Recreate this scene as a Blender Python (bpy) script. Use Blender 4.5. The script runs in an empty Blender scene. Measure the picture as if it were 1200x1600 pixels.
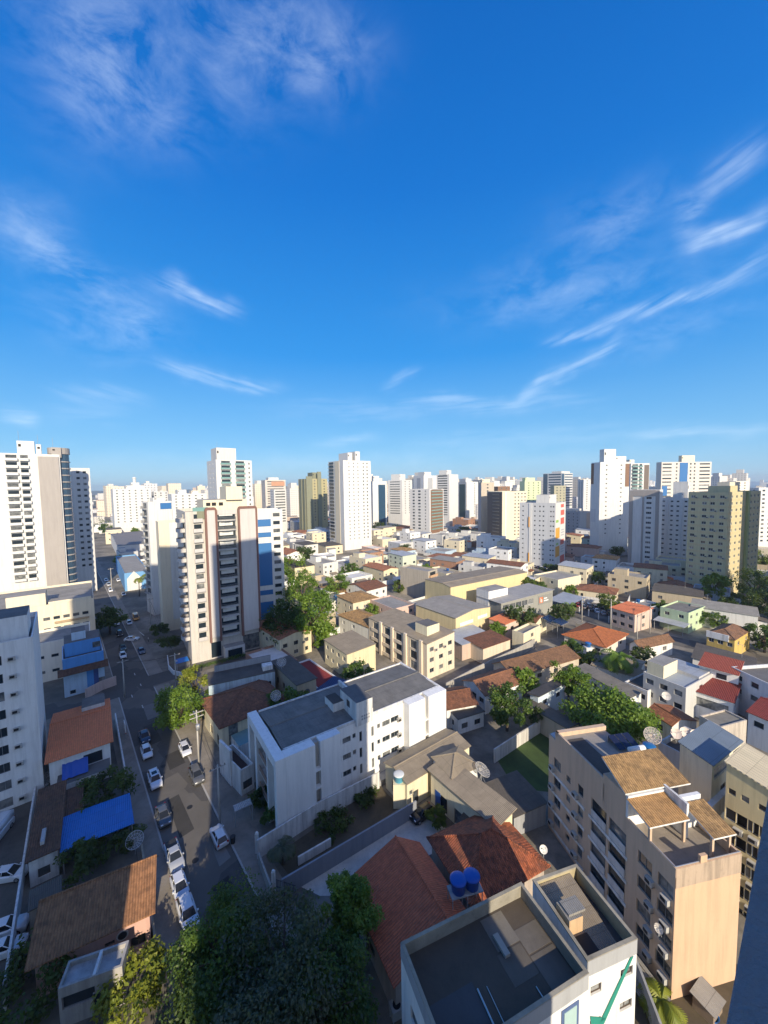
import bpy, bmesh, math, random
import numpy as np
from mathutils import Vector, Matrix
rad = math.radians
C = bpy.context.scene.collection
S = bpy.context.scene

# ------------------------------------------------------------------ camera
F, H = 600.0, 50.0                      # focal length in photo pixels, height of the eye above the street
PITCH, ROLL = rad(3.8), rad(0.8)
fw = Vector((0, math.cos(PITCH), -math.sin(PITCH)))
_u0 = Vector((0, math.sin(PITCH), math.cos(PITCH))); _r0 = Vector((1, 0, 0))
rt = math.cos(ROLL) * _r0 - math.sin(ROLL) * _u0
up = math.sin(ROLL) * _r0 + math.cos(ROLL) * _u0
cd = bpy.data.cameras.new('camera'); cam = bpy.data.objects.new('camera', cd); C.objects.link(cam)
cam.matrix_world = Matrix(((rt.x, up.x, -fw.x, 0), (rt.y, up.y, -fw.y, 0), (rt.z, up.z, -fw.z, H), (0, 0, 0, 1)))
cd.sensor_fit = 'HORIZONTAL'; cd.sensor_width = 36; cd.lens = 18.0
cd.clip_start = 0.05; cd.clip_end = 60000
S.camera = cam

# ------------------------------------------------------------------ light, sky, exposure
SUN_EL = rad(24.0); SX, SY = 0.385, -0.923          # the sun stands behind the right shoulder
sd = bpy.data.lights.new('sun', 'SUN'); sd.energy = 4.6; sd.angle = rad(0.5); sd.color = (1.0, 0.86, 0.65)
sun = bpy.data.objects.new('sun', sd); C.objects.link(sun)
_sv = Vector((SX * math.cos(SUN_EL), SY * math.cos(SUN_EL), math.sin(SUN_EL)))
sun.rotation_euler = _sv.to_track_quat('Z', 'Y').to_euler()
S.view_settings.view_transform = 'Standard'; S.view_settings.look = 'None'
S.view_settings.exposure = 0.52; S.view_settings.gamma = 1.0
S.cycles.use_denoising = True; S.cycles.max_bounces = 5; S.cycles.diffuse_bounces = 3; S.cycles.glossy_bounces = 2
S.cycles.transparent_max_bounces = 4

class NT:                                # small helper to write node trees
    def __init__(s, tree): s.t = tree; s.n = tree.nodes; s.l = tree.links
    def new(s, typ, **kw):
        n = s.n.new(typ)
        for k, v in kw.items():
            if k == 'ins':
                for a, b in v.items():
                    if hasattr(b, 'is_output'): s.l.new(b, n.inputs[a])
                    else: n.inputs[a].default_value = b
            else: setattr(n, k, v)
        return n
    def math(s, op, a, b=0.0, c=0.0, clamp=False):
        return s.new('ShaderNodeMath', operation=op, use_clamp=clamp, ins={0: a, 1: b, 2: c}).outputs[0]
    def mix(s, f, a, b, blend='MIX'):
        n = s.new('ShaderNodeMix', data_type='RGBA', blend_type=blend)
        for i, v in ((0, f), (6, a), (7, b)):
            if hasattr(v, 'is_output'): s.l.new(v, n.inputs[i])
            else: n.inputs[i].default_value = v if i == 0 else tuple(v) + (1,) * (4 - len(v))
        return n.outputs[2]
    def ramp(s, f, *st):
        n = s.new('ShaderNodeValToRGB', ins={0: f}); e = n.color_ramp.elements
        while len(e) < len(st): e.new(0.5)
        for i, (p, c) in enumerate(st):
            e[i].position = p; e[i].color = (c, c, c, 1) if not hasattr(c, '__len__') else tuple(c) + (1,)
        return n.outputs[0]
    def noise(s, vec, scale, detail=4, rough=.55, dist=0.0):
        n = s.new('ShaderNodeTexNoise', ins={'Scale': scale, 'Detail': detail, 'Roughness': rough, 'Distortion': dist})
        if vec is not None: s.l.new(vec, n.inputs['Vector'])
        return n.outputs['Fac']
    def mapv(s, vec, scale=(1, 1, 1), rot=(0, 0, 0), loc=(0, 0, 0)):
        return s.new('ShaderNodeMapping', ins={'Vector': vec, 'Scale': scale, 'Rotation': rot, 'Location': loc}).outputs[0]

WISPS = [(-45.9, 27.3, -28.6, 19.2, 3.2, 0.62, 'v'), (9.6, 23.9, 41.7, 22.2, 3.5, 0.42, 'v'), (37.1, 25.7, 37.9, 29.5, 1.2, 0.6, 'v'), (-47.0, 3.5, 47.1, 3.9, 2.2, 0.42, 'v'), (24.5, 29.8, 37.6, 29.6, 3, 0.36, 'v'), (-13.6, 11.0, 26.4, 10.9, 1.5, 0.3, 'f'), (-42.8, 19.4, -32.8, 15.7, 2.5, 0.4, 'v'), (26.3, 15.9, 44.3, 18.0, 2.2, 0.4, 'v'),
         (23.2, 18.4, 33.8, 19.6, 0.8, 0.75, 'r'),
         (32.5, 19.3, 44.1, 21.7, 1.0, 0.8, 'r'),
         (17.5, 11.3, 24.8, 14.2, 1.0, 0.6, 'r'),
         (24.0, 13.9, 31.2, 17.4, 0.9, 0.65, 'r'),
         (37.5, 25.4, 44.0, 24.9, 1.0, 0.95, 'f'),
         (37.2, 27.6, 39.3, 30.0, 1.5, 0.35, 'v'),
         (38.7, 30.0, 43.7, 30.2, 1.8, 0.5, 'r'),
         (4.0, 12.1, 24.8, 11.3, 1.0, 0.3, 'f'),
         (33.5, 6.1, 44.7, 5.8, 0.8, 0.55, 'f'),
         (5.8, 6.3, 33.5, 6.8, 1.6, 0.26, 'f'),
         (13.1, 24.3, 33.0, 25.7, 4, 0.16, 'v'),
         (23.7, 30.6, 36.5, 28.4, 4, 0.14, 'v'),
         (-29.8, 24.3, -20.2, 22.7, 1.2, 0.75, 'l'),
         (-28.1, 25.9, -26.5, 24.2, 1.2, 0.4, 'v'),
         (-29.1, 15.3, -15.7, 14.1, 1.0, 0.75, 'l'),
         (-35.9, 15.9, -29.2, 21.1, 2.6, 0.4, 'v'),
         (-40.4, 25.2, -30.0, 18.9, 3.5, 0.22, 'v'),
         (-43.2, 27.3, -36.6, 25.2, 4, 0.28, 'v'),
         (-39.7, 11.3, -31.1, 10.6, 1.2, 0.4, 'l'),
         (-44.5, 7.9, -41.5, 8.1, 0.8, 0.65, 'f'),
         (-41.4, 8.8, -33.8, 9.3, 1.2, 0.25, 'f'),
         (-41.1, 41.2, -26.5, 41.4, 6, 0.6, 'v'),
         (-37.6, 41.5, -30.2, 37.8, 7, 0.42, 'v'),
         (-27.5, 45.4, -13.1, 44.5, 6, 0.5, 'v'),
         (-16.3, 45.7, -0.0, 45.6, 2.6, 0.5, 'v'),
         (-19.3, 47.8, -2.6, 47.9, 6, 0.36, 'v'),
         (-30.0, 39.6, -24.7, 36.3, 4, 0.25, 'v'),
         (0.3, 14.2, 5.4, 16.4, 0.8, 0.35, 'r'),
         (-10.1, 6.6, -0.8, 7.1, 0.9, 0.35, 'f')]
def make_world():
    w = bpy.data.worlds.new('World'); S.world = w; w.use_nodes = True
    t = NT(w.node_tree); t.n.clear()
    sky = t.new('ShaderNodeTexSky', sky_type='NISHITA', sun_disc=False, sun_elevation=SUN_EL,
                sun_rotation=math.atan2(SX, SY), altitude=20, air_density=1.0, dust_density=0.25, ozone_density=3.0)
    hs = t.new('ShaderNodeHueSaturation', ins={'Hue': 0.5, 'Saturation': 1.28, 'Value': 1.0, 'Color': sky.outputs[0]})
    d = t.new('ShaderNodeTexCoord').outputs['Generated']
    sp = t.new('ShaderNodeSeparateXYZ', ins={0: d}); X, Y, Z = sp.outputs
    az = t.math('ARCTAN2', X, Y)                      # bearing, right of the street view positive
    el = t.math('ARCSINE', Z)
    av = t.new('ShaderNodeCombineXYZ', ins={0: az, 1: el, 2: 0.0}).outputs[0]
    warp = t.math('SUBTRACT', t.noise(av, 7.0, 3), .5)
    veil = t.math('MULTIPLY_ADD', t.math('SUBTRACT', t.noise(t.mapv(av, (8, 17, 1), rot=(0, 0, rad(25))), 1.0, 8, .64, .35), .38), 1.9, 0.0, True)
    fibre = {}
    for g_, tl in (('r', 18), ('l', -14), ('f', 2)):
        fibre[g_] = t.math('MULTIPLY_ADD', t.math('SUBTRACT', t.noise(t.mapv(t.mapv(av, rot=(0, 0, rad(-tl))), (6, 55, 1)), 1.0, 5, .6, .25), .30), 1.9, 0.0, True)
    total = None
    # wisps of cirrus: bearing and elevation of both ends (degrees), half width, strength, fibre direction
    for (a0, e0, a1, e1, B, st, g_) in WISPS:
        L = math.hypot((a1 - a0) * math.cos(rad((e0 + e1) / 2)), e1 - e0) / 2; tl = math.atan2(e1 - e0, (a1 - a0) * math.cos(rad((e0 + e1) / 2)))
        da = t.math('MULTIPLY', t.math('SUBTRACT', az, rad((a0 + a1) / 2)), math.cos(rad((e0 + e1) / 2))); de = t.math('SUBTRACT', el, rad((e0 + e1) / 2))
        c, s_ = math.cos(tl), math.sin(tl)
        p = t.math('ADD', t.math('MULTIPLY', da, c), t.math('MULTIPLY', de, s_)); q = t.math('SUBTRACT', t.math('MULTIPLY', de, c), t.math('MULTIPLY', da, s_))
        q = t.math('ADD', q, t.math('MULTIPLY', warp, rad(min(5, B * 3 + 1.2))))
        g = t.math('ADD', t.math('POWER', t.math('DIVIDE', p, rad(L * 1.15)), 4 if B < 2 else 2), t.math('POWER', t.math('DIVIDE', q, rad(B)), 2))
        g = t.math('MULTIPLY', t.math('POWER', 2.718, t.math('MULTIPLY', g, -1.5)), st * (.56 if g_ == 'v' else .70))
        g = t.math('MULTIPLY', g, veil if g_ == 'v' else fibre[g_])
        total = g if total is None else t.math('ADD', total, g)
    total = t.math('MINIMUM', total, .85)
    # clear tropical air: deep blue overhead, pale blue at the horizon
    elr = t.math('DIVIDE', el, rad(60), clamp=True); K = 9.6
    grad = t.ramp(elr, (0, (.31, .55, .76)), (.08, (.17, .45, .76)), (.30, (.024, .26, .70)), (.60, (.005, .155, .57)), (1.0, (.001, .085, .40)))
    grad = t.new('ShaderNodeVectorMath', operation='SCALE', ins={0: grad, 3: K}).outputs[0]
    sky_c = t.mix(.82, hs.outputs[0], grad)
    # the bright, whitish half of the sky round the low sun, behind the viewer
    sd_ = t.new('ShaderNodeVectorMath', operation='DOT_PRODUCT', ins={0: d, 1: tuple(_sv)}).outputs['Value']
    glow = t.math('POWER', t.math('MAXIMUM', sd_, 0.0), 1.8)
    sky_c = t.new('ShaderNodeVectorMath', operation='ADD', ins={0: sky_c, 1: t.new('ShaderNodeVectorMath', operation='SCALE', ins={0: (4.0, 3.3, 2.5), 3: glow}).outputs[0]}).outputs[0]
    col = t.mix(total, sky_c, (7.6, 8.8, 10.0))
    bg = t.new('ShaderNodeBackground', ins={'Color': col, 'Strength': 0.094})
    o = t.new('ShaderNodeOutputWorld'); t.l.new(bg.outputs[0], o.inputs[0])
make_world()

# ------------------------------------------------------------------ photo pixel -> place on the ground (used once, to survey the site)
def ray(px, py): return fw + ((px - 600) / F) * rt + (-(py - 800) / F) * up
def G(px, py, z=0.0):
    d = ray(px, py); t = (z - H) / d.z
    return Vector((d.x * t, d.y * t))
def hz(base, top):                       # height of a vertical edge from its foot and its head
    p = G(*base); d = ray(*top); t = (p.x * d.x + p.y * d.y) / (d.x ** 2 + d.y ** 2)
    return H + d.z * t
def at(px, py, dist):                    # point seen at a pixel, dist metres ahead
    d = ray(px, py); t = dist / d.y
    return Vector((d.x * t, d.y * t, H + d.z * t))
def dirv(a): return Vector((math.cos(rad(a)), math.sin(rad(a))))
def reach(P, z, u, px):                  # how far along u from P until the pixel column px is met
    v = Vector((P[0], P[1], z - H)); k = (px - 600) / F; U = Vector((u.x, u.y, 0))
    return (k * fw.dot(v) - rt.dot(v)) / (rt.dot(U) - k * fw.dot(U))

# ------------------------------------------------------------------ mesh builder
MESHCACHE = {}
class MB:
    def __init__(s): s.v = []; s.f = []; s.m = []; s.mats = []
    def mi(s, mat):
        if mat not in s.mats: s.mats.append(mat)
        return s.mats.index(mat)
    def poly(s, pts, mat):
        b = len(s.v); s.v += [tuple(p) for p in pts]; s.f.append(tuple(range(b, b + len(pts)))); s.m.append(s.mi(mat))
    def box(s, x0, y0, z0, x1, y1, z1, mat, top=None, skip=''):
        b = len(s.v); s.v += [(x0, y0, z0), (x1, y0, z0), (x1, y1, z0), (x0, y1, z0), (x0, y0, z1), (x1, y0, z1), (x1, y1, z1), (x0, y1, z1)]
        for k, q in (('d', (3, 2, 1, 0)), ('t', (4, 5, 6, 7)), ('f', (0, 1, 5, 4)), ('r', (1, 2, 6, 5)), ('b', (2, 3, 7, 6)), ('l', (3, 0, 4, 7))):
            if k in skip: continue
            s.f.append(tuple(b + i for i in q)); s.m.append(s.mi(top if (k == 't' and top) else mat))
    def tube(s, pts, r, mat, n=6, r2=None, cap=True):
        pts = [Vector(p) for p in pts]; rings = []
        for i, p in enumerate(pts):
            d = (pts[min(i + 1, len(pts) - 1)] - pts[max(i - 1, 0)]).normalized()
            a = d.orthogonal().normalized() if abs(d.z) < .99 else Vector((1, 0, 0)); b_ = d.cross(a).normalized(); a = b_.cross(d)
            k = i / max(1, len(pts) - 1); rr = r if r2 is None else r + (r2 - r) * k
            b = len(s.v); rings.append(b)
            for j in range(n):
                t = 2 * math.pi * j / n; s.v.append(tuple(p + a * (rr * math.cos(t)) + b_ * (rr * math.sin(t))))
        m = s.mi(mat)
        for i in range(len(rings) - 1):
            for j in range(n):
                k = (j + 1) % n; s.f.append((rings[i] + j, rings[i] + k, rings[i + 1] + k, rings[i + 1] + j)); s.m.append(m)
        if cap:
            s.f.append(tuple(rings[0] + j for j in reversed(range(n)))); s.m.append(m)
            s.f.append(tuple(rings[-1] + j for j in range(n))); s.m.append(m)
    def lathe(s, prof, mat, n=16, c=(0, 0, 0)):
        rings = []
        for r, z in prof:
            b = len(s.v); rings.append(b)
            for j in range(n):
                t = 2 * math.pi * j / n; s.v.append((c[0] + r * math.cos(t), c[1] + r * math.sin(t), c[2] + z))
        m = s.mi(mat)
        for i in range(len(rings) - 1):
            for j in range(n):
                k = (j + 1) % n; s.f.append((rings[i] + j, rings[i] + k, rings[i + 1] + k, rings[i + 1] + j)); s.m.append(m)
        s.f.append(tuple(rings[-1] + j for j in range(n))); s.m.append(m)
    def mesh(s, name, smooth=False):
        me = bpy.data.meshes.new(name); me.from_pydata(s.v, [], s.f)
        for m in s.mats: me.materials.append(m)
        me.polygons.foreach_set('material_index', s.m)
        V = np.array(s.v, dtype=np.float64); uv = me.uv_layers.new(name='UVMap'); out = np.zeros((len(me.loops), 2)); k = 0
        for f in s.f:                    # metre-true UVs: u level along the face, v up the slope
            p = V[list(f)]; n = np.cross(p[1] - p[0], p[2] - p[0])
            if len(f) > 4: n = n + np.cross(p[2] - p[0], p[3] - p[0])
            l = np.linalg.norm(n); n = n / l if l > 1e-12 else np.array((0, 0, 1.0))
            if abs(n[2]) > .9995: q = p[:, :2]
            else:
                t = np.array((-n[1], n[0], 0.0)); t /= np.linalg.norm(t); b = np.cross(n, t); q = np.stack((p @ t, p @ b), 1)
            out[k:k + len(f)] = q; k += len(f)
        uv.data.foreach_set('uv', out.ravel())
        if smooth: me.polygons.foreach_set('use_smooth', [True] * len(s.f))
        me.update(); return me
    def obj(s, name, parent=None, smooth=False, loc=None, rotz=0.0):
        o = bpy.data.objects.new(name, s.mesh(name, smooth)); C.objects.link(o)
        if parent is not None: o.parent = parent
        if loc is not None: o.location = loc
        o.rotation_euler.z = rotz
        return o
USED = set()
def tag(o, label, cat, group=None, kind=None):
    if label:
        o['label'] = label; USED.add(label)
    if cat: o['category'] = cat
    if group: o['group'] = group
    if kind: o['kind'] = kind
    return o
def empty(name, loc, rotz=0.0, label=None, cat=None, group=None):
    o = bpy.data.objects.new(name, None); C.objects.link(o); o.empty_display_size = .5
    o.location = (loc[0], loc[1], loc[2] if len(loc) > 2 else 0.0); o.rotation_euler.z = rotz
    return tag(o, label, cat, group)
def inst(name, me, parent, loc, rotz=0.0, sc=None):
    o = bpy.data.objects.new(name, me); C.objects.link(o); o.parent = parent; o.location = loc; o.rotation_euler.z = rotz
    if sc: o.scale = sc
    return o
def copy_tree(o, parent=None):
    c = o.copy(); C.objects.link(c); c.parent = parent
    for ch in list(o.children): copy_tree(ch, c)
    return c

# ------------------------------------------------------------------ materials
MATS = {}
def base_mat(name):
    m = bpy.data.materials.new(name); m.use_nodes = True; t = NT(m.node_tree); t.n.clear()
    b = t.new('ShaderNodeBsdfPrincipled'); o = t.new('ShaderNodeOutputMaterial'); t.l.new(b.outputs[0], o.inputs[0])
    return m, t, b
def bump(t, b, h, dist=.02, st=.6):
    n = t.new('ShaderNodeBump', ins={'Height': h, 'Distance': dist, 'Strength': st}); t.l.new(n.outputs[0], b.inputs['Normal'])
def paint(c, dirt=.35, rough=.8):
    k = ('p', c, dirt)
    if k in MATS: return MATS[k]
    m, t, b = base_mat('painted_plaster')
    pos = t.new('ShaderNodeNewGeometry').outputs['Position']
    n1 = t.noise(pos, .35, 5); n2 = t.noise(t.mapv(pos, (1.6, 1.6, .12)), 1.0, 5, .65); n3 = t.noise(pos, 2.5, 6, .7)
    f = t.math('MULTIPLY', t.ramp(n2, (.44, 0), (.74, 1)), dirt)
    f = t.math('ADD', f, t.math('MULTIPLY', t.ramp(n3, (.55, 0), (.85, 1)), dirt * .6), clamp=True)
    base = t.mix(t.math('MULTIPLY', n1, .35), c, tuple(x * .80 for x in c))
    col = t.mix(f, base, tuple(x * .42 + .02 for x in c))
    t.l.new(col, b.inputs['Base Color']); b.inputs['Roughness'].default_value = rough
    bump(t, b, n3, .02, .25)
    MATS[k] = m; return m
def flat(c, rough=.6, metal=0.0, name='plain', var=.15):
    k = ('f', c, rough, metal)
    if k in MATS: return MATS[k]
    m, t, b = base_mat(name); pos = t.new('ShaderNodeNewGeometry').outputs['Position']
    n = t.noise(pos, 3.0, 5, .65)
    t.l.new(t.mix(t.math('MULTIPLY', n, var * 2), c, tuple(x * .6 for x in c)), b.inputs['Base Color'])
    b.inputs['Roughness'].default_value = rough; b.inputs['Metallic'].default_value = metal
    MATS[k] = m; return m
def tiles(c, dark=.45, age=.5):
    k = ('t', c, dark, age)
    if k in MATS: return MATS[k]
    m, t, b = base_mat('clay_tiles'); uv = t.new('ShaderNodeUVMap').outputs[0]
    sp = t.new('ShaderNodeSeparateXYZ', ins={0: uv})
    cu = t.math('FLOOR', t.math('DIVIDE', sp.outputs[0], .26)); cv = t.math('FLOOR', t.math('DIVIDE', sp.outputs[1], .42))
    wn = t.new('ShaderNodeTexWhiteNoise', noise_dimensions='2D', ins={'Vector': t.new('ShaderNodeCombineXYZ', ins={0: cu, 1: cv}).outputs[0]}).outputs['Value']
    pos = t.new('ShaderNodeNewGeometry').outputs['Position']; n1 = t.noise(pos, .5, 6, .65); n2 = t.noise(pos, 1.5, 6, .8)
    f = t.math('MULTIPLY_ADD', wn, .5, t.math('MULTIPLY', t.ramp(n2, (.40, 0), (.62, 1)), .7), True)
    col = t.mix(f, c, tuple(x * dark for x in c))
    col = t.mix(t.math('MULTIPLY', t.ramp(n1, (.45, 0), (.72, 1)), age), col, (.045, .038, .032))
    wv = t.math('ABSOLUTE', t.math('SINE', t.math('MULTIPLY', sp.outputs[0], math.pi / .26)))
    st = t.math('FRACT', t.math('DIVIDE', sp.outputs[1], .42))
    h = t.math('ADD', wv, t.math('MULTIPLY', st, -.5))
    groove = t.math('MULTIPLY', t.ramp(wv, (.0, 1), (.35, 0)), .55)
    col = t.mix(groove, col, tuple(x * .35 for x in c))
    t.l.new(col, b.inputs['Base Color']); b.inputs['Roughness'].default_value = .85
    bump(t, b, h, .10, .9); MATS[k] = m; return m
def sheet(c, pitch=.18, dirt=.5, rough=.75, metal=0.0, rows=1.8):
    k = ('s', c, pitch, dirt, metal)
    if k in MATS: return MATS[k]
    m, t, b = base_mat('corrugated_sheet'); uv = t.new('ShaderNodeUVMap').outputs[0]; sp = t.new('ShaderNodeSeparateXYZ', ins={0: uv})
    wv = t.math('SINE', t.math('MULTIPLY', sp.outputs[0], 2 * math.pi / pitch))
    pos = t.new('ShaderNodeNewGeometry').outputs['Position']; n1 = t.noise(pos, .4, 6, .7); n2 = t.noise(t.mapv(uv, (3, .35, 1)), 1.0, 5, .7)
    cu = t.math('FLOOR', t.math('DIVIDE', sp.outputs[0], 1.05)); cv = t.math('FLOOR', t.math('DIVIDE', sp.outputs[1], rows))
    wn = t.new('ShaderNodeTexWhiteNoise', noise_dimensions='2D', ins={'Vector': t.new('ShaderNodeCombineXYZ', ins={0: cu, 1: cv}).outputs[0]}).outputs['Value']
    f = t.math('MULTIPLY', t.ramp(n1, (.38, 0), (.72, 1)), dirt); f = t.math('ADD', f, t.math('MULTIPLY', t.ramp(n2, (.45, 0), (.75, 1)), dirt * .6), clamp=True)
    col = t.mix(t.math('MULTIPLY', wn, .3), c, tuple(x * .62 for x in c)); col = t.mix(f, col, tuple(x * .38 for x in c))
    lap = t.math('LESS_THAN', t.math('FRACT', t.math('DIVIDE', sp.outputs[1], rows)), .03)
    col = t.mix(t.math('MULTIPLY', lap, .5), col, tuple(x * .3 for x in c))
    t.l.new(col, b.inputs['Base Color']); b.inputs['Roughness'].default_value = rough; b.inputs['Metallic'].default_value = metal
    bump(t, b, wv, .05, .8); MATS[k] = m; return m
def slab(c, dirt=.6):
    k = ('c', c, dirt)
    if k in MATS: return MATS[k]
    m, t, b = base_mat('weathered_concrete'); pos = t.new('ShaderNodeNewGeometry').outputs['Position']
    n1 = t.noise(pos, .22, 7, .7, .5); n2 = t.noise(pos, 1.6, 7, .75); n3 = t.noise(pos, 12, 3)
    f = t.math('MULTIPLY', t.ramp(n1, (.38, 0), (.66, 1)), dirt); f = t.math('ADD', f, t.math('MULTIPLY', t.ramp(n2, (.5, 0), (.8, 1)), dirt * .7), clamp=True)
    col = t.mix(f, c, tuple(x * .38 for x in c)); col = t.mix(t.math('MULTIPLY', n3, .25), col, tuple(min(1, x * 1.25) for x in c))
    t.l.new(col, b.inputs['Base Color']); b.inputs['Roughness'].default_value = .9; bump(t, b, n2, .03, .4)
    MATS[k] = m; return m
def glass(c=(.02, .03, .04), var=.35, rough=.08):
    k = ('g', c, var)
    if k in MATS: return MATS[k]
    m, t, b = base_mat('window_glass'); oi = t.new('ShaderNodeObjectInfo').outputs['Random']
    pos = t.new('ShaderNodeNewGeometry').outputs['Position']; n = t.noise(pos, .9, 3)
    f = t.math('MULTIPLY', t.ramp(oi, (.45, 0), (.95, 1)), var); f = t.math('MULTIPLY', f, t.ramp(n, (.35, .3), (.6, 1)))
    t.l.new(t.mix(f, c, (.42, .42, .40)), b.inputs['Base Color']); b.inputs['Roughness'].default_value = rough
    MATS[k] = m; return m
WHITE = (.80, .80, .78); CREAM = (.74, .66, .50); 
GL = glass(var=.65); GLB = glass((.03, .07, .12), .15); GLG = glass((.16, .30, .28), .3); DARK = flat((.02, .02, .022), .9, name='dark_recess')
FRW = flat((.62, .63, .64), .45, name='window_frame'); FRB = flat((.10, .07, .05), .5, name='brown_frame'); FRG = flat((.22, .23, .24), .4, .3, name='grey_frame')
# ------------------------------------------------------------------ building kit
def coping(o, cap, inner, side=.03):        # weathered coping and inner faces of a flat roof's parapet
    w, d, h, t, hp = o.w, o.d, o.h, .22, o.h - o.par; b = MB(); k = side
    for x0, y0, x1, y1 in ((-k, -k, w + k, t + k), (-k, d - t - k, w + k, d + k), (-k, t + k, t + k, d - t - k), (w - t - k, t + k, w + k, d - t - k)): b.box(x0, y0, h - .10, x1, y1, h + .05, cap)
    for x0, y0, x1, y1 in ((t, t, w - t, t + .025), (t, d - t - .025, w - t, d - t), (t, t + .025, t + .025, d - t - .025), (w - t - .025, t + .025, w - t, d - t - .025)): b.box(x0, y0, hp, x1, y1, h - .10, inner)
    b.obj('coping', o.root)
def window_mesh(w, h, style, var):
    k = ('win', round(w, 2), round(h, 2), style, var)
    if k in MESHCACHE: return MESHCACHE[k]
    b = MB(); fr = {'w': FRW, 'b': FRB, 'g': FRG, 'n': FRG}.get(style[0], FRW); gl = {'B': GLB, 'G': GLG}.get(style[-1], GL)
    t = min(.07, h * .12); x0, x1 = -w / 2, w / 2
    b.box(x0, 0, 0, x0 + t, .08, h, fr); b.box(x1 - t, 0, 0, x1, .08, h, fr)
    b.box(x0 + t, 0, 0, x1 - t, .08, t, fr); b.box(x0 + t, 0, h - t, x1 - t, .08, h, fr)
    n = 0 if style[0] == 'n' else max(0, int(round(w / .8)) - 1)
    for i in range(n):
        x = x0 + w * (i + 1) / (n + 1); b.box(x - t / 2, .01, t, x + t / 2, .07, h - t, fr)
    b.poly([(x0 + t, .05, t), (x1 - t, .05, t), (x1 - t, .05, h - t), (x0 + t, .05, h - t)], gl)
    if var: b.box(x0 - .08, -.10, -.08, x1 + .08, .02, -.003, FRW)      # sill
    me = b.mesh('window'); MESHCACHE[k] = me; return me
def ac_mesh():
    if 'ac' in MESHCACHE: return MESHCACHE['ac']
    b = MB(); w = flat((.50, .49, .46), .5, name='ac_casing', var=.4)
    b.box(-.42, -.42, 0, .42, .1, .55, w)
    b.box(-.36, -.43, .08, .2, -.421, .47, DARK); b.box(-.45, -.40, -.05, .45, .0, -.003, FRG)
    me = b.mesh('air_conditioner'); MESHCACHE['ac'] = me; return me
SIDES = {'R': 0, 'K': 90, 'B': 180, 'L': 270}
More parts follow.
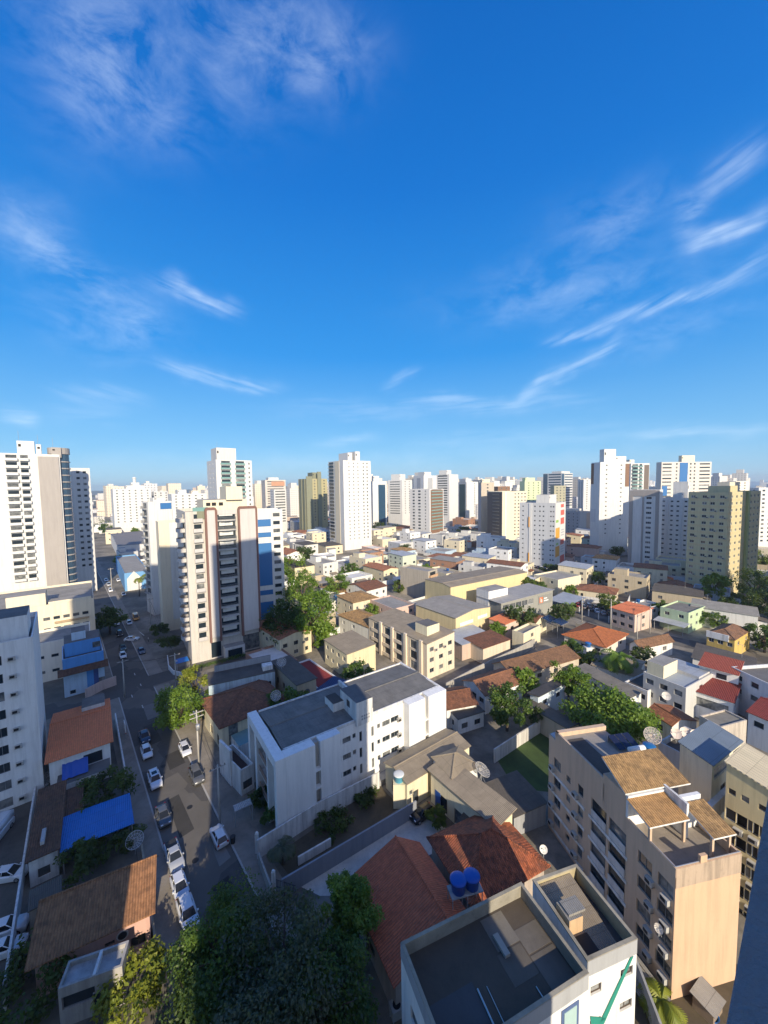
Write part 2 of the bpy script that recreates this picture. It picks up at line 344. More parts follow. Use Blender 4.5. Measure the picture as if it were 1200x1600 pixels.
class Bld:
    def __init__(s, name, label, P, ang, w, d, h, wall, cat='house', group=None, z0=0.0, roof='flat', roofm=None, rise=1.5, par=.7, over=.35, ridge='x', split=.5, wmax=96):
        s.root = empty(name, (P[0], P[1], z0), rad(ang), label, cat, group)
        s.w, s.d, s.h, s.wall, s.ang, s.P, s.z0 = w, d, h, wall, ang, P, z0
        s.roof, s.roofm, s.rise, s.par, s.over, s.ridge, s.split, s.wmax = roof, roofm, rise, par, over, ridge, split, wmax
        s.op = {k: [] for k in SIDES}; s.q = []; FOOT.append(s.corners())
    def corners(s):
        u, v = dirv(s.ang), dirv(s.ang + 90); P = Vector(s.P[:2])
        return [P, P + u * s.w, P + u * s.w + v * s.d, P + v * s.d]
    def L_(s, side): return s.w if side in 'RB' else s.d
    def frame(s, side, u, out=0.0):        # local point on a facade, u metres from its left end, out metres in front of it
        return {'R': (u, -out), 'K': (s.w + out, u), 'B': (s.w - u, s.d + out), 'L': (-out, s.d - u)}[side]
    def win(s, side, u, z, w, h, style='w', rec=.16, sill=False, name='window'):
        if w > s.L_(side) - .1: return
        u = min(max(u, w / 2 + .05), s.L_(side) - w / 2 - .05)
        if rec > 0: s.op[side].append((u - w / 2, z, u + w / 2, z + h))
        s.q.append((side, u, z, w, h, style, rec, sill, name))
    def grid(s, side, us, zs, w, h, style='w', rec=.16, sill=False):
        for z in zs:
            for u in us: s.win(side, u, z, w, h, style, rec, sill)
    def ac(s, side, u, z):
        x, y = s.frame(side, u, .0); inst('air_conditioner', ac_mesh(), s.root, (x, y, z), rad(SIDES[side]))
    def put(s, name, me, side, u, z, out=0.0, sc=None):
        x, y = s.frame(side, u, out); return inst(name, me, s.root, (x, y, z), rad(SIDES[side]), sc)
    def panel(s, side, u0, z0, u1, z1, mat, out=.05, name='wall_panel'):
        b = MB(); b.box(0, -out, 0, u1 - u0, .02, z1 - z0, mat); x, y = s.frame(side, u0)
        return b.obj(name, s.root, loc=(x, y, z0), rotz=rad(SIDES[side]))
    def box(s, name, x0, y0, z0, x1, y1, z1, mat, top=None, parent=None):
        b = MB(); b.box(x0, y0, z0, x1, y1, z1, mat, top); return b.obj(name, parent or s.root)
    def done(s):
        w, d, h = s.w, s.d, s.h; b = MB(); wm = s.wall; rf = s.roof
        for side, o, dx, L in (('R', (0, 0), (1, 0), w), ('K', (w, 0), (0, 1), d), ('B', (w, d), (-1, 0), w), ('L', (0, d), (0, -1), d)):
            ops = s.op[side]; n_in = (-dx[1], dx[0])
            def P(u, z, k=0.0): return (o[0] + dx[0] * u + n_in[0] * k, o[1] + dx[1] * u + n_in[1] * k, z)
            if not ops: b.poly([P(0, 0), P(L, 0), P(L, h), P(0, h)], wm)
            else:
                us = sorted({0.0, L, *[x for q in ops for x in (q[0], q[2])]}); zs = sorted({0.0, h, *[x for q in ops for x in (q[1], q[3])]})
                us = [x for x in us if 0 <= x <= L]; zs = [x for x in zs if 0 <= x <= h]
                for j in range(len(zs) - 1):
                    zc = (zs[j] + zs[j + 1]) / 2; run = None
                    for i in range(len(us)):
                        solid = i < len(us) - 1 and not any(q[0] < (us[i] + us[i + 1]) / 2 < q[2] and q[1] < zc < q[3] for q in ops)
                        if solid and run is None: run = us[i]
                        if not solid and run is not None:
                            b.poly([P(run, zs[j]), P(us[i], zs[j]), P(us[i], zs[j + 1]), P(run, zs[j + 1])], wm); run = None
                for (a, z0, c, z1) in ops:
                    k = .26
                    b.poly([P(a, z0), P(a, z1), P(a, z1, k), P(a, z0, k)], wm); b.poly([P(c, z1), P(c, z0), P(c, z0, k), P(c, z1, k)], wm)
                    b.poly([P(a, z0), P(a, z0, k), P(c, z0, k), P(c, z0)], wm); b.poly([P(a, z1, k), P(a, z1), P(c, z1), P(c, z1, k)], wm)
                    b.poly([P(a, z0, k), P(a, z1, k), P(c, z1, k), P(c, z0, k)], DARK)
        rm = s.roofm
        if rf == 'flat':
            t = .22; hp = h - s.par
            for (a, c, e, g) in ((t, t, w - t, t), (w - t, t, w - t, d - t), (w - t, d - t, t, d - t), (t, d - t, t, t)):
                b.poly([(e, g, hp), (a, c, hp), (a, c, h), (e, g, h)], wm)
            for q in (((0, 0), (w, 0), (w - t, t), (t, t)), ((w, 0), (w, d), (w - t, d - t), (w - t, t)), ((w, d), (0, d), (t, d - t), (w - t, d - t)), ((0, d), (0, 0), (t, t), (t, d - t))):
                b.poly([(x, y, h) for x, y in q], wm)
            r = MB(); r.box(t, t, hp - .3, w - t, d - t, hp - .002, rm or slab((.28, .27, .25)))
            s.roofo = r.obj('roof', s.root)
        elif rf in ('gable', 'shed', 'hip'):
            o = s.over; th = .14; r = MB(); rs = s.rise; sp = s.split
            def sheet4(p):                                  # a thick roof plane
                up_ = [(x, y, z + th) for x, y, z in p]; r.poly(up_, rm); r.poly(list(reversed(p)), wm)
                for i in range(len(p)):
                    j = (i + 1) % len(p); r.poly([p[i], p[j], up_[j], up_[i]], rm)
            if rf == 'gable':
                if s.ridge == 'x':
                    m = d * sp; s1 = rs / m; s2 = rs / (d - m)
                    sheet4([(-o, -o, h - o * s1), (w + o, -o, h - o * s1), (w + o, m, h + rs), (-o, m, h + rs)])
                    sheet4([(-o, m, h + rs), (w + o, m, h + rs), (w + o, d + o, h - o * s2), (-o, d + o, h - o * s2)])
                    b.poly([(0, d, h), (0, 0, h), (0, m, h + rs)], wm); b.poly([(w, 0, h), (w, d, h), (w, m, h + rs)], wm)
                    r.tube([(-o, m, h + rs + th), (w + o, m, h + rs + th)], .13, rm)
                else:
                    m = w * sp; s1 = rs / m; s2 = rs / (w - m)
                    sheet4([(-o, d + o, h - o * s1), (-o, -o, h - o * s1), (m, -o, h + rs), (m, d + o, h + rs)])
                    sheet4([(w + o, -o, h - o * s2), (w + o, d + o, h - o * s2), (m, d + o, h + rs), (m, -o, h + rs)])
                    b.poly([(0, 0, h), (w, 0, h), (m, 0, h + rs)], wm); b.poly([(w, d, h), (0, d, h), (m, d, h + rs)], wm)
                    r.tube([(m, -o, h + rs + th), (m, d + o, h + rs + th)], .13, rm)
            elif rf == 'hip':
                k = min(w, d) / 2; g = rs / k; z = h - o * g
                if w >= d:
                    A, B_ = (k, d / 2, h + rs), (w - k, d / 2, h + rs)
                else: A, B_ = (w / 2, k, h + rs), (w / 2, d - k, h + rs)
                c0, c1, c2, c3 = (-o, -o, z), (w + o, -o, z), (w + o, d + o, z), (-o, d + o, z)
                if w >= d: fs = [[c0, c1, B_, A], [c1, c2, B_], [c2, c3, A, B_], [c3, c0, A]]
                else: fs = [[c0, c1, A], [c1, c2, B_, A], [c2, c3, B_], [c3, c0, A, B_]]
                for f in fs: sheet4(f)
                for e in ((A, B_), (c0, A), (c1, B_ if w >= d else A), (c2, B_), (c3, A if w >= d else B_)):
                    r.tube([(e[0][0], e[0][1], e[0][2] + th), (e[1][0], e[1][1], e[1][2] + th)], .12, rm)
            else:                                           # one slope, falling towards the named side
                zz = {'R': (0, 0, rs, rs), 'B': (rs, rs, 0, 0), 'L': (0, rs, rs, 0), 'K': (rs, 0, 0, rs)}[s.ridge]
                cs = [(-o, -o), (w + o, -o), (w + o, d + o), (-o, d + o)]; sheet4([(x, y, h + z + .01) for (x, y), z in zip(cs, zz)])
                c4 = [(0, 0), (w, 0), (w, d), (0, d)]
                for i in range(4):
                    j = (i + 1) % 4
                    if zz[i] + zz[j] > 0:
                        p = [(c4[i][0], c4[i][1], h), (c4[j][0], c4[j][1], h)]
                        if zz[j]: p.append((c4[j][0], c4[j][1], h + zz[j]))
                        if zz[i]: p.append((c4[i][0], c4[i][1], h + zz[i]))
                        b.poly(p, wm)
            s.roofo = r.obj('roof', s.root)
        s.wallo = b.obj('wall', s.root)
        rest = MB()
        for i, (side, u, z, ww, hh, style, rec, sill, name) in enumerate(s.q):
            x, y = s.frame(side, u, -.14 if rec > 0 else .06); me = window_mesh(ww, hh, style, sill)
            if i < s.wmax: inst(name, me, s.root, (x, y, z), rad(SIDES[side]))
            else:
                a = rad(SIDES[side]); ca, sa = math.cos(a), math.sin(a); base = len(rest.v)
                rest.v += [(x + v.co.x * ca - v.co.y * sa, y + v.co.x * sa + v.co.y * ca, z + v.co.z) for v in me.vertices]
                for p in me.polygons:
                    rest.f.append(tuple(base + q for q in p.vertices)); rest.m.append(rest.mi(me.materials[p.material_index]))
        if rest.f: rest.obj('window', s.root)['kind'] = 'stuff'
        return s
FOOT = []
def fit(nt, lt, rt_, z, ang=None):         # footprint from three roof corners seen in the photo, all z metres up
    P0, PL, PR = G(*nt, z), G(*lt, z), G(*rt_, z); a, b = PR - P0, PL - P0
    if ang is None:
        a1 = math.atan2(a.y, a.x); b1 = math.atan2(b.y, b.x) - math.pi / 2
        while b1 - a1 > math.pi: b1 -= 2 * math.pi
        while a1 - b1 > math.pi: b1 += 2 * math.pi
        A = (a1 * a.length + b1 * b.length) / (a.length + b.length); ang = math.degrees(A)
    u, v = dirv(ang), dirv(ang + 90)
    return P0, ang, max(1, a.dot(u)), max(1, b.dot(v))
def house(name, label, nt, lt, rt_, h, wall, zr=None, ang=None, **kw):
    P, a, w, d = fit(nt, lt, rt_, zr if zr is not None else h, ang); return Bld(name, label, P, a, w, d, h, wall, **kw)
def trect(xl, xc, xr, ytop, dist, ang):    # footprint of a tower from its three visible edges
    p = at(xc, ytop, dist); u, v = dirv(ang), dirv(ang + 90); P = Vector((p.x, p.y)); h = p.z
    w = reach(P, h, u, xr); d = reach(P, h, v, xl)
    return P, w, d, h
def storeys(h, n_skip_top=0, z0=3.2, fl=2.85, zmin=0.0):
    zs = []; z = h - 2.6 - n_skip_top * fl
    while z > max(z0, zmin): zs.append(z); z -= fl
    return zs
def balcony_mesh(w, dep, wall, rail='solid', curve=0.0):
    k = ('bal', round(w, 1), dep, wall.name, rail, curve)
    if k in MESHCACHE: return MESHCACHE[k]
    b = MB(); n = 8 if curve else 1; pts = [(-w / 2 + w * i / n, -dep - curve * math.sin(math.pi * i / n)) for i in range(n + 1)]
    out = [(-w / 2, 0)] + pts + [(w / 2, 0)]
    b.poly([(x, y, .12) for x, y in out][::-1][::-1], wall); b.poly([(x, y, 0) for x, y in reversed(out)], wall)
    rm = wall if rail == 'solid' else GLG if rail == 'glass' else FRG
    for i in range(len(out) - 1):
        (x0, y0), (x1, y1) = out[i], out[i + 1]
        b.poly([(x0, y0, 0), (x1, y1, 0), (x1, y1, .12), (x0, y0, .12)], wall)
        if rail == 'bars':
            L = math.hypot(x1 - x0, y1 - y0); m = max(2, int(L / .35))
            for j in range(m + 1):
                t = j / m; b.box(x0 + (x1 - x0) * t - .02, y0 + (y1 - y0) * t, .12, x0 + (x1 - x0) * t + .02, y0 + (y1 - y0) * t + .04, 1.05, rm)
            b.tube([(x0, y0 + .02, 1.07), (x1, y1 + .02, 1.07)], .04, rm, 4); b.tube([(x0, y0 + .02, .6), (x1, y1 + .02, .6)], .025, rm, 4)
        else:
            dx, dy = (x1 - x0), (y1 - y0); L = math.hypot(dx, dy); nx, ny = -dy / L * .1, dx / L * .1
            b.poly([(x0, y0, .12), (x1, y1, .12), (x1, y1, 1.05), (x0, y0, 1.05)], rm); b.poly([(x1 + nx, y1 + ny, .12), (x0 + nx, y0 + ny, .12), (x0 + nx, y0 + ny, 1.05), (x1 + nx, y1 + ny, 1.05)], rm)
            b.poly([(x0, y0, 1.05), (x1, y1, 1.05), (x1 + nx, y1 + ny, 1.05), (x0 + nx, y0 + ny, 1.05)], rm)
    me = b.mesh('balcony'); MESHCACHE[k] = me; return me

# ------------------------------------------------------------------ foliage
def leaf_mat(c, c2):
    k = ('leaf', c)
    if k in MATS: return MATS[k]
    m, t, b = base_mat('leaves'); a = t.new('ShaderNodeAttribute', attribute_name='tone').outputs['Fac']
    col = t.mix(a, c, c2); t.l.new(col, b.inputs['Base Color']); b.inputs['Roughness'].default_value = .55
    tr = t.new('ShaderNodeBsdfTranslucent', ins={'Color': t.mix(.5, col, (.30, .40, .03))}); mx = t.new('ShaderNodeMixShader', ins={0: .36})
    t.l.new(b.outputs[0], mx.inputs[1]); t.l.new(tr.outputs[0], mx.inputs[2])
    o = [n for n in t.n if n.type == 'OUTPUT_MATERIAL'][0]; t.l.new(mx.outputs[0], o.inputs[0])
    MATS[k] = m; return m
BARK = flat((.13, .10, .075), .9, name='bark', var=.4)
def leaf_mesh(key, centers, radii, n_leaf, size, mat, seed, droop=.3, flat_=.8):
    if key in MESHCACHE: return MESHCACHE[key]
    r = np.random.default_rng(seed); Cn = len(centers); N = Cn * n_leaf
    c = np.repeat(np.array(centers), n_leaf, 0); R = np.repeat(np.array(radii), n_leaf)[:, None]
    d = r.normal(size=(N, 3)); d /= np.linalg.norm(d, axis=1, keepdims=True); rr = r.random((N, 1)) ** .45
    p = c + d * R * rr * np.array((1, 1, flat_))
    nrm = d * .7 + r.normal(size=(N, 3)) * .6 + np.array((0, 0, .5)); nrm /= np.linalg.norm(nrm, axis=1, keepdims=True)
    a = np.cross(nrm, r.normal(size=(N, 3))); a /= np.linalg.norm(a, axis=1, keepdims=True); b = np.cross(nrm, a)
    L = size * (.6 + .8 * r.random((N, 1))); W = L * (.45 + .25 * r.random((N, 1)))
    tip = p + a * L - np.array((0, 0, 1)) * L * droop * r.random((N, 1))
    v = np.stack((p - a * L * .15, p + a * L * .45 - b * W * .6, tip, p + a * L * .45 + b * W * .6), 1).reshape(-1, 3)
    me = bpy.data.meshes.new('crown'); me.vertices.add(4 * N); me.vertices.foreach_set('co', v.ravel())
    me.loops.add(4 * N); me.loops.foreach_set('vertex_index', np.arange(4 * N)); me.polygons.add(N)
    me.polygons.foreach_set('loop_start', np.arange(0, 4 * N, 4)); me.polygons.foreach_set('loop_total', np.full(N, 4))
    tone = np.repeat(np.clip(np.repeat(r.random(Cn), n_leaf) * .72 + r.random(N) * .28, 0, 1), 4)
    at_ = me.attributes.new('tone', 'FLOAT', 'POINT'); at_.data.foreach_set('value', tone)
    me.materials.append(mat); me.update(); me.validate(); MESHCACHE[key] = me; return me
def branch_mb(b, h0, h1, spread, n, r0, rnd, bark=BARK, lean=.3):
    b.tube([(0, 0, -.3), (rnd.uniform(-lean, lean) * .4, rnd.uniform(-lean, lean) * .4, h0 * .55), (rnd.uniform(-lean, lean), rnd.uniform(-lean, lean), h0)], r0, bark, 8, r0 * .7)
    for i in range(n):
        t = 2 * math.pi * i / n + rnd.uniform(-.4, .4); s = spread * rnd.uniform(.55, .95)
        b.tube([(0, 0, h0 * rnd.uniform(.7, 1)), (math.cos(t) * s * .4, math.sin(t) * s * .4, h0 + (h1 - h0) * .45), (math.cos(t) * s, math.sin(t) * s, h0 + (h1 - h0) * rnd.uniform(.7, .95))], r0 * .5, bark, 6, r0 * .12)
def crown_shape(kind, seed, rx, rz, zc, n):
    rnd = random.Random(seed); cs, rs = [], []
    while len(cs) < n:
        x, y, z = rnd.uniform(-1, 1), rnd.uniform(-1, 1), rnd.uniform(-1, 1); q = x * x + y * y + z * z
        if q > 1 or q < .18: continue
        if kind == 'cone' and math.hypot(x, y) > (1 - z) * .62 + .05: continue
        if kind == 'dome' and z < -.45: continue
        k = rnd.uniform(.75, 1.12); cs.append((x * rx * k, y * rx * k, zc + z * rz)); rs.append(rx * rnd.uniform(.15, .38) if kind != 'cone' else rx * rnd.uniform(.22, .34))
    return cs, rs
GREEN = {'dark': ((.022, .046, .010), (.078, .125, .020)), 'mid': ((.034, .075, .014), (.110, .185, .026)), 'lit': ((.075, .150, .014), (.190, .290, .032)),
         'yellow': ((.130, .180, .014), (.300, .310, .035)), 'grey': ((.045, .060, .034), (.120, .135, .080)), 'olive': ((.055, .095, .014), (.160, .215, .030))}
def tree(label, P, h, rx, col='mid', kind='round', seed=1, n=26, leaf=.45, nl=90, name='tree', cat='tree', group=None, trunk=None, z0=0.0, rz=None):
    rnd = random.Random(seed * 7 + 3); root = empty(name, (P[0], P[1], z0), rnd.uniform(0, 6), label, cat, group)
    rz = rz or min(rx * .85, h * .42); zc = h - rz
    cs, rs = crown_shape(kind, seed, rx, rz, zc, n); c = GREEN[col]
    o = bpy.data.objects.new('crown', leaf_mesh(('lf', seed, rx, h, col, kind, n, nl, leaf), cs, rs, nl, leaf, leaf_mat(*c), seed)); C.objects.link(o); o.parent = root
    if trunk is not False:
        b = MB(); branch_mb(b, max(.6, zc - rz * .55), h - rz * .3, rx * .8, 6, max(.10, rx * .07), rnd); b.obj('trunk', root, True)
    return root
def palm(label, P, h, L, seed=1, col='lit', nfr=17, group=None, lean=.6):
    rnd = random.Random(seed); root = empty('palm_tree', (P[0], P[1]), rnd.uniform(0, 6), label, 'palm', group)
    b = MB(); b.tube([(0, 0, -.3), (lean * .3, 0, h * .5), (lean, 0, h)], .22, BARK, 8, .15); b.obj('trunk', root, True)
    v, f = [], []; c = GREEN[col]; tone = []
    for k in range(nfr):
        t = 2 * math.pi * k / nfr * 1.618 * 2; el = rnd.uniform(-.25, 1.15); d = Vector((math.cos(t), math.sin(t), 0)); side = Vector((-d.y, d.x, 0)); tn = rnd.random()
        p = Vector((lean, 0, h)); e = el
        for i in range(14):
            st = L / 14; q = p + (d * math.cos(e) + Vector((0, 0, 1)) * math.sin(e)) * st; e -= .13 + .012 * i
            ln = L * .24 * math.sin(math.pi * (i + 1.2) / 15.5) + .12
            for sgn in (-1, 1):
                b0 = len(v); tip = q + side * (sgn * ln * .8) + d * (ln * .35) - Vector((0, 0, ln * .45))
                v += [tuple(p), tuple(q), tuple(tip + (q - p) * .3), tuple(tip)]; f.append((b0, b0 + 1, b0 + 2, b0 + 3)); tone += [min(1, max(0, tn * .6 + rnd.random() * .4))] * 4
            p = q
    me = bpy.data.meshes.new('crown'); me.from_pydata(v, [], f); a_ = me.attributes.new('tone', 'FLOAT', 'POINT'); a_.data.foreach_set('value', tone)
    me.materials.append(leaf_mat(*c)); o = bpy.data.objects.new('crown', me); C.objects.link(o); o.parent = root
    return root

# ------------------------------------------------------------------ vehicles
CARP = {  # length, width, height, bonnet height, belt height, side profile of the cabin: (x fraction, height) front foot, front roof, rear roof, rear foot
    'hatch': (3.95, 1.70, 1.50, .92, .98, .26, .44, .86, .97), 'sedan': (4.45, 1.74, 1.46, .90, .96, .27, .44, .74, .89),
    'suv': (4.40, 1.82, 1.66, 1.04, 1.10, .25, .40, .90, .985), 'pickup': (5.1, 1.82, 1.72, 1.06, 1.10, .25, .37, .60, .66), 'van': (5.2, 1.95, 2.2, 1.15, 1.2, .10, .22, .97, .995)}
CARPROTO = {}
TYRE = flat((.015, .015, .016), .85, name='tyre_rubber'); RIM = flat((.5, .5, .52), .35, .7, name='wheel_rim'); CGL = flat((.012, .015, .018), .06, name='car_glass', var=0)
LAMP = flat((.75, .77, .8), .12, name='headlight_lens', var=0); TAIL = flat((.35, .015, .012), .25, name='tail_light_lens', var=0); PLATE = flat((.6, .6, .58), .5, name='plate'); TRIM = flat((.03, .03, .032), .6, name='black_trim')
def car_paint(c):
    k = ('car', c)
    if k in MATS: return MATS[k]
    m, t, b = base_mat('car_paint'); b.inputs['Base Color'].default_value = c + (1,); b.inputs['Roughness'].default_value = .28; b.inputs['Metallic'].default_value = .15
    b.inputs['Coat Weight'].default_value = .6; b.inputs['Coat Roughness'].default_value = .06; MATS[k] = m; return m
def bm_obj(name, bm, mats, parent, smooth=True):
    me = bpy.data.meshes.new(name); bm.to_mesh(me); bm.free()
    for m in mats: me.materials.append(m)
    if smooth: me.polygons.foreach_set('use_smooth', [True] * len(me.polygons))
    try: me.set_sharp_from_angle(angle=rad(38))
    except Exception: pass
    o = bpy.data.objects.new(name, me); C.objects.link(o); o.parent = parent; return o
def loft(sections):                       # closed loft through rings of equal length
    bm = bmesh.new(); R = [[bm.verts.new(p) for p in s] for s in sections]; n = len(R[0])
    for a, b in zip(R, R[1:]):
        for i in range(n): bm.faces.new((a[i], a[(i + 1) % n], b[(i + 1) % n], b[i]))
    bm.faces.new(R[0][::-1]); bm.faces.new(R[-1]); bmesh.ops.recalc_face_normals(bm, faces=bm.faces); return bm
def car(kind, col, P, head, label, group=None, roofcol=None, name='car', cat='car', z=0.012, sunroof=False):
    key = (kind, col, roofcol, sunroof)
    if key in CARPROTO:
        r = copy_tree(CARPROTO[key]); r.name = name
    else:
        L, W, Hh, hb, hbelt, f0, f1, f2, f3 = CARP[kind]; r = empty(name, (0, 0)); pm = car_paint(col); rm = car_paint(roofcol) if roofcol else pm
        X = lambda f: L / 2 - f * L                      # front is +x
        secs = []
        st = [(0, .40, .62, .80), (.02, .26, .72, .90), (.10, .20, hb - .06, .98), (f0, .19, hb, 1), (.5, .18, hbelt, 1), (.80, .19, hbelt, 1), (.95, .22, hbelt - .02 if kind != 'sedan' else hbelt - .06, .96), (.99, .30, hbelt - .12, .90), (1, .42, hbelt - .25, .84)]
        for f, zb, zt, wf in st:
            w = W / 2 * wf; zm = (zb + zt) / 2
            secs.append([(X(f), -w * .94, zb), (X(f), w * .94, zb), (X(f), w, zm), (X(f), w * .97, zt - .08), (X(f), w * .86, zt), (X(f), -w * .86, zt), (X(f), -w * .97, zt - .08), (X(f), -w, zm)])
        bm = loft(secs); o = bm_obj('body', bm, [pm], r)
        wb = W / 2 * .87; wt = W / 2 * .68; zb = hbelt - .05 ; zr = Hh
        base = [(X(f0), -wb * .92, hb - .02), (X(f0), wb * .92, hb - .02), (X(f3), wb * .9, zb), (X(f3), -wb * .9, zb)]
        top = [(X(f1), -wt * .95, zr - .05), (X(f1), wt * .95, zr - .05), (X(f2), wt * .92, zr - .06), (X(f2), -wt * .92, zr - .06)]
        mid0 = [(X(.5), -wb, zb), (X(.5), wb, zb)]
        b = MB(); 
        b.poly([base[0], base[1], top[1], top[0]], CGL); b.poly([base[2], base[3], top[3], top[2]], CGL)
        b.poly([base[1], base[2], top[2], top[1]], CGL); b.poly([base[3], base[0], top[0], top[3]], CGL)
        b.obj('window', r)
        b = MB()
        t2 = [(x * 1.0, y * .93, zr) for x, y, _ in top]; t2 = [(t2[0][0] - .12, t2[0][1], zr), (t2[1][0] - .12, t2[1][1], zr), (t2[2][0] + .12, t2[2][1], zr - .01), (t2[3][0] + .12, t2[3][1], zr - .01)]
        b.poly(t2, rm)
        for i in range(4): b.poly([top[i], top[(i + 1) % 4], t2[(i + 1) % 4], t2[i]], rm)
        for s in (-1, 1):                                 # pillars
            for (x0, z0, x1, z1) in ((X(f0), hb, X(f1), zr - .05), (X((f1 + f2) / 2), zb, X((f1 + f2) / 2 - .005), zr - .05), (X(f3), zb, X(f2), zr - .05)):
                b.tube([(x0, s * wb * .93, z0), (x1, s * wt * .96, z1)], .045, rm, 5)
        if kind == 'van': b.box(X(.32), -wb * .985, zb, X(.985), wb * .985, zr - .07, rm)
        b.obj('roof', r, True)
        if sunroof: 
            b = MB(); b.box(X(.68), -wt * .62, zr, X(f1 + .08), wt * .62, zr + .015, CGL); b.obj('sunroof', r)
        if kind == 'pickup':
            b = MB(); b.box(X(.965), -wb * .85, hbelt - .03, X(.69), wb * .85, hbelt + .012, TRIM); b.obj('cargo_bed', r)
        wr = .31 if kind in ('hatch', 'sedan') else .36
        for fx in (.19, .80):
            for s in (-1, 1):
                w_ = MB(); cx = X(fx); y0 = s * (W / 2 - .20); y1 = s * (W / 2 - .005)
                w_.tube([(cx, min(y0, y1), wr), (cx, max(y0, y1), wr)], wr, TYRE, 14); wo = w_.obj('wheel', r, True)
                q = MB(); q.tube([(cx, y1 - s * .02, wr), (cx, y1 + s * .006, wr)], wr * .62, RIM, 12); q.obj('rim', wo)
        for s in (-1, 1):
            b = MB(); b.box(X(.055), s * W * .30 - .16, .62, X(.012), s * W * .30 + .16, .76, LAMP); b.obj('headlight', r)
            b = MB(); b.box(X(.998), s * W * .37 - .12, hbelt - .30, X(.965), s * W * .37 + .12, hbelt - .06, TAIL); b.obj('tail_light', r)
            b = MB(); b.box(X(f0 + .05) - .1, s * (W / 2 + .02) - .09, hbelt - .02, X(f0 + .05) + .06, s * (W / 2 + .02) + .09, hbelt + .13, rm); b.obj('wing_mirror', r)
        b = MB(); b.box(X(0) - .02, -W * .36, .30, X(0) + .015, W * .36, .46, TRIM); b.obj('bumper', r); b = MB(); b.box(X(1) - .012, -.26, .62, X(1) + .03, .26, .74, PLATE); b.obj('number_plate', r)
        CARPROTO[key] = r
    r.location = (P[0], P[1], z); r.rotation_euler.z = rad(head); tag(r, label, cat, group)
    return r

# ------------------------------------------------------------------ street furniture and roof things
CONC = slab((.46, .44, .40), .35); IRON = flat((.10, .10, .11), .5, .4, name='iron'); GALV = flat((.50, .51, .52), .45, .5, name='galvanised_steel')
def pole(label, P, h=10.5, ang=40, arms=1, lampside=0, trafo=False, group='concrete utility poles'):
    r = empty('utility_pole', (P[0], P[1]), rad(ang), label, 'utility pole', group)
    b = MB(); b.tube([(0, 0, -.2), (0, 0, h)], .19, CONC, 8, .11); b.obj('shaft', r, True)
    for k in range(arms):
        b = MB(); b.box(-1.15, -.06, h - .55 - .8 * k, 1.15, .06, h - .43 - .8 * k, CONC)
        for x in (-1.0, -.45, .45, 1.0): b.lathe([(.05, 0), (.08, .06), (.04, .12), (.07, .18), (.02, .24)], FRB, 6, (x, 0, h - .43 - .8 * k))
        b.obj('crossarm', r)
    if lampside:
        b = MB(); s = lampside; b.tube([(0, 0, h - 2.2), (0, s * .9, h - 1.5), (0, s * 1.9, h - 1.3)], .04, GALV, 6); b.box(-.14, s * 1.9 - .32, h - 1.36, .14, s * 1.9 + .32, h - 1.22, GALV); b.obj('lamp_arm', r)
    if trafo:
        b = MB(); b.lathe([(.05, 0), (.34, .02), (.36, .9), (.28, .98), (.1, 1.1)], GALV, 12, (0, -.55, h - 3.4)); b.obj('transformer', r, True)
    return r
def cable(label, a, b_, sag=.8, r=.022, group='overhead cables'):
    a, b_ = Vector(a), Vector(b_); n = 12; pts = [a.lerp(b_, i / n) - Vector((0, 0, sag * 4 * (i / n) * (1 - i / n))) for i in range(n + 1)]
    m = MB(); m.tube([p - a for p in pts], r, TRIM, 4); o = m.obj('power_cable', loc=a); return tag(o, label, 'cable', group)
DISHM = {}
def dish(label, P, z, D, az, el=45, mesh_=True, group='satellite dishes', tone=(.55, .54, .52)):
    r = empty('satellite_dish', (P[0], P[1], z), rad(az), label, 'satellite dish', group); hgt = D * .55 + .35
    m = flat(tone, .6, name='dish_skin'); b = MB(); n = 20; R = D / 2; dep = D * .16
    M = Matrix.Translation((0, 0, hgt)) @ Matrix.Rotation(rad(90 - el), 4, 'Y')
    if mesh_:
        for j in range(16):
            t = 2 * math.pi * j / 16; b.tube([M @ Vector((R * k * math.cos(t), R * k * math.sin(t), dep * k * k)) for k in (.05, .4, .7, 1)], .022, m, 4)
        for k in (.35, .68, 1.0):
            b.tube([M @ Vector((R * k * math.cos(2 * math.pi * j / 24), R * k * math.sin(2 * math.pi * j / 24), dep * k * k)) for j in range(25)], .024 if k < 1 else .035, m, 4)
        mm = mesh_mat()
    else: mm = m
    for k0, k1 in ((0.02, .3), (.3, .6), (.6, .85), (.85, 1)):
        for j in range(n):
            t0, t1 = 2 * math.pi * j / n, 2 * math.pi * (j + 1) / n
            b.poly([M @ Vector((R * k * math.cos(t), R * k * math.sin(t), dep * k * k)) for k, t in ((k0, t0), (k1, t0), (k1, t1), (k0, t1))], mm)
    b.obj('reflector', r, True)
    b = MB(); f = M @ Vector((0, 0, D * .45))
    for j in range(3):
        t = 2 * math.pi * j / 3; b.tube([M @ Vector((R * .8 * math.cos(t), R * .8 * math.sin(t), dep * .64)), f], .02, GALV, 4)
    b.tube([f, f + (M.to_3x3() @ Vector((0, 0, .16)))], .07, GALV, 8); b.obj('feed_arm', r)
    b = MB(); b.tube([(0, 0, 0), (0, 0, hgt)], .05, GALV, 6)
    for j in range(3):
        t = 2 * math.pi * j / 3; b.tube([(math.cos(t) * D * .25, math.sin(t) * D * .25, 0), (0, 0, hgt * .7)], .025, GALV, 4)
    b.obj('stand', r); return r
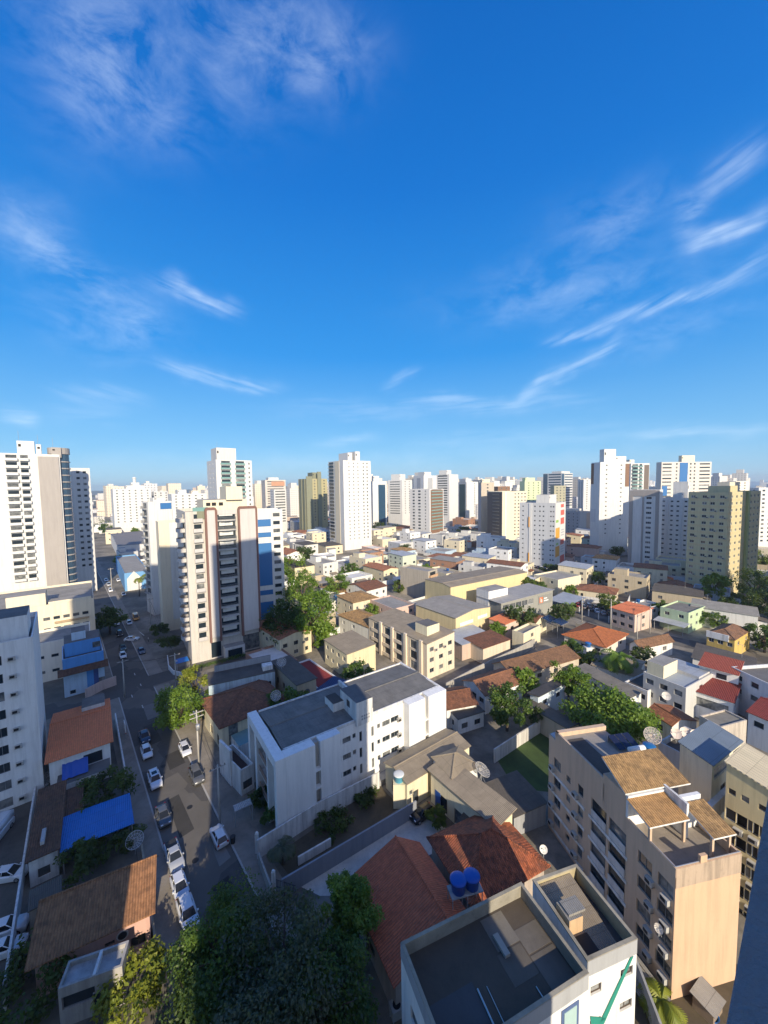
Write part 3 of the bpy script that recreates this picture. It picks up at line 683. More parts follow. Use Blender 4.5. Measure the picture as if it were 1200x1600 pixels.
def mesh_mat():
    if 'mesh' in MATS: return MATS['mesh']
    m, t, b = base_mat('wire_mesh'); b.inputs['Base Color'].default_value = (.36, .36, .35, 1); b.inputs['Alpha'].default_value = .42; b.inputs['Roughness'].default_value = .6
    MATS['mesh'] = m; return m
def tank(label, P, z, r=.75, h=1.0, c=(.02, .10, .42), group='roof water tanks', lid=None):
    rr = empty('water_tank', (P[0], P[1], z), 0, label, 'water tank', group); m = flat(c, .4, name='tank_plastic')
    b = MB(); b.lathe([(r * .80, 0), (r * .84, .03), (r * .90, h * .5), (r * .93, h * .52), (r, h), (r * 1.04, h + .02), (r * 1.04, h + .07)], m, 20); b.obj('body', rr, True)
    l = flat(lid, .4, name='lid') if lid else m; b = MB(); b.lathe([(r * 1.07, h + .06), (r * 1.07, h + .13), (r * .9, h + .2), (r * .3, h + .27), (.05, h + .28)], l, 20); b.obj('lid', rr, True)
    return rr
def wall_run(label, pts, h, mat, th=.22, name='boundary_wall', cat='wall', cap=None, z0=0.0):
    pts = [Vector(p) for p in pts]; o = pts[0]; b = MB()
    for i, (a, c) in enumerate(zip(pts, pts[1:])):
        a, c = a - o, c - o; d = (c - a).normalized(); n = Vector((-d.y, d.x)) * th / 2
        q = [a - n, c - n, c + n, a + n]; z1 = h
        lo = [(p.x, p.y, z0 - .1) for p in q]; hi = [(p.x, p.y, z1) for p in q]
        b.poly(hi, cap or mat)
        for k in range(4): b.poly([lo[k], lo[(k + 1) % 4], hi[(k + 1) % 4], hi[k]], mat)
    ob = b.obj(name, loc=(o.x, o.y, 0)); return tag(ob, label, cat)
def sheet_on(name, pts, z, mat, kind='structure', label=None, cat=None):
    b = MB(); b.poly([(p[0], p[1], z) for p in pts], mat); o = b.obj(name)
    if kind: o['kind'] = kind
    return tag(o, label, cat)
# ------------------------------------------------------------------ ground, streets
gm, t, b = base_mat('city_ground'); pos = t.new('ShaderNodeNewGeometry').outputs['Position']
n1 = t.noise(pos, .045, 8, .65); n2 = t.noise(pos, .5, 6, .7); n3 = t.noise(pos, .008, 3)
col = t.mix(t.ramp(n1, (.4, 0), (.62, 1)), (.12, .108, .088), (.30, .27, .22)); col = t.mix(t.math('MULTIPLY', t.ramp(n2, (.45, 0), (.75, 1)), .6), col, (.05, .048, .04))
t.l.new(col, b.inputs['Base Color']); b.inputs['Roughness'].default_value = .95
sheet_on('ground', [(-6000, -400), (6000, -400), (6000, 6000), (-6000, 6000)], 0, gm)
am, t, b = base_mat('asphalt'); pos = t.new('ShaderNodeNewGeometry').outputs['Position']
n1 = t.noise(pos, .12, 5, .6, .8); n2 = t.noise(pos, 1.1, 7, .75); n3 = t.noise(pos, 14, 3)
vo = t.new('ShaderNodeTexVoronoi', distance='CHEBYCHEV', ins={'Scale': .16, 'Vector': t.mapv(pos, rot=(0, 0, rad(40)))}).outputs['Color']
pt = t.new('ShaderNodeSeparateXYZ', ins={0: vo}).outputs[0]
col = t.mix(n1, (.085, .079, .070), (.195, .178, .150)); col = t.mix(t.math('MULTIPLY', t.ramp(pt, (.55, 0), (.6, 1)), .55), col, (.045, .045, .048))
col = t.mix(t.math('MULTIPLY', t.ramp(n2, (.5, 0), (.8, 1)), .55), col, (.16, .15, .135)); col = t.mix(t.math('MULTIPLY', n3, .3), col, (.03, .03, .03))
t.l.new(col, b.inputs['Base Color']); b.inputs['Roughness'].default_value = .88; bump(t, b, n2, .02, .3)
ASPH = am
PAVE = slab((.27, .24, .20), .65); KERB = slab((.40, .39, .36), .3); EARTH = slab((.10, .08, .05), .7); YARD = slab((.66, .60, .51), .6)
RD = Vector((-.646, .763)).normalized(); RN = Vector((RD.y, -RD.x))     # along the street, and to its right
kl = [G(206, 1144), G(231, 1227), G(253, 1296), G(275, 1450)]; kr = [G(337, 1260), G(363, 1328), G(387, 1388)]
O = (kl[2] + kr[0]) / 2
def off(P): return (P - O).dot(RN)
HWL = -sum(off(p) for p in kl) / 4; HWR = sum(off(p) for p in kr) / 3
def rdp(s, n): return O + RD * s + RN * n
print('road half widths', HWL, HWR)
road = MB(); road.poly([(*rdp(-75, -HWL), .012), (*rdp(-75, HWR), .012), (*rdp(420, HWR), .012), (*rdp(420, -HWL), .012)], ASPH); road.obj('road')['kind'] = 'structure'
xs = (G(250, 1060) - O).dot(RD)                                       # where the side street crosses
XA, XB = xs - 4.2, xs + 3.6
sheet_on('side_street', [rdp(XA, -HWL), rdp(XB, -HWL), rdp(XB, -HWL - 75), rdp(XA, -HWL - 75)], .010, ASPH)
sheet_on('side_street', [rdp(XA + 1, HWR), rdp(XA + 1, HWR + 95), rdp(XB, HWR + 95), rdp(XB, HWR)], .010, ASPH)
def pavement(s0, s1, n0, n1):
    b = MB(); a, c, d, e = rdp(s0, n0), rdp(s1, n0), rdp(s1, n1), rdp(s0, n1); k = .22 if n1 > n0 else -.22
    a2, c2 = rdp(s0, n0 + k), rdp(s1, n0 + k); z = .14
    b.poly([(*a2, z), (*e, z), (*d, z), (*c2, z)] if k > 0 else [(*a2, z), (*c2, z), (*d, z), (*e, z)], PAVE)
    b.poly([(*a, z + .004), (*a2, z + .004), (*c2, z + .004), (*c, z + .004)] if k > 0 else [(*a, z + .004), (*c, z + .004), (*c2, z + .004), (*a2, z + .004)], KERB)
    for p, q in ((a, c), (c, d), (d, e), (e, a)): b.poly([(*p, 0), (*q, 0), (*q, z), (*p, z)], KERB)
    b.obj('pavement')['kind'] = 'structure'
pavement(-75, XA, HWR, HWR + 3.4); pavement(XB, 300, HWR, HWR + 3.4); pavement(-75, XA, -HWL, -HWL - 3.0); pavement(XB, 300, -HWL, -HWL - 3.0)
MHC = flat((.03, .03, .03), .6, .3, name='cast_iron'); PAINT = flat((.62, .62, .58), .7, name='road_paint', var=.5)
for s0, s1, n in ((XA - 9, XA - 7.4, -.4), (XB + 3, XB + 4.5, .6), (XA + 3, XA + 4.4, .9), (XA - 2.0, XA - .4, -1.6)):
    sheet_on('road_marking', [rdp(s0, n - .09), rdp(s0, n + .09), rdp(s1, n + .09), rdp(s1, n - .09)], .018, PAINT)
sheet_on('road_marking', [G(214, 985), G(216, 985), G(226, 993), G(224, 993)], .018, PAINT)
# second street, on the right, and the lane behind the long wall
RS = [G(830, 948), G(905, 966), G(985, 992), G(1090, 1014), G(1200, 1040)]
for i in range(4):
    a, c = RS[i], RS[i + 1]; n = Vector((-(c - a).y, (c - a).x)).normalized()
    sheet_on('street', [a - n * 1, c - n * 1, c + n * 7, a + n * 7], .014 + .004 * i, ASPH)
sheet_on('car_park', [G(842, 893), G(905, 908), G(940, 895), G(905, 878), G(850, 876)], .03, ASPH)
sheet_on('car_park', [G(880, 940), G(985, 978), G(1010, 955), G(930, 930)], .034, ASPH)
sheet_on('parking_lot', [G(-60, 1240), G(60, 1240), G(40, 1350), G(0, 1600), G(-60, 1600)], .016, slab((.115, .105, .09), .7))
sheet_on('vacant_lot', [G(428, 1338), G(592, 1226), G(626, 1262), G(455, 1372)], .02, EARTH)
sheet_on('concrete_yard', [G(468, 1385), G(640, 1268), G(730, 1310), G(640, 1350), G(560, 1400), G(500, 1400)], .024, YARD)
GRASS = slab((.052, .092, .020), .7)
sheet_on('lawn', [G(776, 1186), G(852, 1140), G(885, 1160), G(880, 1240), G(805, 1232)], .02, GRASS)
sheet_on('yard', [G(940, 1600), G(985, 1500), G(1070, 1540), G(1170, 1500), G(1180, 1600)], .02, EARTH)
sea = sheet_on('sea', [(500, 2600), (9000, 1500), (60000, 9000), (60000, 60000), (-4000, 60000), (1200, 5200)], .5, flat((.03, .09, .16), .25, name='sea_water'))
sheet_on('countryside', [(-60000, 2500), (900, 5990), (-3000, 59000), (-60000, 59000)], -.2, slab((.06, .09, .045), .5))
hb = MB(); rr_ = random.Random(4)
for k in range(60):
    x0 = -3300 + k * 45; y0 = 2900 + 6 * k; w = rr_.uniform(60, 120); hh = rr_.uniform(10, 26)
    for j in range(6):
        t0, t1 = j / 6, (j + 1) / 6; f = lambda q: hh * math.sin(math.pi * q)
        hb.poly([(x0 + w * t0, y0, 0), (x0 + w * t1, y0, 0), (x0 + w * t1, y0 + 40, f(t1)), (x0 + w * t0, y0 + 40, f(t0))], slab((.035, .055, .03), .5))
        hb.poly([(x0 + w * t0, y0 + 40, f(t0)), (x0 + w * t1, y0 + 40, f(t1)), (x0 + w * t1, y0 + 120, 0), (x0 + w * t0, y0 + 120, 0)], slab((.035, .055, .03), .5))
hb.obj('wooded_hills')['kind'] = 'structure'

# ------------------------------------------------------------------ towers
PW = paint((.67, .665, .64), .34); PW2 = paint((.62, .615, .60), .34); PC = paint(CREAM, .25); PCL = paint((.80, .74, .62), .25); PT = paint((.37, .34, .315), .25); PG = paint((.40, .41, .42), .3)
POL = paint((.57, .50, .30), .3); PGR = paint((.22, .23, .16), .3); PDK = paint((.16, .13, .11), .3); PBR = paint((.23, .13, .08), .3); PBL = flat((.05, .17, .40), .25, name='blue_cladding'); PSH = paint((.58, .58, .58), .3)
RFG = slab((.30, .29, .27), .5)
LM = []                                     # landmarks for describing the small houses
def tower(name, label, e, wall, R=(), L=(), ang=None, lift=(), zmin=6, rec=None, cat='building', h=None, group=None, fl=2.85, wmax=96):
    if ang is None:                                    # the turn that gives a plausible near square plan
        best = None
        for a in range(6, 85, 2):
            P, w, d, hh = trect(*e, a)
            if w <= 0 or d <= 0: continue
            c = abs(math.log(w / d / 1.1)) + abs(a - 38) / 120
            if best is None or c < best[0]: best = (c, a)
        ang = best[1]
    P, w, d, hh = trect(*e, ang); hh = h or hh; d = max(6, min(d, 45)); w = max(5, min(w, 60))
    o = Bld(name, label, P, ang, w, d, hh, wall, cat, group, par=1.0, wmax=wmax); dist = e[4]
    rec = (.18 if dist < 240 else 0) if rec is None else rec
    for side, cols in (('R', R), ('L', L)):
        Ls = o.L_(side)
        for c in cols:
            k = c[0]; zs = storeys(hh, 0, 3.2, fl, zmin)
            if k == 'w':                                  # ('w', fractions, width, height, style)
                for f in c[1]:
                    for z in zs: o.win(side, f * Ls, z, c[2], c[3], c[4] if len(c) > 4 else 'w', rec)
            elif k == 's':                                # glazed strip per storey: ('s', f0, f1, height, style)
                for z in zs: o.win(side, (c[1] + c[2]) / 2 * Ls, z, (c[2] - c[1]) * Ls, c[3], c[4] if len(c) > 4 else 'w', rec)
            elif k == 'b':                                # balconies: ('b', f0, f1, depth, rail, curve)
                ww = (c[2] - c[1]) * Ls; me = balcony_mesh(ww, c[3], c[6] if len(c) > 6 else wall, c[4], c[5] if len(c) > 5 else 0)
                for z in zs:
                    o.win(side, (c[1] + c[2]) / 2 * Ls, z - .1, ww * .86, 2.1, 'n', rec); o.put('balcony', me, side, (c[1] + c[2]) / 2 * Ls, z - .35)
            elif k == 'p':                                # coloured panel: ('p', f0, f1, z0 fraction, z1 fraction, material, proud)
                o.panel(side, c[1] * Ls, c[3] * hh, c[2] * Ls, c[4] * hh, c[5], c[6] if len(c) > 6 else .06)
    for (x0, y0, x1, y1, dz, m) in lift:
        b = MB(); b.box(x0 * w, y0 * d, hh - 1.2, x1 * w, y1 * d, hh + dz, m or wall, RFG); lo = b.obj('lift_housing', o.root)
        b = MB(); b.box(x0 * w + .4, y0 * d - .05, hh + dz * .55, x0 * w + 1.2, y0 * d + .02, hh + dz * .75, DARK); b.obj('vent', lo)
        if dist < 300: b = MB(); b.tube([(x0 * w + .6, y0 * d + .6, hh + dz), (x0 * w + .6, y0 * d + .6, hh + dz + 4)], .05, GALV, 4); b.obj('antenna', lo)
    o.done(); LM.append((label, o)); return o
f = lambda n, a=.12, b=.88: [a + (b - a) * i / (n - 1) for i in range(n)] if n > 1 else [(a + b) / 2]
# left of the street
T1 = tower('apartment_tower', 'tall white tower with balcony grid and taupe side panel, at the left edge', (-60, -48, 93, 706, 146), PW, ang=38,
           R=[('b', .36, .505, 1.0, 'solid'), ('b', .525, .63, 1.0, 'solid'), ('p', .735, .985, .12, .985, PT, .5), ('w', (.79, .87), .5, .5, 'n')],
           lift=[(.5, .3, .70, .7, 5.2, PW), (.72, .25, .78, .6, 4.0, PW), (.90, .1, 1.02, .9, 3.0, PT)], zmin=14, wmax=99)
b = MB(); b.lathe([(3.4, 9), (3.4, T1.h + 1.5)], GLB, 20, (T1.w - .4, 5.0, 0)); bay = b.obj('curved_glass_bay', T1.root)
for z in storeys(T1.h, 0, 10): b = MB(); b.lathe([(3.5, z - .5), (3.65, z - .48), (3.65, z), (3.5, z + .02)], PT, 20, (T1.w - .4, 5.0, 0)); b.obj('band', bay)
b = MB(); b.lathe([(3.7, T1.h + .4), (3.7, T1.h + 3.0)], PT, 20, (T1.w - .4, 5.0, 0)); b.obj('cap', bay)
tower('apartment_tower', 'narrow pale tower with one column of dark windows, just right of the tall taupe tower', (107, 109, 140, 731, 185), PW2, ang=38, R=[('w', (.38, .72), 1.3, 1.1, 'n')], zmin=10)
# podium of the tall tower
P = G(-40, 1032); o = house('commercial_building', 'cream two step podium block at the foot of the tall white and taupe tower', (-60, 965), (-75, 935), (146, 930), 15, PC, cat='building', ang=38)
for z in (3.2, 6.6, 10): o.grid('R', [o.w * q for q in (.42, .50, .60, .68, .76, .84, .92)], [z], 1.6, 1.0, 'n', .2)
o.panel('R', o.w * .66, 8.8, o.w * .95, 9.3, paint((.45, .33, .2), .3), .7, 'ledge'); o.box('roof_room', o.w * .3, 1, 14, o.w * .6, 8, 18.5, PC, RFG); o.box('roof_room', o.w * .62, .6, 14, o.w * .98, 5, 15.6, PC, RFG); o.done(); POD = o
o = house('commercial_building', 'small cream lower wing with a tiled ledge, in front of the podium block', (40, 1010), (36, 990), (140, 968), 10.5, PCL, cat='building', ang=38)
o.grid('R', [o.w * q for q in (.2, .42, .7, .88)], [2.2, 6.2], 1.5, .8, 'n', .2); o.done()
# big tower right of the street with terracotta frames
ANG1 = 34
P, w, d, h = trect(268, 289, 402, 800, 107, ANG1); print('terracotta tower', P, w, d, h); d = min(d, 22)
TER = paint((.20, .105, .085), .25); PPL = paint((.55, .52, .50), .22)
o = Bld('apartment_tower', 'beige tower with two tall panels framed in terracotta and curved balconies, beside the street', P, ANG1, w, d, h, paint((.56, .53, .48), .35), 'building', par=1.0, wmax=99); CT = o
zs = storeys(h, 0, 6.0, 2.86)
for z in zs:
    o.win('R', w * .155, z - .1, w * .10, 1.9, 'n', .3); o.win('R', w * .545, z - .2, w * .25, 2.2, 'n', .5)
    o.win('L', d * .80, z - .2, 4.0, 2.1, 'n', .5)
me1 = balcony_mesh(w * .12, .9, PPL, 'solid'); me2 = balcony_mesh(w * .27, .7, PW, 'bars', .9); me3 = balcony_mesh(5.0, 1.2, PPL, 'solid', .9)
for z in zs:
    o.put('balcony', me1, 'R', w * .155, z - .45); bb = o.put('balcony', me2, 'R', w * .535, z - .45); o.put('balcony', me3, 'L', d * .80, z - .45)
    o.panel('R', w * .44, z + .95, w * .63, z + 2.0, PW, .10, 'spandrel')
for a, c in ((.245, .41), (.70, .985)):
    x0, x1 = a * w, c * w; b = MB(); b.box(x0 + .55, -.75, 6.5, x1 - .55, .02, h + .3, PPL); po = b.obj('tall_panel', o.root)
    b = MB(); y = -.95; n = 8
    b.box(x0, y, 5.2, x0 + .55, .02, h - .2, TER); b.box(x1 - .55, y, 5.2, x1, .02, h - .2, TER); b.box(x0 + .7, y, h + .3, x1 - .7, .02, h + 1.0, TER)
    for cx, s in ((x0 + .7, 1), (x1 - .7, -1)):
        for k in range(n):
            t0, t1 = math.pi / 2 * k / n, math.pi / 2 * (k + 1) / n; R0, R1 = .7, .15
            q = [(cx - s * R0 * math.cos(t0), h - .2 + 1.2 * math.sin(t0)), (cx - s * R0 * math.cos(t1), h - .2 + 1.2 * math.sin(t1)), (cx - s * R1 * math.cos(t1), h - .2 + .5 * math.sin(t1)), (cx - s * R1 * math.cos(t0), h - .2 + .5 * math.sin(t0))]
            b.poly([(x, y, z) for x, z in (q if s < 0 else q[::-1])][::-1], TER); b.poly([(q[0][0], y, q[0][1]), (q[1][0], y, q[1][1]), (q[1][0], .02, q[1][1]), (q[0][0], .02, q[0][1])], TER)
    b.obj('panel_frame', o.root)
    for z in zs[::1]: o.win('R', x1 - .3, z + .6, .5, .5, 'n', 0)
b = MB(); b.box(.15 * w, -.25, h - 2.2, .25 * w, .02, h, PGR); b.box(.42 * w, -.25, h - 1.2, .69 * w, .02, h + .2, PPL); b.obj('fascia', o.root)
o.box('penthouse', .28 * w, .25 * d, h - 1, .92 * w, .8 * d, h + 3.0, PC, RFG); o.box('lift_housing', .60 * w, .2 * d, h + 2.9, .84 * w, .62 * d, h + 7.0, PC, RFG)
b = MB()
for q in (.32, .40, .5): b.box(q * w, .25 * d - .04, h + 1.2, q * w + 1.2, .25 * d + .02, h + 2.2, DARK)
b.obj('vent', o.root); b = MB(); b.box(.1 * w, .3, h - .02, .3 * w, .5, h + 1.1, GLG); b.obj('glass_screen', o.root)
o.win('R', w * .33, .3, w * .14, 4.6, 'n', .9); o.win('R', w * .84, .3, w * .25, 4.8, 'n', .9); o.win('R', w * .55, .3, w * .2, 3.2, 'n', .6); o.done(); LM.append((o.root['label'], o))
b = MB(); b.box(w * .42, -3.2, 0, w * .7, -.3, 3.6, PW2, RFG); b.box(w * .46, -3.3, .2, w * .66, -3.19, 2.8, GL); b.obj('entrance_porch', o.root)
tower('apartment_tower', 'slim white block with dark side balconies and blue glass top, beside the street', (221, 231, 268, 784, 150), PW, R=[('s', .52, .92, 2.2, 'nB')][:0] + [('p', .50, .98, .93, .985, PBL, .1)], L=[('b', .1, .8, .9, 'bars')], zmin=8, lift=[(.3, .3, .8, .8, 1.5, PW)])
tower('apartment_tower', 'cream slab with dark strip windows, touching the terracotta framed tower on its left', (243, 247, 292, 816, 132), PC, R=[('s', .40, .72, 1.3, 'n'), ('p', .36, .99, .1, .99, PW, .04)], L=[], zmin=5)
tower('office_building', 'white block with blue painted panels and an arched top, right of the terracotta framed tower', (392, 396, 441, 797, 134), PW, R=[('s', .66, .90, 1.3, 'n'), ('p', .08, .58, .36, .72, PBL, .12), ('p', .08, .58, .77, .81, PBL, .12), ('p', .08, .58, .86, .92, PBL, .12), ('p', .08, .58, .28, .32, PBL, .12), ('p', .08, .58, .05, .22, PBL, .12)], zmin=5)
tower('apartment_tower', 'white tower with green glass balconies and a big roof box, behind the terracotta framed tower', (323, 337, 393, 718, 232), PW, R=[('b', .12, .40, .8, 'glass'), ('b', .52, .80, .8, 'glass'), ('w', (.92,), 1.0, 1.2, 'n')], L=[('w', (.35, .7), 1.0, .8, 'n')], lift=[(.08, .2, .62, .8, 7.6, paint((.62, .60, .56), .3))], zmin=26)
o = tower('apartment_tower', 'white stepped tower with a small turret, far down the street on its right', (173, 176, 236, 764, 415), PW, ang=38, R=[('w', f(6, .1, .9), 1.5, 1.2, 'n')], lift=[(.35, .2, .85, .8, 3.6, PW), (.5, .3, .72, .7, 7, PW)], zmin=12, fl=3.1)
b = MB(); b.lathe([(1.6, 0), (1.6, 4.6), (2.1, 4.7), (2.1, 5.6), (.3, 6.6)], PW, 12, (.61 * o.w, .5 * o.d, o.h + 7)); b.tube([(.61 * o.w, .5 * o.d, o.h + 13), (.61 * o.w, .5 * o.d, o.h + 17)], .1, GALV, 4); b.obj('turret', o.root)
tower('office_building', 'wide white building with an antenna mast, between the turret tower and the green glass tower', (262, 268, 322, 772, 370), PW, R=[('w', f(5), 1.6, 1.1, 'n')], lift=[(.2, .2, .45, .8, 4, PW), (.6, .2, .8, .7, 3, PCL)], zmin=14)
tower('apartment_tower', 'white mid rise between the turret tower and the wide white building with a mast', (236, 240, 262, 768, 460), PW2, R=[('w', f(3), 1.6, 1.2, 'n')], zmin=16)
tower('apartment_tower', 'beige grey tower with an orange upper storey, right of the green glass tower', (408, 414, 446, 750, 450), paint((.60, .54, .48), .3), R=[('s', .1, .9, 1.3, 'n'), ('p', .3, .95, .88, .97, paint((.50, .27, .17), .3), .1)], L=[('w', (.3, .7), 1.4, 1.2, 'n')], lift=[(.2, .2, .7, .8, 3, PW)], zmin=14)
tower('apartment_tower', 'white striped tower standing in front of the beige grey one with the orange storey', (422, 428, 447, 765, 400), PW2, R=[('s', .1, .9, 1.2, 'n')], L=[('w', (.3, .7), 1.4, 1.2, 'n')], zmin=14)
o = tower('apartment_tower', 'olive and dark green tower with stepped vertical fins, left of the tall white slim tower', (466, 478, 511, 748, 385), paint((.40, .36, .20), .3), R=[('p', .0, .28, .1, 1.04, PGR, .8), ('p', .52, .70, .1, 1.12, PGR, 1.0), ('w', (.4, .85), 1.3, 1.2, 'n')], L=[('p', .25, .45, .1, 1.0, PGR, .6), ('p', .7, .85, .1, 1.0, PGR, .6)], lift=[(.38, .2, .66, .8, 6.5, PGR)], zmin=14)
tower('apartment_tower', 'tallest slim white tower in the middle of the skyline with dark corner balconies', (513, 536, 579, 719, 300), PW, R=[('w', (.20, .36, .52), .9, .9, 'n'), ('w', (.72, .86), 1.1, 1.1, 'n')], L=[('b', .02, .38, 1.0, 'bars'), ('p', .45, .75, .05, .995, paint((.70, .62, .46), .2), .25)], lift=[(.28, .2, .44, .8, 6.5, PW), (.50, .1, .66, .8, 7.5, PW)], zmin=8)
o = tower('apartment_tower', 'white tower with a dark glass middle stripe, right behind the tallest slim white tower', (578, 582, 604, 752, 430), PW, R=[('p', .4, .9, .1, .93, GLB, .1)], lift=[(.1, .2, .5, .8, 6, PW)], zmin=14)
tower('apartment_tower', 'white tower with a shaded balcony side, left of the brown and green balcony tower', (606, 628, 644, 750, 450), PW, R=[('w', (.3, .7), 1.5, 1.2, 'n')], L=[('s', .15, .85, 1.1, 'n')], lift=[(.05, .2, .6, .8, 7, PW)], zmin=16)
tower('apartment_tower', 'brown and green balcony tower with a white frame and pale grey side', (640, 671, 693, 764, 345), PW2, R=[('p', .08, .94, .04, .98, PBR, .1), ('b', .12, .88, .7, 'glass')], L=[('s', .16, .26, 1.4, 'n'), ('s', .44, .56, 1.4, 'n'), ('w', (.8,), 1.0, 1.2, 'n')], zmin=8)
tower('apartment_tower', 'white twin block with a dark recess, behind the brown and green balcony tower', (646, 662, 683, 743, 520), PW, R=[('p', .3, .65, .2, .95, PG, .1)], L=[('p', .35, .7, .2, .95, PG, .1)], lift=[(.2, .2, .7, .8, 5, PW)], zmin=20)
tower('apartment_tower', 'broad white tower with grey balcony rows on its left face, right of the twin block', (682, 702, 716, 741, 450), PW, L=[('s', .1, .85, 1.4, 'n')], lift=[(.0, .2, .5, .8, 5, PW)], zmin=14)
tower('apartment_tower', 'white tower with a dark teal glass face, right of the broad white tower', (715, 729, 747, 753, 470), PW, R=[('w', (.7,), 1.5, 1.2, 'n')], L=[('p', .2, .85, .05, .95, paint((.08, .13, .13), .2), .1)], lift=[(.0, .1, .4, .8, 4, PW)], zmin=14)
# right half of the skyline
tower('apartment_tower', 'cream tower with a dark brown balcony face, left of the colourful panelled tower', (761, 785, 823, 768, 318), PC, R=[('w', (.52, .66, .80, .93), 1.3, 1.1, 'n'), ('p', .08, .16, .05, .99, PCL, .4)], L=[('p', .02, .97, .12, .985, PDK, .1), ('b', .42, .82, .8, 'bars')], zmin=5)
tower('apartment_tower', 'dark grey and tan tower partly hidden behind the cream and brown one', (747, 752, 772, 754, 350), paint((.52, .45, .36), .3), L=[('p', .1, .9, .1, .95, PG, .1)], R=[('w', (.5,), 1.5, 1.2, 'n')], lift=[(.1, .1, .7, .8, 3, PC)], zmin=10)
tower('apartment_tower', 'reddish brown topped mid rise behind the cream and brown tower', (772, 778, 797, 760, 400), PBR, R=[('w', (.3, .7), 1.5, 1.2, 'n')], zmin=20)
tower('apartment_tower', 'pale green tower with a stepped top, behind the colourful panelled tower on the left', (812, 820, 845, 752, 440), paint((.62, .70, .42), .25), R=[('w', (.25, .55, .85), 1.6, 1.2, 'n')], lift=[(.1, .2, .7, .8, 4, paint((.66, .74, .44), .2))], zmin=16)
o = tower('office_tower', 'glass office tower with dark blue corners and white bands, highest behind the colourful tower', (849, 878, 895, 739, 500), PW2, R=[('s', .25, .98, 1.5, 'nB'), ('p', .0, .2, .05, .99, GLB, .3)], L=[('s', .30, .95, 1.7, 'nB'), ('p', .0, .24, .05, .99, GLB, .3)], lift=[(.1, .1, .9, .6, 2.5, PW2)], zmin=18, fl=3.4)
tower('apartment_tower', 'olive grey block in front of the glass office tower', (860, 866, 884, 759, 400), paint((.40, .38, .27), .3), R=[('w', (.25, .55, .85), 1.4, 1.1, 'n')], zmin=18)
OR_, RE_, GN_ = flat((.72, .36, .05), .5, name='orange_panel'), flat((.62, .13, .09), .5, name='red_panel'), flat((.30, .50, .12), .5, name='green_panel'); GP = flat((.42, .44, .48), .5, name='grey_stripe')
o = tower('apartment_tower', 'grey and white tower with orange and red square panels on its right face', (812, 868, 884, 786, 222), paint((.56, .57, .58), .25), R=[('p', .03, .98, .02, .99, PW, .05), ('w', (.22,), .9, .9, 'n')],
          L=[('w', (.10,), 1.0, .7, 'n'), ('w', (.44, .58, .68, .88, .95), .9, .8, 'n'), ('p', .28, .36, .05, .99, PW, .3), ('p', .27, .30, .62, .78, OR_, .5), ('p', .27, .30, .05, .22, OR_, .5)], lift=[(-.02 + .3, .25, .95, .62, 4.6, PW)], zmin=3)
h = o.h; w = o.w
for z0, z1, x0, x1, m in ((.80, .88, .5, .85, RE_), (.66, .76, .5, .85, RE_), (.92, .97, .5, .8, RE_), (.46, .62, .04, .42, OR_), (.18, .34, .04, .42, OR_), (.34, .42, .5, .85, RE_), (.06, .17, .5, .9, RE_), (.70, .74, .06, .3, GN_), (.36, .39, .1, .3, GN_)): o.panel('R', x0 * w, z0 * h, x1 * w, z1 * h, m, .09)
for z in (.56, .52, .48, .30, .26, .22): o.panel('R', .55 * w, z * h, .85 * w, (z + .018) * h, GP, .09)
tower('apartment_tower', 'low grey block with square windows right of the colourful panelled tower', (882, 906, 925, 800, 350), paint((.36, .38, .40), .3), R=[('p', .55, .98, .1, .95, paint((.42, .34, .28), .3), .1)], L=[('w', (.3, .6, .85), 1.3, 1.2, 'w')], zmin=4)
tower('office_tower', 'slim grey and white striped tower left of the big white corner tower', (903, 912, 923, 749, 480), PW2, R=[('w', (.5,), 1.5, 1.2, 'n')], L=[('p', .2, .4, .1, .95, PG, .1), ('p', .6, .8, .1, .95, PG, .1)], zmin=16)
o = tower('apartment_tower', 'big white tower with brown corner strips and twin window columns, right of centre', (924, 938, 984, 722, 262), PW, R=[('w', (.22, .72), 1.1, .8, 'n'), ('p', .86, .99, .74, .98, PBR, .25)], L=[('p', .02, .3, .77, .99, PBR, .25), ('p', .0, .6, .36, .50, PSH, .1)], lift=[(.22, .3, .62, .8, 9, PW), (.62, .3, .98, .7, 4, PW)], zmin=14, fl=3.1)
tower('apartment_tower', 'green glass balcony tower with a curved front behind the big white tower', (975, 986, 1015, 724, 305), PW, R=[('b', .05, .40, .9, 'glass', .8), ('b', .45, .62, .8, 'glass'), ('p', .72, .98, .1, .98, PDK, .1)], lift=[(.0, .2, .25, .8, 3, PCL)], zmin=22)
o = tower('office_tower', 'tall building with bright blue glass panels and a cream roof box, right skyline', (1028, 1034, 1112, 722, 355), paint((.66, .61, .54), .25), R=[('s', .02, .20, 1.3, 'n'), ('w', (.30, .58, .66), 1.6, 1.6, 'n'), ('s', .76, .97, 1.3, 'n'), ('p', .36, .52, .62, .99, PBL, .3), ('p', .72, .82, .30, .60, PBL, .3), ('p', .02, .12, .55, .68, PBL, .3)], lift=[(.42, .2, .68, .8, 6, PC)], zmin=20, fl=3.3)
o = tower('apartment_tower', 'white tower framed in taupe with a centre column of balconies, left of the olive block', (984, 1031, 1036, 765, 216), PW, ang=40, L=[('w', (.66,), 2.6, 1.3, 'w'), ('p', .0, .12, .0, .99, PT, .3), ('p', .88, 1., .0, .99, PT, .3), ('p', .12, .88, .92, .995, PT, .3), ('p', .44, .50, .0, .92, PT, .25)], zmin=5)
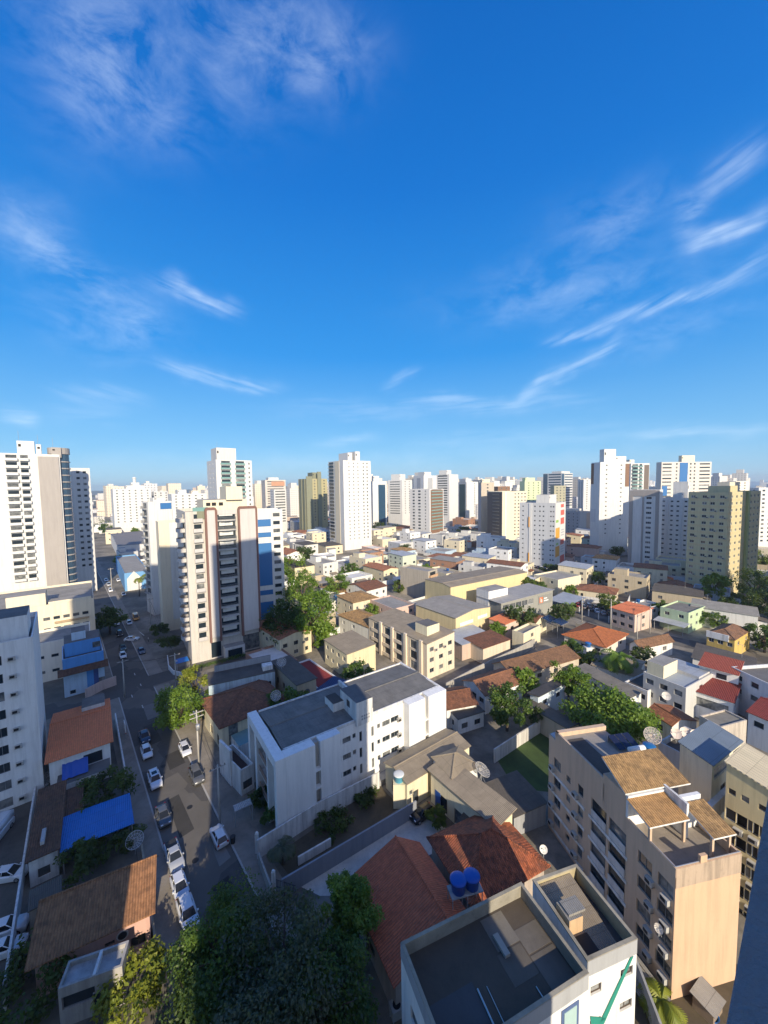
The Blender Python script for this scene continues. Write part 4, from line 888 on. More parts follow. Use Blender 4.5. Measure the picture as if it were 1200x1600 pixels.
tower('apartment_tower', 'white notched tower with small windows, between the taupe framed tower and the olive block', (1032, 1079, 1088, 778, 222), PW, ang=40, L=[('w', (.12, .40, .60, .86), 1.3, .9, 'n'), ('p', .22, .28, .0, .97, PW2, .5), ('p', .74, .78, .0, .97, PW2, .5)], lift=[(.55, .2, .97, .7, 9.5, PW), (.1, .3, .4, .6, 3, PW)], zmin=5)
# olive block
P = G(1139, 938); o = None
P, w, d, h = trect(1076, 1139, 1166, 769, 160, 30)
o = Bld('apartment_tower', 'olive yellow apartment block with sand coloured bands under its windows, at the right', P, 30, w * 1.95, d, h, POL, 'building', par=1.0); OL = o
zs = storeys(h, 0, 3.0, 2.85); band = paint((.58, .48, .28), .3)
for q in (.13, .42, .62, .85): o.grid('L', [d * q], zs, 1.6, 1.2, 'w'); [o.ac('L', d * q + 1.3, z - .1) for k_, z in enumerate(zs) if (k_ * 7 + int(q * 50)) % 3 == 0]
for q in (.10, .24, .37, .68, .80, .92): o.grid('R', [o.w * q], zs, 1.7, 1.1, 'w')
o.wmax = 99
for z in zs: o.panel('L', .15, z - 1.15, d - .1, z - .25, band, .05, 'sand_band'); o.panel('R', .1, z - 1.15, w - .2, z - .25, band, .05, 'sand_band'); o.panel('R', w + 2.4, z - 1.15, o.w - .2, z - .25, band, .05, 'sand_band')
o.panel('R', w, 0, w + 2.2, h + .3, paint((.34, .38, .17), .3), .9, 'fin'); o.box('roof_room', .1 * w, .05 * d, h - 1, .6 * w, .55 * d, h + 2.6, POL, RFG); o.box('roof_room', .5 * w, .2 * d, h - 1, 1.1 * w, .5 * d, h + 4.2, PC, RFG); o.done(); LM.append((o.root['label'], o))
tower('office_building', 'white block with dark window rows beyond the olive apartment block, at the right edge', (1180, 1186, 1212, 762, 260), PW, R=[('w', (.3, .7), 2, 1.2, 'n')], L=[('w', (.5,), 1.4, 1.2, 'n')], zmin=8)
tower('apartment_tower', 'low brown and cream block seen over the roof of the olive apartment block', (1135, 1150, 1170, 752, 420), PCL, R=[('w', (.3, .7), 2, 1.2, 'n')], zmin=20)
tower('apartment_tower', 'white box building left of the tall one with bright blue panels', (1016, 1019, 1034, 760, 400), PW, R=[('w', (.5,), 2, 1.2, 'n')], zmin=20)
# hall and church by the far end of the street
o = house('warehouse', 'large hall with a plain grey roof far down the street', (184, 853), (176, 833), (232, 838), 9, PW2, cat='building', ang=38, roof='gable', roofm=sheet((.22, .21, .21), .4, .2), rise=2.2, ridge='x'); o.grid('R', [3, 9, 15], [2.5], 3, 1.5, 'n'); o.done()
o = house('church', 'small light blue church with a white pointed gable, right of the far street', (194, 896), (192, 868), (222, 878), 9, paint((.16, .36, .62), .25), cat='church', ang=38, roofm=RFG)
b = MB(); b.poly([(1, -.12, 0), (7, -.12, 0), (7, -.12, 6), (4, -.12, 9.6), (1, -.12, 6)], PW); b.poly([(1, -.12, 6), (4, -.12, 9.6), (4, .02, 9.6), (1, .02, 6)], PW); b.poly([(4, -.12, 9.6), (7, -.12, 6), (7, .02, 6), (4, .02, 9.6)], PW); b.obj('gable_front', o.root); o.win('R', 4, 4.5, 1.6, 1.8, 'wB', 0); o.win('R', 4, .3, 2, 2.6, 'n', 0); o.done()
# ------------------------------------------------------------------ left bank of the street
R_OR = tiles((.85, .25, .10), .8, .05); R_ORB = tiles((.60, .19, .06), .55, .1); R_BR = tiles((.34, .14, .07), .45, .5); R_DK = tiles((.19, .095, .055), .5, .55); R_TAN = tiles((.56, .34, .14), .40, .35); R_RED = tiles((.26, .045, .035), .7, .1)
FIB = sheet((.36, .30, .22), .18, .45); FIBD = sheet((.135, .118, .10), .18, .5); FIBL = sheet((.38, .36, .32), .18, .4); METAL = sheet((.50, .53, .56), .3, .25, .45, .2); METB = sheet((.20, .25, .31), .3, .25, .5, .2); BITU = slab((.085, .076, .068), .5); RDKC = slab((.15, .145, .14), .6)
WH = paint((.80, .80, .78), .42); WHD = paint((.74, .73, .70), .8); LBL = paint((.46, .60, .74), .45); BLW = paint((.09, .29, .64), .3); PNK = paint((.58, .36, .30), .4); BEI = paint((.50, .42, .29), .35); CRM = paint((.74, .67, .48), .4); GRW = paint((.33, .34, .36), .5); YEL = paint((.66, .54, .24), .4); MINT = paint((.50, .62, .40), .4); SAL = paint((.66, .43, .28), .45); PEA = paint((.60, .44, .31), .38)
# white apartment block, lower left edge
c = G(70, 1243); hh = hz((70, 1243), (49, 995)); a = 40; w = 19; P = c - dirv(a) * w
o = Bld('apartment_block', 'tall white apartment block with window air conditioners, cut by the left edge', P, a, w, 17, hh, WH, 'building', par=.9, roofm=RFG); print('left white', hh)
for k in range(9):
    z = hh - 3.4 - k * 2.85
    if z < .5: break
    o.win('R', w - 4.8, z - .2, 2.2, 1.5, 'g', .2, True); o.ac('R', w - 2.6, z + .35); o.win('R', w - 9.6, z - .2, 2.2, 1.5, 'g', .2, True)
    o.win('R', w - 12.6, z, 1.5, 1.25, 'g', .2, True); o.win('R', w - 16.5, z, 1.6, 1.25, 'g', .2)
b = MB(); b.box(0, -1.1, 0, w - 7.4, .01, hh - .6, WH, RFG)
o.box('stair_head', w - 6.8, 2, hh - .5, w - .6, 9, hh + 3.2, WH, RDKC); o.box('roof_room', w - 16, 3, hh - .5, w - 9, 10, hh + 2.6, WHD, RDKC); o.done()
# blue commercial building at the junction
o = house('commercial_building', 'light blue corner building with a dark blue band and tiled awning, at the junction', (97, 1031), (95, 1010), (163, 1022), 9.5, LBL, zr=9.5, cat='building', ang=40, roofm=RDKC)
o.panel('R', 0, 6.4, o.w, 9.5, BLW, .06); o.panel('R', o.w * .72, 0, o.w * .84, 6, paint((.06, .10, .28), .2), .07); o.panel('R', o.w * .55, .5, o.w * .72, 5.8, BLW, .06)
b = MB(); b.poly([(-1, -1.9, 6.0), (o.w + .8, -1.9, 6.0), (o.w + .8, .1, 7.1), (-1, .1, 7.1)], R_DK); b.poly([(-1, .1, 7.0), (o.w + .8, .1, 7.0), (o.w + .8, -1.9, 5.9), (-1, -1.9, 5.9)], WHD); b.poly([(-1, -1.9, 5.9), (o.w + .8, -1.9, 5.9), (o.w + .8, -1.9, 6.0), (-1, -1.9, 6.0)], FRB); b.obj('tiled_awning', o.root)
o.box('upper_storey', .5, 2.5, 9, o.w - .4, o.d - 1, 12.4, BLW, RDKC); o.box('roof_room', .25 * o.w, 4, 12, .6 * o.w, 9, 14.4, LBL, RDKC)
b = MB(); b.box(.75 * o.w, 2.42, 10.0, .95 * o.w, 2.52, 11.4, GL); b.obj('window', o.root); o.win('R', o.w * .93, .2, 1.4, 2.6, 'b', .15); o.win('R', o.w * .2, .4, 1.2, 1.0, 'w', .15); o.done(); LM.append((o.root['label'], o))
# house with the orange roof
o = house('house', 'two storey white house with a large orange tiled roof beside the junction', (76, 1190), (77, 1119), (172, 1163), 6.4, WH, ang=None, roof='gable', roofm=R_OR, rise=1.2, ridge='x', split=.6, over=.5)
o.win('R', o.w * .25, .4, 1.4, 1.2, 'b', .2); o.win('R', o.w * .62, .3, 2.6, 2.2, 'n', .4); o.win('R', o.w * .7, 3.5, 2.6, 1.9, 'n', .3); o.win('K', o.d * .4, 3.5, 1.4, 1.2, 'b', .2)
o.box('balcony', o.w * .12, -3.2, 2.6, o.w * .98, .0, 3.5, WHD, RDKC); o.box('water_box', o.w * .5, o.d * .75, 6.6, o.w * .95, o.d + .2, 8.0, WHD, RDKC); o.done(); HO = o
b = MB(); n = 8
for i in range(n):
    for j in range(3):
        q = lambda i, j: (o.w * .2 + i * .42, -.05 - j * .75 + .1 * math.sin(i * 2.1 + j), 5.2 - j * .45 - .16 * math.sin(i * 1.7) ** 2)
        b.poly([q(i, j), q(i + 1, j), q(i + 1, j + 1), q(i, j + 1)], flat((.03, .10, .42), .4, name='tarp'))
t_ = b.obj('tarpaulin', loc=(o.P.x, o.P.y, 0), rotz=rad(o.ang)); tag(t_, 'dark blue tarpaulin hung over the balcony of the orange roofed house', 'tarp')
# blue carport roof on posts
pts = [G(93.5, 1333, 3.2), G(210, 1286, 3.2), G(203, 1242, 3.2), G(94, 1281, 3.2)]; c = (pts[0] + pts[2]) / 2
r = empty('carport', (c.x, c.y), 0, 'long bright blue sheet roof of a carport on posts, beside the pavement', 'carport'); b = MB(); TB = sheet((.008, .18, .58), .25, .15, .5)
q = [p - c for p in pts]; b.poly([(p.x, p.y, 3.2 + (.35 if i > 1 else 0)) for i, p in enumerate(q)], TB); b.poly([(p.x, p.y, 3.12 + (.35 if i > 1 else 0)) for i, p in list(enumerate(q))[::-1]], TB)
for i in range(4):
    j = (i + 1) % 4; zi, zj = [.35 if k > 1 else 0 for k in (i, j)]; b.poly([(q[i].x, q[i].y, 3.12 + zi), (q[j].x, q[j].y, 3.12 + zj), (q[j].x, q[j].y, 3.2 + zj), (q[i].x, q[i].y, 3.2 + zi)], TB)
b.obj('roof', r)
for i in range(4):
    b = MB(); p = q[i] * .93; b.tube([(p.x, p.y, 0), (p.x, p.y, 3.13 + (.3 if i > 1 else 0))], .07, GALV, 6); b.obj('post', r)
o = house('house', 'low house with a rusty brown tiled roof, left of the blue carport roof', (44, 1346), (57, 1247), (89, 1331), 3.6, WHD, roof='shed', roofm=R_DK, rise=.9, ridge='R', over=.3); o.win('R', o.w * .5, .8, 1.2, 1.2, 'b', .15); o.box('roof_light', 1, 1.5, 3.9, o.w * .5, 4, 4.35, WHD, METAL); o.done()
o = house('house', 'small brown roofed annex squeezed between the orange roofed house and the blue carport', (94, 1279), (92, 1246), (126, 1270), 3.4, WHD, roof='shed', roofm=R_DK, rise=.5, ridge='R', over=.2); o.win('R', o.w * .5, .9, 1.0, 1.0, 'b', .15); o.done()
# pink house with the long dark roof
A, B_ = G(70, 1493, 4.2), G(233, 1420, 4.2); Cc = G(223, 1346, 6.2); u = (B_ - A).normalized(); dep = abs((Cc - B_).dot(Vector((-u.y, u.x)))); ang = math.degrees(math.atan2(u.y, u.x)); print('pink', (B_ - A).length, dep, ang)
o = Bld('house', 'pink house under a long dark tiled roof with one round window, lower left', A - u * .8, ang, (B_ - A).length + .8, dep * 1.5, 4.2, PNK, roof='gable', roofm=tiles((.42, .20, .09), .5, .45), rise=2.0, ridge='x', split=.66, over=.6); PKH = o
o.win('R', o.w * .62, 2.0, .9, .5, 'b', .2); o.win('R', o.w * .88, .5, 1.4, 1.2, 'b', .2); o.win('R', o.w * .3, .8, 1.4, 1.2, 'b', .2)
b = MB(); b.tube([(o.w * .74, -.06, 2.6), (o.w * .74, .02, 2.6)], .55, WHD, 18); ro = b.obj('round_window', o.root); b = MB(); b.tube([(o.w * .74, -.09, 2.6), (o.w * .74, .0, 2.6)], .42, GL, 18); b.obj('pane', ro); o.done()
o = house('shed', 'flat roofed concrete shed with two roof bays, below the pink house', (90, 1546), (90, 1507), (186, 1527), 4.0, paint((.40, .38, .35), .8), cat='shed', ang=None, roofm=slab((.45, .46, .46), .9), par=.45)
o.win('R', o.w * .3, 1.7, 2.6, 1.3, 'n', .6); o.win('R', o.w * .62, .1, 1.1, 2.1, 'b', .2); o.box('roof_divider', o.w * .52, .1, 3.4, o.w * .57, o.d - .1, 4.06, WHD); o.done()
o = house('shed', 'low grey outbuilding with a dark doorway, between the blue carport and the pink house', (45, 1425), (46, 1400), (95, 1400), 3.0, paint((.36, .31, .26), .7), cat='shed', ang=None, roof='shed', roofm=FIBD, rise=.4, ridge='R', over=.1); o.win('R', o.w * .75, .05, 1.0, 2.1, 'n', .3); o.done()
wall_run('long white topped wall between the left parking lot and the houses', [G(8, 1580), G(28, 1440), G(50, 1290), G(62, 1215)], 2.2, WHD)
wall_run('low wall along the pavement in front of the pink house', [G(243, 1480), G(222, 1330)], 1.1, paint((.42, .36, .26), .9))
wall_run('white gate wall of the orange roofed house facing the street', [G(196, 1216), G(181, 1128)], 2.0, WHD)

# ------------------------------------------------------------------ houses between the street and the white apartment block
o = house('house', 'house with a long stained pale blue wall and dark flat roof, below the terracotta tower', (326, 1072), (346, 1049), (426, 1041), 7.4, paint((.50, .62, .68), .9), cat='house', ang=None, roof='shed', roofm=FIBD, rise=.25, ridge='R', over=.05); o.win('L', o.d * .5, 1, 1.2, 1.2, 'b'); o.win('R', o.w * .9, 4.6, 1.0, .8, 'b'); o.box('parapet', o.w * .1, o.d - .6, 7.3, o.w * 1.0, o.d - .3, 9.2, GRW, RDKC); o.box('roof_hatch', o.w * .82, 1, 7.4, o.w * .98, 3, 8.6, WHD); o.done()
o = house('house', 'beige two storey house with arched window and dark sheet roof carrying a mesh dish', (464, 1071), (424, 1037), (494, 1060), 7.2, BEI, roof='shed', roofm=FIBD, rise=.5, ridge='R', over=.25)
for q in (.25, .5, .72): o.win('L', o.d * q, 3.7, 1.0, 1.4, 'b', .2)
o.win('R', o.w * .5, 3.6, 1.4, 1.3, 'b', .2); o.win('R', o.w * .5, .9, 1.4, 1.2, 'b', .2); o.done(); DH1 = o
b = MB(); b.lathe([(.7, -.03), (.7, .04)], GL, 16); ob = b.obj('arch_light', o.root, loc=(o.w * .5, -.02, 4.9)); ob.rotation_euler = (rad(90), 0, 0)
o = house('shop', 'single storey building with a flat dark red roof and white parapet', (500, 1078), (463, 1036), (527, 1058), 4.2, WH, roofm=slab((.24, .035, .03), .25), par=.35, ang=None); o.win('R', o.w * .5, .3, 2.0, 2.2, 'n'); o.done()
o = house('house', 'small lean-to covered by dark blue glossy sheets, beside the white stair tower', (512, 1088), (498, 1076), (535, 1066), 4.0, WH, roof='shed', roofm=sheet((.02, .045, .16), .4, .2, .3), rise=.6, ridge='L', over=.1); o.win('R', o.w * .5, .5, 1.4, 1.6, 'n'); o.done()
o = house('house', 'white house under a wide brown hipped roof, left of the white apartment block', (347, 1132), (328, 1089), (440, 1089), 5.8, CRM, roof='hip', roofm=R_BR, rise=2.3, over=.8, ang=None); HB = o
for q, ww in ((.45, .7), (.58, .7)): o.win('R', o.w * q, 3.4, ww, 1.6, 'b', .2)
o.win('R', o.w * .8, 4.1, 1.3, .5, 'b', .2); o.win('R', o.w * .16, .2, 1.8, 5.0, 'n', .5); o.win('L', o.d * .4, .6, 1.6, 1.8, 'b', .2); o.win('L', o.d * .75, .2, 1.2, 2.2, 'b', .2)
o.box('terrace', 1.5, -4.2, 0, o.w * .95, -.02, 3.0, WHD, slab((.20, .34, .34), .4)); o.done()
o = house('house', 'small white terrace house with raised side walls round a dark brown roof', (376, 1204), (345, 1172), (396, 1192), 4.4, WHD, roof='flat', roofm=slab((.075, .045, .035), .4), par=1.0, ang=None); o.win('L', o.d * .3, .8, 1.2, 1.2, 'b'); o.win('R', o.w * .5, .8, 1.6, 1.4, 'b'); o.box('side_wall', -.15, o.d * .45, 0, .25, o.d + .2, 6.2, WHD); o.done()
# the white four storey apartment block
P, a, w, d = fit((440, 1173), (393, 1113), (692, 1074), 11.9); print('white block', P, a, w, d)
AB_H = hz((440, 1278), (440, 1173)); print('h', AB_H); AB_H = 11.9
WB = paint((.82, .82, .80), .30); D0 = d
o = Bld('apartment_block', 'white four storey apartment block with a stair tower, beside the vacant lot', P, a, w, d, AB_H - .42, WB, 'building', roof='gable', roofm=sheet((.25, .24, .22), .18, .6), rise=.55, ridge='x', over=-.25, split=.5); AB = o
zf4 = [AB_H - 3.4 - 2.8 * k for k in range(3)]
S1, S2 = .285, .715                                  # the recessed middle third of the long face
for z in zf4:
    for q, ww, hh, dz in ((.30, .7, .9, .3), (.345, 1.5, .95, .25), (.39, .6, .8, .45)): o.win('R', w * q, z + dz, ww, hh, 'g', .2)
    o.win('R', w * .43, z - .6, .5, 1.7, 'n', .2); o.win('R', w * .505, z - .6, .5, 1.7, 'n', .2)
    for q, ww, hh, dz in ((.545, .6, .8, .3), (.595, 1.6, .95, .2), (.655, 1.7, 1.0, .2)): o.win('R', w * q, z + dz, ww, hh, 'g', .2)
    o.ac('R', w * .683, z + .1)
    for q in (.2, .5, .8): o.win('L', d * q, z, 1.6, 1.4, 'b', .2)
b = MB(); y0 = -1.7; zt = AB_H                        # projecting end blocks with a light slot in each
b.box(0, y0, .9, .145 * w, .0, zt, WB); b.box(.175 * w, y0 + .25, .9, S1 * w, .0, zt, WB); b.box(.145 * w, -.8, 0, .175 * w, .0, zt - .3, paint((.40, .37, .32), .4)); b.obj('end_block', o.root)
b = MB(); b.box(S2 * w, y0, .9, .835 * w, .0, zt, WB); b.box(.86 * w, y0, .9, w, .0, zt, WB); b.box(.835 * w, -.8, 0, .86 * w, .0, zt - .3, paint((.42, .40, .36), .4)); b.obj('end_block', o.root)
for z in zf4:
    b = MB(); b.box(.145 * w, y0 + .1, z - 1.0, .175 * w, -.1, z - .75, WB); b.obj('slot_slab', o.root); b = MB(); b.box(.835 * w, y0 + .1, z - 1.0, .86 * w, -.1, z - .75, WB); b.obj('slot_slab', o.root)
b = MB(); b.box(0, y0, 0, w, d * .99, .85, GRW); b.obj('plinth', o.root)
# street front with tall white frame and open balconies
b = MB(); FX = -1.5
for y0_, y1_ in ((y0, y0 + .9), (d * .17, d * .17 + .5), (d * .62, d * .62 + 1.0), (d - .9, d + .2)): b.box(FX, y0_, 0, -.02, y1_, zt - 1.4, WB)
b.box(FX, y0, zt - 1.4, -.02, d + .2, zt, WB); b.obj('street_frame', o.root)
for z in zf4:
    for y0_, y1_ in ((.17, .62),):
        b = MB(); b.box(FX + .3, d * y0_ + .6, z - 1.1, -.02, d * y1_ - .1, z - .95, WB); b.box(FX + .3, d * y0_ + .6, z - .95, FX + .4, d * y1_ - .1, z - .1, paint((.30, .20, .15), .3)); b.obj('balcony', o.root)
b = MB(); b.box(.40 * w, -.35, AB_H - 1, .50 * w, .42 * d, AB_H + 3.0, WHD, RDKC); st = b.obj('stair_tower', o.root); b = MB(); b.box(.40 * w - .04, .15 * d, AB_H + 1.2, .40 * w + .02, .15 * d + 1, AB_H + 2.3, GL); b.obj('vent', st)
for k in range(8): b = MB(); x = .43 * w + .45 * (k % 4); z = AB_H - .2 + .5 * (k // 4); b.box(x, -.38, z, x + .28, -.3, z + .3, GRW); b.obj('vent_block', st)
b = MB(); b.box(.335 * w, .32 * d, AB_H - .9, .40 * w, .58 * d, AB_H + 1.5, WHD, BITU); b.obj('tank_room', o.root)
b = MB()
for y in (.02, .98): b.box(.01 * w, y * d - .12, AB_H - .9, .99 * w, y * d + .12, AB_H - .02, WHD)
b.box(.985 * w, 0, AB_H - .9, w, d, AB_H + .04, WHD); b.box(.502 * w, .02 * d, AB_H - .9, .515 * w, .98 * d, AB_H + .7, WHD); b.obj('parapet', o.root); o.done(); LM.append((o.root['label'], o))
wall_run('white stained boundary wall at the foot of the white apartment block', [G(401, 1313, 2.8), G(500, 1252, 2.8), G(592, 1206, 2.8)], 2.8, paint((.66, .66, .65), 1.0))
wall_run('plain grey wall between the vacant lot and the concrete yard', [G(440, 1374, 2.4), G(560, 1304, 2.4), G(650, 1251, 2.4)], 2.4, paint((.27, .29, .33), .35))
wall_run('short white wall standing on the vacant lot', [G(466, 1352), G(517, 1322)], 1.2, WHD)
wall_run('low front wall of the vacant lot along the pavement', [G(404, 1332, 1.6), G(424, 1386, 1.6)], 1.6, paint((.40, .38, .34), .9))
b = MB(); g0, g1 = G(432, 1398), G(462, 1408); dv = g1 - g0
for i in range(14): p = dv * (i / 13); b.tube([(p.x, p.y, 0), (p.x, p.y, 2.1)], .03, IRON, 4)
for z in (.2, 1.1, 2.0): b.tube([(0, 0, z), (dv.x, dv.y, z)], .035, IRON, 4)
tag(b.obj('metal_gate', loc=(g0.x, g0.y, 0)), 'dark barred gate at the street end of the grey wall', 'gate')
for q, lab in ((G(402, 1333), 'white gate post at the end of the stained white wall'), (G(428, 1396), 'white gate post beside the dark barred gate')):
    b = MB(); b.box(-.2, -.2, 0, .2, .2, 2.9, WHD); b.lathe([(.12, 2.9), (.2, 3.0), (.12, 3.1)], WHD, 8); tag(b.obj('gate_post', loc=(q.x, q.y, 0)), lab, 'post')

# ------------------------------------------------------------------ centre: sheet roofed house, red tiled compound
o = house('house', 'low annex with a long brown sheet roof against the white apartment block', (636, 1224), (598, 1194), (737, 1168), 4.4, CRM, ang=None, roof='gable', roofm=FIB, rise=.7, ridge='x', over=.25, split=.55)
o.win('R', o.w * .12, .3, 1.2, 2.1, 'b', .2); o.win('L', o.d * .5, .6, 2.2, 2.0, 'n', .3); o.win('R', o.w * .06, 2.0, .8, .9, 'w', .2); o.done()
o = house('house', 'white wing with a long ridged brown sheet roof and blue door, facing the concrete yard', (775, 1290), (669, 1206), (806, 1273), 5.2, CRM, ang=None, roof='shed', roofm=FIB, rise=.5, ridge='L', over=.45); NW = o
L = o.d
o.win('L', L * .22, .1, 1.6, 2.5, 'n', .15); o.win('L', L * .48, .1, 2.0, 2.4, 'n', .9); o.win('L', L * .75, .1, 3.2, 2.4, 'n', .9); o.panel('L', L * .08, .1, L * .17, 2.7, flat((.02, .09, .36), .4, name='blue_door'), .05, 'door')
b = MB(); b.poly([(-.9, -.3, 2.8), (-.02, -.3, 3.1), (-.02, L * .45, 3.1), (-.9, L * .45, 2.8)], FIBD); b.poly([(-.9, L * .45, 2.76), (-.02, L * .45, 3.06), (-.02, -.3, 3.06), (-.9, -.3, 2.76)], FIBD); b.obj('canopy', o.root); o.done()
o = house('house', 'white hip roofed back wing with a big mesh dish on its wall', (706, 1214), (676, 1184), (748, 1197), 5.6, WH, ang=None, roof='hip', roofm=FIB, rise=1.3, over=.3); o.win('R', o.w * .3, 2.2, 1.2, 1.2, 'b', .2); o.win('R', o.w * .8, 2.6, 1.0, 1.0, 'b', .2); o.done(); DHW = o
o = house('shed', 'wide dark sheet roof beside the lawn, behind the white wing', (803, 1277), (764, 1224), (850, 1255), 3.0, GRW, ang=None, roof='shed', roofm=FIBD, rise=.4, ridge='L', over=.2, cat='shed'); o.win('L', o.d * .5, .6, 1.2, 1.2, 'n'); o.done()
o = house('house', 'red tiled house with one wide slope, beside the big dark tree', (618, 1530), (570, 1366), (722, 1420), 4.2, paint((.45, .38, .32), .6), ang=None, roof='gable', roofm=tiles((.68, .18, .08), .65, .12), rise=2.2, ridge='y', split=.66, over=.45); o.win('R', o.w * .3, .8, 1.4, 1.2, 'b', .2); o.win('R', o.w * .7, .8, 1.4, 1.2, 'b', .2); o.win('L', o.d * .5, .8, 1.4, 1.2, 'b', .2); o.done()
o = house('house', 'sprawling house with a blackened red hipped tile roof carrying two blue tanks', (742, 1412), (669, 1312), (856, 1355), 4.2, paint((.45, .38, .32), .6), ang=None, roof='hip', roofm=tiles((.52, .15, .065), .35, .75), rise=2.4, over=.5); RH = o; o.win('K', o.d * .3, .8, 1.4, 1.2, 'b', .2); o.win('K', o.d * .7, .8, 1.4, 1.2, 'b', .2); o.win('R', o.w * .5, .8, 1.4, 1.2, 'b', .2); o.done()
for k, (px, py) in enumerate(((716, 1392), (737, 1386))):
    p = G(px, py, 6.6); tank(('left' if k == 0 else 'right') + ' one of the twin blue water tanks over the blackened tile roof', p, 6.7, .85, 1.15, (.014, .09, .40))
p0, p1 = G(716, 1392, 6.6), G(737, 1386, 6.6); m_ = (p0 + p1) / 2; r = empty('tank_stand', (m_.x, m_.y, 4.2), 0, 'pale metal stand carrying the twin blue water tanks', 'stand'); dd = (p1 - p0).normalized(); ang = math.atan2(dd.y, dd.x); r.rotation_euler.z = ang
b = MB(); b.box(-1.8, -.75, 2.35, 1.8, .75, 2.49, paint((.40, .40, .40), .6)); b.obj('platform', r)
for x in (-1.7, 0, 1.7):
    for y in (-.65, .65): b = MB(); b.tube([(x, y, -.5), (x, y, 2.36)], .05, GALV, 5); b.obj('leg', r)
# flat roofed building, bottom centre, and the building with the green tick
RN1 = slab((.085, .068, .050), .5)
P, a, w, d = fit((700, 1667), (623, 1475), (923, 1525), 12.5); print('N1', P, a, w, d)
N1W = paint((.78, .77, .73), .42); N1T = paint((.36, .37, .38), .3)
o = Bld('commercial_building', 'flat roofed white building with a dark patched roof and grey parapet, bottom centre', P, a, w, d, 12.5, N1W, 'building', roofm=RN1, par=1.1); N1 = o
AQ = flat((.42, .58, .56), .15, name='aqua_glass'); FB = flat((.09, .14, .28), .5, name='blue_frame')
for x0, z0, x1, z1 in ((w * .80, 7.0, w * .90, 10.6), (w * .62, 5.6, w * .76, 8.0), (w * .40, 5.6, w * .58, 8.0)):
    o.panel('R', x0 - .25, z0 - .25, x1 + .25, z1 + .25, FB, .06, 'window_surround'); o.panel('R', x0, z0, x1, z1, AQ, .09, 'window')
o.panel('R', .02, 11.2, w - .02, 12.48, N1T, .05, 'parapet_band'); o.panel('L', .02, 11.3, d - .02, 12.48, N1T, .05, 'parapet_band'); o.win('L', d * .35, 8.2, 1.6, 1.2, 'g', .2); o.win('L', d * .6, 8.2, 1.6, 1.2, 'g', .2); o.ac('L', d * .75, 6)
b = MB(); hp = 12.5 - 1.1
for (x0, y0_, x1, y1_, m) in ((.60, .60, .78, .94, slab((.17, .155, .13), .5)), (.78, .45, .97, .70, slab((.14, .125, .105), .5)), (.58, .28, .77, .58, slab((.115, .10, .08), .5)), (.78, .04, .97, .43, slab((.13, .115, .095), .5)), (.05, .05, .35, .5, slab((.075, .074, .076), .4))): b.box(w * x0, d * y0_, hp - .02, w * x1, d * y1_, hp + .012 + .004 * x0, m)
b.obj('roof_patch', o.root)
b = MB(); b.box(.62 * w, .52 * d, hp, .66 * w, .74 * d, hp + .28, slab((.36, .33, .28), .4)); b.tube([(.35 * w, .1 * d, hp + .1), (.36 * w, .42 * d, hp + .1)], .07, GALV, 6); b.tube([(.41 * w, .1 * d, hp + .1), (.42 * w, .40 * d, hp + .1)], .03, GALV, 6); b.tube([(.7 * w, .1 * d, hp + .1), (.70 * w, .2 * d, hp + .1)], .04, GALV, 6); b.obj('roof_pipe', o.root); coping(o, slab((.34, .31, .24), .7), slab((.30, .28, .23), .7)); o.done()
P, a2, w, d = fit((918, 1502), (841, 1372), (985, 1454), 12.2); print('N2', P, a2, w, d)
o = Bld('commercial_building', 'white building with a large green tick on its wall and a sunken sheet roof', P, a2, w, d, 12.2, N1W, 'building', roofm=BITU, par=1.3); N2 = o
for z in (3.2, 6.2, 9.2):
    o.win('R', w * .80, z, 1.3, .8, 'b', .25); o.win('R', w * .18, z - .2, 1.1, .8, 'b', .25)
o.panel('R', .02, 10.9, w - .02, 12.18, N1T, .05, 'parapet_band'); TK = flat((.03, .26, .20), .45, name='tick_green')
b = MB()                                              # the tick: a long stroke rising to the right and a short one
y = -.05
b.poly([(.26 * w, y, 6.3), (.40 * w, y, 6.4), (.93 * w, y, 10.85), (.86 * w, y, 10.85)], TK); b.poly([(.07 * w, y, 7.3), (.09 * w, y, 6.5), (.30 * w, y, 5.6), (.40 * w, y, 6.39), (.26 * w, y, 6.8)], TK); b.obj('logo', o.root)
b = MB(); b.poly([(.10 * w, .1 * d, 11.0), (.80 * w, .1 * d, 11.0), (.80 * w, .955 * d, 11.9), (.10 * w, .955 * d, 11.9)], FIB); b.poly([(.42 * w, .1 * d, 10.95), (.10 * w, .1 * d, 10.95), (.10 * w, .34 * d, 10.95), (.42 * w, .34 * d, 10.95)], GRW); b.obj('sheet_roof', o.root)
b = MB(); b.box(.08 * w, .36 * d, 10.9, .36 * w, .60 * d, 12.7, paint((.55, .38, .22), .7), FIBL); b.box(.12 * w, .40 * d, 12.7, .46 * w, .58 * d, 12.9, FIBL); b.obj('roof_room', o.root)
b = MB(); b.box(.10 * w, .08 * d, 10.95, .40 * w, .33 * d, 11.35, DARK); b.obj('light_well', o.root); coping(o, slab((.34, .31, .24), .7), slab((.42, .36, .22), .6)); o.done()

